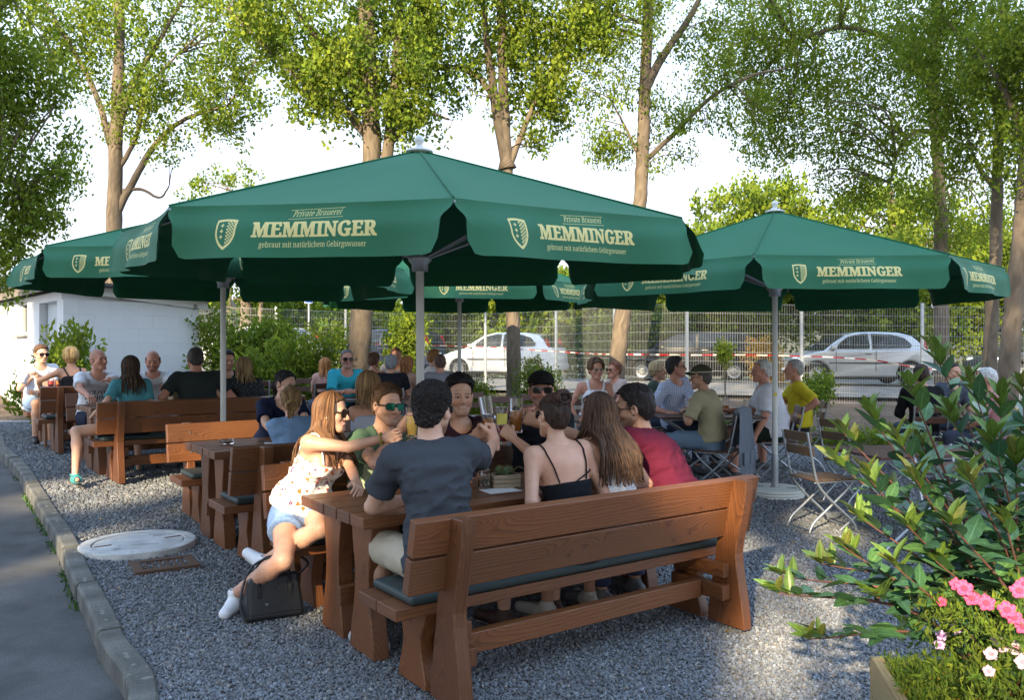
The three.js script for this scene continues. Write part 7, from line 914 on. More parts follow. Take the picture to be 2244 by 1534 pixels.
// ---------------------------------------------------------------- folding chairs and bistro tables
const slat = std(0.1, 0.045, 0.028, 0.5, 0, { bumpMap: woodBump, bumpScale: 0.001 }), slatPale = std(0.16, 0.1, 0.06, 0.5, 0, { bumpMap: woodBump, bumpScale: 0.001 });
function chairProto(mat) {      // sitter looks to +z
  const t = new THREE.Group();
  for (const x of [-0.19, 0.19]) {
    mesh('frame_leg', tube(curve([[x, 0.87, -0.27], [x, 0.6, -0.215], [x, 0.43, -0.17], [x, 0.3, -0.06], [x, 0.12, 0.14], [x, 0.06, 0.19], [x, 0.0, 0.205]], 20), 0.011, 8), galv, t);
    const x2 = x * 0.86; mesh('frame_leg', tube(curve([[x2, 0.435, 0.19], [x2, 0.38, 0.15], [x2, 0.2, -0.06], [x2, 0.08, -0.2], [x2, 0.0, -0.235]], 18), 0.011, 8), galv, t);
    mesh('seat_rail', tube([[x * 0.97, 0.437, -0.2], [x * 0.97, 0.442, 0.2]], 0.008, 6), galv, t);
  }
  for (const [y, z, xx] of [[0.03, -0.226, 0.16], [0.03, 0.2, 0.19], [0.5, -0.19, 0.19]]) mesh('cross_bar', tube([[-xx, y, z], [xx, y, z]], 0.007, 6), galv, t);
  for (const [y, z] of [[0.825, -0.252], [0.7, -0.226]]) mesh('back_slat', grainUV(box(0.4, 0.082, 0.018, 0, 0, 0, 0.006), 'x', y).rotateX(-0.2).translate(0, y, z + 0.012), mat, t);
  for (let i = 0; i < 6; i++) mesh('seat_slat', grainUV(box(0.4, 0.018, 0.055, 0, 0.457, -0.17 + i * 0.068, 0.005), 'x', i * 0.2), mat, t);
  return t;
}
const chairA = chairProto(slat), chairB = chairProto(slatPale); let chairsMade = 0;
function chair(X, Z, yaw, label, pale = false) { const c = (pale ? chairB : chairA).clone(); c.name = numbered('folding_chair'); c.position.copy(onGround(X, Z, 0.004)); c.rotation.y = yaw * dg; scene.add(c); return tag(c, label, 'chair', 'slatted folding chairs'); }
const under = (px, Z, yaw, who) => { const [x, z] = pxAt(px, Z), a = yaw * dg; return chair(x - Math.sin(a) * 0.06, z + Math.cos(a) * 0.06, yaw, 'slatted folding chair under ' + who); };
chair(2.72, 7.3, 104, 'empty pale slatted folding chair alone beside the leafy shrub', true);
chair(3.42, 8.35, 112, 'empty pale slatted folding chair pulled up to the bare table', true);
chair(3.35, 6.2, 20, 'empty folding chair hidden behind the leafy shrub at the bare table');
under(1560, 8.9, 238, 'the man in the olive cap, a grey vest on it');
under(1690, 9.75, 262, 'the white-haired man in the white T-shirt'); under(1748, 10.5, 258, 'the man in the yellow T-shirt'); under(1482, 10.4, 40, 'the man in the plaid shirt'); under(1428, 10.9, 70, 'the blond woman in green'); under(1303, 10, 5, 'the woman in the white tank top'); under(1354, 11.3, -60, 'the woman with curly copper hair'); under(2022, 10.2, 170, 'the guest in black behind the shrub'); under(2178, 9.6, 235, 'the guest in dusty pink'); under(2075, 11.2, 20, 'the dark-haired guest behind the shrub');
under(757, 11.6, 20, 'the man in the turquoise T-shirt'); under(714, 12.4, 200, 'the girl with copper hair'); under(812, 12.2, 165, 'the woman in the blue and white halter top'); under(856, 11.6, 185, 'the grey-haired guest in black'); under(884, 12.2, 150, 'the woman with reddish hair'); under(868, 13.6, 10, 'the man with reddish brown hair'); under(941, 13.2, 110, 'the ginger boy'); under(966, 11.8, 190, 'the man with cropped hair');
chair(...pxAt(1106, 10.2), 12, 'empty dark folding chair behind the raised glasses');
chair(...pxAt(1172, 10.6), -8, 'empty dark folding chair behind the man in the black cap');
chair(...pxAt(1050, 10.8), 30, 'empty folding chair behind the man in plum');
chair(...pxAt(375, 13.4), 30, 'dark folding chair in front of the white wall');
chair(...pxAt(690, 13.2), 60, 'empty folding chair beside the mulched bank');
chair(...pxAt(560, 12.6), 200, 'empty folding chair in front of the feathery bush');
function bistro(X, Z, yaw, label, w = 0.75, d = 0.75, top = slat) {
  const t = thing('bistro_table', label, 'table', onGround(X, Z, 0.004), yaw * dg, 'slatted garden tables'); const n = Math.round(d / 0.085);
  for (let i = 0; i < n; i++) mesh('tabletop_slat', grainUV(box(w, 0.022, d / n - 0.006, 0, 0.735, -d / 2 + (i + 0.5) * d / n, 0.004), 'x', i * 0.2), top, t);
  for (const z of [-1, 1]) mesh('table_rail', tube([[-w / 2 + 0.04, 0.712, z * (d / 2 - 0.06)], [w / 2 - 0.04, 0.712, z * (d / 2 - 0.06)]], 0.011, 6), galv, t);
  for (const z of [-1, 1]) for (const s of [-1, 1]) mesh('table_leg', tube([[s * (w / 2 - 0.1), 0.71, z * (d / 2 - 0.07)], [-s * (w / 2 - 0.08), 0, z * (d / 2 - 0.05)]], 0.012, 8), galv, t);
  return t;
}
bistro(3.35, 7.0, 12, 'bare dark slatted table behind the leafy shrub', 1.1, 0.75);
bistro(...pxAt(1545, 9.75), 0, 'slatted table with drinks between the plaid shirt and the olive cap', 1.2, 0.8);
bistro(...pxAt(1330, 9.2), 0, 'slatted table in front of the woman in the white tank top', 0.8, 0.75);
bistro(...pxAt(1040, 9.0), 10, 'empty slatted table behind the man in plum', 1.1, 0.75);
bistro(...pxAt(800, 11.3), 5, 'slatted table under the folded hands of the man in turquoise', 1.2, 0.75);
bistro(...pxAt(915, 12.6), 0, 'slatted table between the ginger boy and the woman with reddish hair', 0.8, 0.75);
bistro(...pxAt(2110, 10.3), 0, 'slatted table between the guests behind the leafy shrub', 0.9, 0.8);
// grey vest over a chair back
{
  const [x, z] = pxAt(1560, 8.9), a = 238 * dg, t = thing('grey_vest', 'grey fabric vest hanging over the back of a folding chair', 'vest', onGround(x - Math.sin(a) * 0.06, z + Math.cos(a) * 0.06, 0.004), a);
  const vm = cloth([0.17, 0.2, 0.24]);
  mesh('vest_back', gridGeo(16, 24, (s, q) => { const xx = (s - 0.5) * (0.44 + 0.03 * q), y = 0.885 - q * 0.68, f = 0.02 * Math.sin(s * 16 + q * 3) * sstep(0.1, 0.7, q); return [V3(xx, y, -0.3 - 0.03 * q - f), s, q]; }), vm, t);
  mesh('vest_front', gridGeo(16, 16, (s, q) => { const xx = (s - 0.5) * 0.42, y = 0.885 - q * 0.4, f = 0.015 * Math.sin(s * 13 + q * 4) * q; return [V3(xx, y, -0.235 + 0.05 * q + f), s, q]; }), vm, t);
  mesh('vest_collar', tube(curve([[-0.21, 0.88, -0.27], [0, 0.897, -0.27], [0.21, 0.88, -0.27]], 12), 0.034, 8), vm, t);
  for (const s of [-1, 1]) mesh('vest_pocket', box(0.13, 0.14, 0.02, s * 0.11, 0.4, -0.335, 0.008), vm, t);
}
// ---------------------------------------------------------------- things on the tables and on the ground
const beerMat = (r, g, b) => new THREE.MeshPhysicalMaterial({ color: lin(r, g, b), transmission: 0.75, roughness: 0.05, ior: 1.33, thickness: 0.06, attenuationColor: lin(r, g, b), attenuationDistance: 0.05 });
const amber = std(0.5, 0.17, 0.02, 0.08, 0, {}), pale = std(0.62, 0.42, 0.09, 0.1), redDrink = std(0.22, 0.008, 0.014, 0.08), orange = std(0.6, 0.2, 0.02, 0.1), foam = std(0.75, 0.72, 0.62, 0.9);
function beerGlass(name, label, pos, o = {}) {
  const h = o.h || 0.19, r = o.r || 0.034, r2 = o.r2 || r * 1.12, fill = o.fill ?? 0.75, t = thing(name, label, 'glass', pos, o.turn || 0, o.group || 'drinking glasses'); if (o.tilt) { t.rotation.z = o.tilt; }
  const R1 = (y) => lerp(r, r2, y / h), wl = 0.0022;
  mesh('glass', lathe([[0, 0], [r * 0.96, 0], [r, 0.004], [R1(h * 0.5), h * 0.5], [r2, h], [r2 - wl, h], [R1(h * 0.5) - wl, h * 0.5], [r - wl, 0.014], [0, 0.012]], 28), glassClear, t);
  if (fill > 0) { const y1 = 0.013 + (h - 0.02) * fill; mesh('drink', lathe([[0, 0.0135], [r - wl - 0.001, 0.015], [R1(y1) - wl - 0.001, y1], [0, y1]], 28), o.mat || amber, t); if (o.foam) mesh('foam', lathe([[0, y1 + 0.0005], [R1(y1) - wl - 0.001, y1 + 0.0005], [R1(y1) - wl - 0.001, y1 + o.foam], [0, y1 + o.foam + 0.002]], 24), foam, t); }
  if (o.band) mesh('printed_badge', new THREE.CylinderGeometry(r2 + 0.0006, R1(h * 0.45) + 0.0006, h * 0.3, 24, 1, true, o.bandAt || 0, 1.9).translate(0, h * 0.68, 0), std(...o.band, 0.6), t);
  if (o.handle) mesh('handle', tube(curve([[R1(h * 0.75), h * 0.78, 0], [r2 + 0.04, h * 0.7, 0], [r2 + 0.038, h * 0.35, 0], [R1(h * 0.2), h * 0.2, 0]], 16), 0.006, 8), glassClear, t);
  return t;
}
const clink = 'glasses being clinked';
beerGlass('beer_glass', 'tilted nearly empty beer glass raised by the smiling man in plum', pix(1074, 945, 5.08), { h: 0.215, r: 0.037, fill: 0.33, mat: amber, tilt: 0.16, group: clink });
beerGlass('beer_glass', 'glass of dark red beer with a yellow badge raised in the middle of the toast', pix(1098, 972, 4.98), { h: 0.22, r: 0.034, fill: 0.5, mat: redDrink, band: [0.5, 0.45, 0.08], group: clink, tilt: -0.03, bandAt: -0.9 });
beerGlass('beer_glass', 'glass of clear amber beer raised by the man in the black cap', pix(1131, 948, 5.18), { h: 0.215, r: 0.039, fill: 0.62, mat: amber, group: clink });
beerGlass('beer_glass', 'glass of cloudy yellow drink held between the floral top and the green shirt', pix(903, 958, 4.95), { h: 0.18, r: 0.034, fill: 0.7, mat: pale, group: clink });
const topY = (g) => g + 0.752;
// crate of succulents on the front table
function crate(label, pos, turn, w, k) {
  const t = thing('succulent_crate', label, 'planter', pos, turn, 'small planted wooden crates'), h = w * 0.5, d = w * 0.72, R = rng(k);
  for (let i = 0; i < 3; i++) { for (const z of [-1, 1]) mesh('slat', grainUV(box(w, h / 3 - 0.003, 0.007, 0, (i + 0.5) * h / 3, z * d / 2, 0.001), 'x', i), woodPale, t); for (const x of [-1, 1]) mesh('slat', grainUV(box(0.007, h / 3 - 0.003, d - 0.009, x * w / 2, (i + 0.5) * h / 3, 0, 0.001), 'z', i), woodPale, t); }
  mesh('soil', box(w - 0.012, 0.01, d - 0.012, 0, h * 0.85, 0), std(0.05, 0.035, 0.025, 1), t);
  for (let r = 0; r < 5; r++) { const list = [], cx = (R() - 0.5) * w * 0.6, cz = (R() - 0.5) * d * 0.5, s = w * (0.14 + 0.1 * R()); for (let i = 0; i < 16; i++) { const a = i * 2.4, el = 0.3 + i * 0.07; list.push(new THREE.SphereGeometry(1, 7, 5).scale(s * 0.26, s * 0.1, s * 0.62).translate(0, 0, s * 0.5).rotateX(-el).rotateY(a).translate(cx, h * 0.95 + i * 0.0009, cz)); } mesh('succulent', merge(list), std(0.1 + 0.08 * R(), 0.2 + 0.06 * R(), 0.1, 0.6), t); }
  const tw = []; for (let i = 0; i < 26; i++) { const a = R() * 6.28, x = (R() - 0.5) * w * 0.7, z = (R() - 0.5) * d * 0.6, l = w * (0.2 + 0.35 * R()); tw.push(tube(curve([[x, h * 0.9, z], [x + Math.cos(a) * l * 0.4, h + l * 0.55, z + Math.sin(a) * l * 0.4], [x + Math.cos(a) * l, h + l * (0.2 + 0.5 * R()), z + Math.sin(a) * l]], 6), 0.0016, 4)); } mesh('dry_twigs', merge(tw), std(0.2, 0.14, 0.07, 0.9), t);
  return t;
}
crate('pale wooden crate of succulents on the table between the grey T-shirt and the black top', V3(...pix(1106, 1066, 5.05).toArray()).setY(topY(gA)), 0.35, 0.16, 3);
single('paper_menu', boxUV(box(0.21, 0.004, 0.15, 0, 0.002, 0, 0.001)), paper, 'white paper menu lying under the succulent crate', 'paper', pix(1098, 1072, 4.92).setY(topY(gA) - 0.0035), 0.5);
function jar(label, pos, s = 1) { const t = thing('glass_jar', label, 'jar', pos, 0, 'glass jar lanterns'); mesh('jar', lathe([[0, 0], [0.038 * s, 0], [0.042 * s, 0.006 * s], [0.042 * s, 0.085 * s], [0.034 * s, 0.098 * s], [0.034 * s, 0.115 * s], [0.031 * s, 0.115 * s], [0.031 * s, 0.098 * s], [0.039 * s, 0.084 * s], [0.039 * s, 0.008 * s], [0, 0.006 * s]], 24), glassClear, t); const R = rng(5), l = []; for (let i = 0; i < 22; i++) l.push(leafGeo(0.03 * s, 0.014 * s, 0.004).rotateX(R() * 2).rotateY(R() * 6.28).translate((R() - 0.5) * 0.035 * s, 0.012 * s + R() * 0.03 * s, (R() - 0.5) * 0.035 * s)); mesh('moss', merge(l), std(0.12, 0.18, 0.06, 0.9), t); return t; }
jar('glass jar with moss on the table beside the grey T-shirt sleeve', pix(1062, 1062, 5.0).setY(topY(gA)));
jar('glass jar with moss on the table between the floral top and the green shirt', V3(...uvXZ(2.62, 6.75).map((v, i) => (i ? -v : v)).reduce((a, v, i) => { a[i ? 2 : 0] = v; return a; }, [0, topY(gB), 0])), 1.25);
{ const p = (u, v, y) => { const [X, Z] = uvXZ(u, v); return V3(X, y, -Z); };
  const a = thing('ashtray', 'round clear glass ashtray on the empty end of the table', 'ashtray', pix(471, 963, 7.35).setY(topY(gB)).setX(pix(471, 963, 7.2).x), 0.2); a.position.copy(p(2.0, 6.75, topY(gB)));
  mesh('dish', lathe([[0, 0], [0.05, 0], [0.056, 0.006], [0.06, 0.038], [0.052, 0.038], [0.044, 0.012], [0, 0.01]], 28), glassClear, a);
  const pen = thing('pen_and_pad', 'black pen on a white order pad beside the woman in light blue', 'notepad', p(2.32, 6.62, topY(gB)), 0.3); mesh('pad', box(0.11, 0.008, 0.16, 0, 0.004, 0, 0.001), paper, pen); mesh('pen', tube([[-0.1, 0.013, -0.03], [0.05, 0.013, 0.05]], 0.005, 8), blackPlastic, pen);
  // long table by the outbuilding
  const pc = (u, v, y) => { const [X, Z] = setsInfo.C.frame(u + 0.14, v + 0.23); return V3(X, y, -Z); }, pd = (u, v, y) => { const [X, Z] = setsInfo.D.frame(u + 0.16, v + 0.22); return V3(X, y, -Z); };
  crate('pale wooden crate with leafy greens on the long table before the balding man', pc(2.42, 10.05, topY(gC)), 0.7, 0.24, 8);
  beerGlass('beer_glass', 'glass of golden beer in front of the balding man in white', pc(2.38, 10.35, topY(gC)), { mat: orange, fill: 0.6, foam: 0.02, r: 0.036 });
  beerGlass('beer_glass', 'empty tall glass on the long table beside the long brown hair', pc(2.05, 10.2, topY(gC)), { fill: 0 });
  const ph = thing('phone', 'dark green phone case on the long table by the bald man', 'phone', pc(1.55, 10.15, topY(gC)), 0.8); mesh('case', box(0.08, 0.012, 0.16, 0, 0.006, 0), std(0.02, 0.06, 0.05, 0.5), ph);
  single('napkin', box(0.13, 0.012, 0.09, 0, 0.006, 0), paper, 'white folded napkin beside the dark phone', 'napkin', pc(1.72, 10.05, topY(gC)), 0.6);
  beerGlass('soft_drink', 'dark red soft drink with an orange slice nearest the blonde bob', pd(1.42, 12.7, topY(gD)), { mat: redDrink, fill: 0.85, r: 0.036, h: 0.17, band: [0.75, 0.25, 0.05] });
  beerGlass('soft_drink', 'dark red soft drink in front of the man in the white T-shirt with folded hands', pd(1.36, 12.85, topY(gD)), { mat: redDrink, fill: 0.85, r: 0.036, h: 0.17, band: [0.7, 0.1, 0.08] });
  const pl = thing('plate', 'white plate of food between the man in dark grey and the blond hair', 'plate', pc(2.85, 10.1, topY(gC)), 0); mesh('dish', lathe([[0, 0], [0.07, 0], [0.12, 0.018], [0.118, 0.021], [0.07, 0.006], [0, 0.005]], 32), std(0.75, 0.75, 0.72, 0.25), pl); mesh('bread', new THREE.SphereGeometry(0.045, 14, 10).scale(1.2, 0.6, 1).translate(0, 0.024, 0), std(0.4, 0.2, 0.07, 0.8), pl);
}
{ const q = (px, Z, h) => { const [X, ZZ] = pxAt(px, Z); return onGround(X, ZZ, h); };
  beerGlass('beer_glass', 'half full golden beer in front of the white-haired man in white', q(1637, 9.65, 0.752), { mat: orange, fill: 0.35, r: 0.038 }); beerGlass('beer_glass', 'orange drink beside the olive cap', q(1590, 9.9, 0.752), { mat: orange, fill: 0.5 });
  beerGlass('beer_glass', 'clear empty glass on the table by the plaid shirt', q(1505, 9.6, 0.752), { fill: 0.1, mat: pale });
  single('table_paper', box(0.5, 0.003, 0.3, 0, 0.0015, 0, 0.001), paper, 'white paper on the table of the man in turquoise', 'paper', q(800, 11.05, 0.75), 0.2);
  single('table_paper', box(0.42, 0.003, 0.3, 0, 0.0015, 0, 0.001), paper, 'white paper on the empty table behind the man in plum', 'paper', q(1045, 9.0, 0.75), 0.1);
  single('table_paper', box(0.2, 0.003, 0.14, 0, 0.0015, 0, 0.001), paper, 'white paper on the bare table behind the leafy shrub', 'paper', V3(3.62, groundY(3.35, 7.0) + 0.755, -7.05), 0.4);
}
// black handbag on the gravel
{
  const [X, Z] = pixGround(598, 1352), t = thing('handbag', 'black leather handbag standing on the gravel beside the outstretched leg', 'handbag', onGround(X, Z, 0.0), 0.5), lea = std(0.012, 0.013, 0.016, 0.42, 0, { bumpMap: rep(noiseBump, 6, 6), bumpScale: 0.0012 });
  const g = new RoundedBoxGeometry(0.34, 0.25, 0.17, 6, 0.03), p = g.attributes.position; for (let i = 0; i < p.count; i++) { const y = p.getY(i) / 0.25 + 0.5; p.setX(i, p.getX(i) * (1 - 0.16 * y) + 0.008 * Math.sin(y * 7)); p.setZ(i, p.getZ(i) * (1 - 0.55 * y) + 0.01 * (vnoise(p.getX(i) * 14, y * 5, 2) - 0.5)); p.setY(i, p.getY(i) + 0.012 * (vnoise(p.getX(i) * 9, 1, 5) - 0.5)); } g.computeVertexNormals();
  const b = mesh('bag_body', boxUV(g.translate(0, 0.127, 0)), lea, t); mesh('zip', tube([[-0.13, 0.255, 0], [0, 0.258, 0.003], [0.13, 0.255, 0]], 0.004, 6), chrome, b); mesh('tag', box(0.018, 0.012, 0.004, -0.05, 0.1, 0.079), chrome, b);
  for (const z of [-1, 1]) { mesh('handle', tube(curve([[-0.085, 0.19, z * 0.05], [-0.08, 0.28, z * 0.06], [-0.03, 0.335, z * 0.055], [0.03, 0.335, z * 0.055], [0.08, 0.28, z * 0.06], [0.085, 0.19, z * 0.05]], 26), 0.009, 8), lea, t); for (const x of [-1, 1]) mesh('strap_tab', box(0.024, 0.07, 0.006, x * 0.085, 0.17, z * 0.064), lea, t); }
  mesh('shoulder_strap', tube(curve([[0.15, 0.23, 0], [0.2, 0.3, 0.03], [0.1, 0.36, 0.02], [-0.1, 0.3, -0.05], [-0.19, 0.12, 0.04], [-0.17, 0.02, 0.09]], 30), 0.007, 6), lea, t); mesh('seam', tube([[-0.165, 0.05, 0.083], [0.165, 0.05, 0.083]], 0.003, 5), blackPlastic, b);
}
// fallen leaves and twigs on the gravel
{ const R = rng(61), pts = []; for (let i = 0; i < 130; i++) { const Z = 3 + 8 * R(), X = (R() * 2 - 1) * Z * 0.6; if (X < kerbX(Z) + 0.1) continue; pts.push([onGround(X, Z, 0.016), 0.5 + 0.5 * R()]); } const g = foliage(scene, 'fallen_leaves', pts, leafGeo(0.04, 0.018, 0.006).rotateX(1.4), [[0.3, 0.2, 0.05], [0.22, 0.1, 0.03]], R, 1, leafOpaque); tag(g, 'few small dry leaves scattered over the gravel', 'leaves', null, 'stuff'); }

// ---------------------------------------------------------------- planter box with the leafy shrub and the flowers in front
{
  const cx = 1.74, cz = 2.4, turn = -0.2, gy = groundY(cx, cz), H = 0.56, S = 1.1;
  const t = thing('planter_box', 'weathered greenish wooden planter box full of flowers', 'planter', V3(cx, gy, -cz), turn), R = rng(14);
  for (let i = 0; i < 4; i++) { const y = (i + 0.5) * H / 4; for (const z of [-1, 1]) mesh('plank', grainUV(box(S, H / 4 - 0.004, 0.035, 0, y, z * (S / 2 - 0.018), 0.004), 'x', R(), R()), woodGreen, t); for (const x of [-1, 1]) mesh('plank', grainUV(box(0.035, H / 4 - 0.004, S - 0.074, x * (S / 2 - 0.018), y, 0, 0.004), 'z', R(), R()), woodGreen, t); }
  for (const x of [-1, 1]) for (const z of [-1, 1]) mesh('corner_post', grainUV(box(0.06, H - 0.02, 0.06, x * (S / 2 - 0.068), H / 2, z * (S / 2 - 0.068), 0.004), 'y', R()), woodGreen, t);
  mesh('soil', box(S - 0.08, 0.04, S - 0.08, 0, H - 0.09, 0), std(0.04, 0.028, 0.02, 1), t);
  // the shrub: stems to measured tips, single leaves
  const root = V3(1.66, gy + H - 0.08, -2.62), s = thing('leafy_shrub', 'large glossy leaved shrub with yellow green shoots growing out of the planter box', 'shrub', root), bark = std(0.13, 0.055, 0.04, 0.7);
  const tips = [[2048, 775, 2.6], [1995, 850, 2.5], [2125, 835, 2.75], [2190, 870, 2.6], [2240, 850, 2.8], [1905, 905, 2.75], [1850, 950, 2.7], [1965, 960, 2.45], [2080, 905, 2.5], [2175, 960, 2.4], [1830, 1010, 2.8], [1900, 1045, 2.5], [2005, 1050, 2.4], [2120, 1040, 2.3], [2225, 1000, 2.45], [1880, 1130, 2.6], [1985, 1150, 2.45], [2080, 1145, 2.3], [2200, 1140, 2.35], [1712, 1262, 2.75], [1705, 1300, 2.6], [1800, 1235, 2.8], [1775, 1400, 2.55], [1850, 1200, 2.6], [1960, 1240, 2.35], [2050, 1230, 2.5], [2170, 1220, 2.5], [1920, 1310, 2.5], [2010, 960, 2.8], [2110, 1120, 2.8], [2030, 1000, 2.9], [2200, 1050, 2.8], [1950, 1080, 2.9], [2150, 900, 2.95], [2240, 930, 3.0], [2240, 1180, 2.6]];
  const leafShape = (len, wid, curl, fold) => { const ny = 6, pos = [], uv = [], idx = []; for (let j = 0; j <= ny; j++) { const v = j / ny, w = wid * Math.pow(Math.sin(Math.PI * Math.pow(v * 0.985 + 0.008, 0.82)), 0.9); for (let i = -1; i <= 1; i++) { pos.push(i * w / 2, v * len * (1 - 0.08 * curl), -curl * len * v * v * 0.35 + Math.abs(i) * fold * w); uv.push((i + 1) / 2, v); } if (j) for (let i = 0; i < 2; i++) { const a = (j - 1) * 3 + i; idx.push(a, a + 1, a + 3, a + 1, a + 4, a + 3); } } const g = new THREE.BufferGeometry(); g.setAttribute('position', new THREE.Float32BufferAttribute(pos, 3)); g.setAttribute('uv', new THREE.Float32BufferAttribute(uv, 2)); g.setIndex(idx); g.computeVertexNormals(); return g; };
  const veinMap = dataTex(64, 128, (u, v) => { const m = Math.abs(u - 0.5), side = Math.abs(((v * 9 + m * 5) % 1) - 0.5), k = 0.82 + 0.18 * vnoise(u * 9, v * 14, 2) + (m < 0.035 ? 0.55 : 0) + (side < 0.06 ? 0.16 : 0); return [k * 0.82, k * 0.85, k * 0.82]; }, true);
  const shapes = [leafShape(0.1, 0.039, 0.5, 0.12), leafShape(0.088, 0.035, 0.9, 0.2), leafShape(0.108, 0.043, 0.2, 0.08), leafShape(0.078, 0.027, 0.35, 0.25)];
  const lm = (r, g, b, tr = 0.18) => new THREE.MeshPhysicalMaterial({ color: lin(r, g, b), map: veinMap, roughness: 0.36, transmission: tr, thickness: 0, ior: 1.4, side: THREE.DoubleSide });
  const mats = [lm(0.07, 0.17, 0.09, 0.1), lm(0.1, 0.23, 0.1, 0.12), lm(0.14, 0.29, 0.09), lm(0.22, 0.34, 0.06, 0.2), lm(0.3, 0.31, 0.07, 0.2)];
  const stems = [], leaves = [];
  for (const [px, py, Z] of tips) {
    const tip = pix(px, py, Z).sub(root), len = tip.length(), mid = V3(tip.x * 0.42, tip.y * 0.58 + (tip.y < 0.5 ? 0.12 : 0), tip.z * 0.45).add(V3((R() - 0.5) * 0.1, 0, (R() - 0.5) * 0.1)), c = curve([V3(0, -0.03, 0), mid, tip], 26); stems.push(tube(c, c.map((_, i) => lerp(0.0085, 0.002, i / 26)), 6));
    for (let k = 6; k <= 26; k++) for (let r = 0; r < (k > 24 ? 5 : 2); r++) { if (k < 24 && R() < 0.2) continue; const d = c[Math.min(26, k + 1)].clone().sub(c[k - 1]).normalize(), a = k * 2.4 + r * 2.1 + R(), side = V3(Math.cos(a), 0.25 + 0.3 * R(), Math.sin(a)), dir = d.clone().multiplyScalar(k > 23 ? 0.75 : 0.35).add(side.multiplyScalar(0.8)).add(V3(0, k > 23 ? 0.3 : -0.05 - 0.25 * R(), 0)).normalize(); leaves.push({ p: c[k].clone(), dir, young: k > 24, roll: R() * 1.4 - 0.7, v: k > 24 ? 3 : Math.floor(R() * 3), s: k > 24 ? 0.85 + 0.35 * R() : 0.75 + 0.45 * R(), m: k > 24 ? (R() < 0.75 ? 3 : 4) : Math.floor(R() * 3.0), near: -(c[k].z + root.z) }); }
  }
  mesh('stem', merge(stems), bark, s);
  leaves.sort((a, b) => a.near - b.near);
  const Q = (l) => { const y = l.dir, z0 = V3(0, 1, 0).addScaledVector(y, -y.y).normalize(), x = y.clone().cross(z0).normalize(), z = x.clone().cross(y); return new THREE.Quaternion().setFromRotationMatrix(new THREE.Matrix4().makeBasis(x, y, z)).multiply(new THREE.Quaternion().setFromAxisAngle(V3(0, 1, 0), l.roll)); };
  leaves.slice(0, 300).forEach((l) => { const m = mesh('leaf', shapes[l.v], mats[l.m], s); m.position.copy(l.p); m.quaternion.copy(Q(l)); m.scale.setScalar(l.s); });
  const byM = mats.map(() => []); leaves.slice(300).forEach((l) => byM[l.m].push(shapes[l.v].clone().applyMatrix4(new THREE.Matrix4().compose(l.p, Q(l), V3(l.s, l.s, l.s)))));
  byM.forEach((list, i) => { if (list.length) tag(mesh('leaves', merge(list), mats[i], s), null, null, null, 'stuff'); });
  // flowers
  const mound = [];
  const petal = (col, eye, label, spots) => { const base = pix(...spots[0]); base.y = gy + H - 0.06; const f = thing('petunia', label, 'flower', base, 0, 'flowers in the planter box'), cm = (c) => std(...c, 0.6, 0, { side: THREE.DoubleSide }), pm = cm(col), em = cm(eye), st = std(0.06, 0.13, 0.03, 0.8);
    for (const [px, py, Z, s0] of spots) { const p = pix(px, py, Z).sub(base), rr = 0.0215 * (s0 || 1), g = new THREE.BufferGeometry(), pos = [0, -0.012, 0], idx = [], n = 40; for (let ring = 1; ring <= 3; ring++) for (let i = 0; i < n; i++) { const a = i / n * 6.283, lobe = 1 + (ring === 3 ? 0.12 : 0.05) * Math.cos(a * 5) + (ring === 3 ? 0.05 * Math.sin(a * 13 + px) : 0) , r = rr * ring / 3 * lobe; pos.push(Math.cos(a) * r, -0.012 + 0.014 * Math.pow(ring / 3, 0.5) - (ring === 3 ? 0.005 + 0.004 * Math.sin(a * 9 + px) : 0), Math.sin(a) * r); } for (let i = 0; i < n; i++) { const j = (i + 1) % n; idx.push(0, 1 + j, 1 + i); for (let q = 0; q < 2; q++) { const A = 1 + q * n, B = A + n; idx.push(A + i, A + j, B + i, A + j, B + j, B + i); } } g.setAttribute('position', new THREE.Float32BufferAttribute(pos, 3)); g.setIndex(idx); g.computeVertexNormals(); const face = V3(-0.35 + 0.5 * (R() - 0.5), 0.55, 0.8).normalize(); g.applyQuaternion(new THREE.Quaternion().setFromUnitVectors(V3(0, 1, 0), face)); const m = mesh('bloom', g.translate(p.x, p.y, p.z), pm, f); const e = new THREE.CircleGeometry(rr * 0.34, 14).rotateX(-Math.PI / 2).translate(0, -0.001, 0).applyQuaternion(new THREE.Quaternion().setFromUnitVectors(V3(0, 1, 0), face)).translate(p.x, p.y, p.z); mesh('throat', e, em, m); mesh('flower_stalk', tube(curve([[p.x, p.y - 0.012, p.z], [p.x + 0.01, p.y - 0.03, p.z - 0.02], [p.x + 0.03, p.y - 0.07, p.z - 0.04]], 8), 0.0018, 5), st, m); for (let q = 0; q < 9; q++) mound.push([pix(px, py, Z).add(V3((R() - 0.3) * 0.09, -0.025 - R() * 0.1, -0.02 - R() * 0.08)), 0.18 + 0.12 * R()]); } return f; };
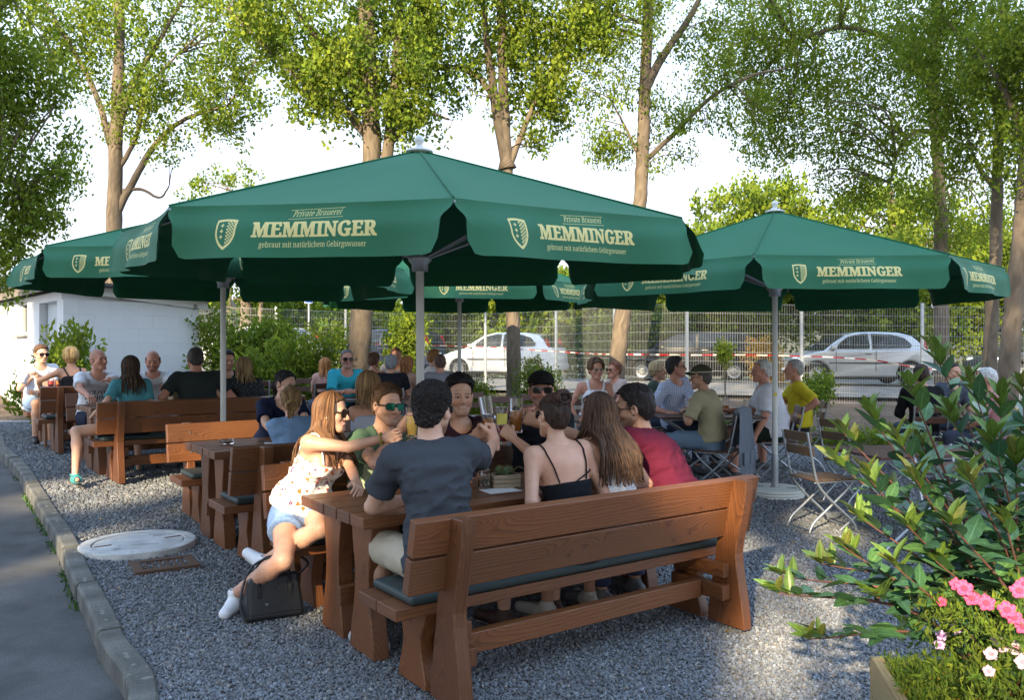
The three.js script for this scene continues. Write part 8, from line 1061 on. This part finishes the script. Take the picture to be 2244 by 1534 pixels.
  petal([0.62, 0.06, 0.16], [0.2, 0.01, 0.05], 'vivid pink petunias with dark throats under the leafy shrub', [[2112, 1288, 2.28, 1], [2128, 1310, 2.28, 0.9], [2160, 1320, 2.28, 1], [2205, 1335, 2.25, 1], [2220, 1352, 2.25, 0.9], [2232, 1293, 2.25, 1], [2244, 1280, 2.3, 0.9], [2240, 1372, 2.25, 0.9], [2095, 1280, 2.3, 0.8], [2062, 1318, 2.35, 0.6]]);
  petal([0.5, 0.32, 0.55], [0.3, 0.12, 0.35], 'small lilac flowers in the shade of the shrub', [[2062, 1392, 2.5, 0.7], [2082, 1360, 2.55, 0.7], [2097, 1376, 2.5, 0.7], [1990, 1340, 2.75, 0.6], [2058, 1412, 2.5, 0.7]]);
  petal([0.6, 0.4, 0.48], [0.45, 0.2, 0.26], 'pale pink flowers spilling over the sunny planter corner', [[2170, 1432, 2.3, 0.8], [2198, 1416, 2.32, 0.8], [2226, 1420, 2.3, 0.9], [2166, 1470, 2.28, 0.7], [2240, 1450, 2.25, 0.9], [2182, 1402, 2.35, 0.7]]);
  const cov = [...mound], fl = []; for (let i = 0; i < 4200; i++) { const x = (R() - 0.5) * S * 0.93, z = (R() - 0.5) * S * 0.93, d = Math.max(Math.abs(x), Math.abs(z)) / (S / 2), q = V3(x, H - 0.05 + 0.22 * R() * (1.05 - d * 0.85), z); q.applyAxisAngle(V3(0, 1, 0), turn).add(V3(cx, gy, -cz)); (R() < 0.02 ? fl : cov).push([q, 0.16 + 0.1 * R()]); }
  tag(foliage(scene, 'marigold_foliage', cov, spray(9, 14, 0.11, 0.03, 0.3), [[0.12, 0.22, 0.03], [0.26, 0.32, 0.04]], R), 'feathery green bedding foliage filling the planter box', 'bedding plants', null, 'stuff');
  tag(foliage(scene, 'marigold_blooms', fl, new THREE.IcosahedronGeometry(0.055, 1), [[0.65, 0.3, 0.02], [0.6, 0.42, 0.03]], R, 1, leafOpaque), 'tiny orange blooms scattered in the planter foliage', 'flowers', null, 'stuff');
}
renderer.render(scene, camera);
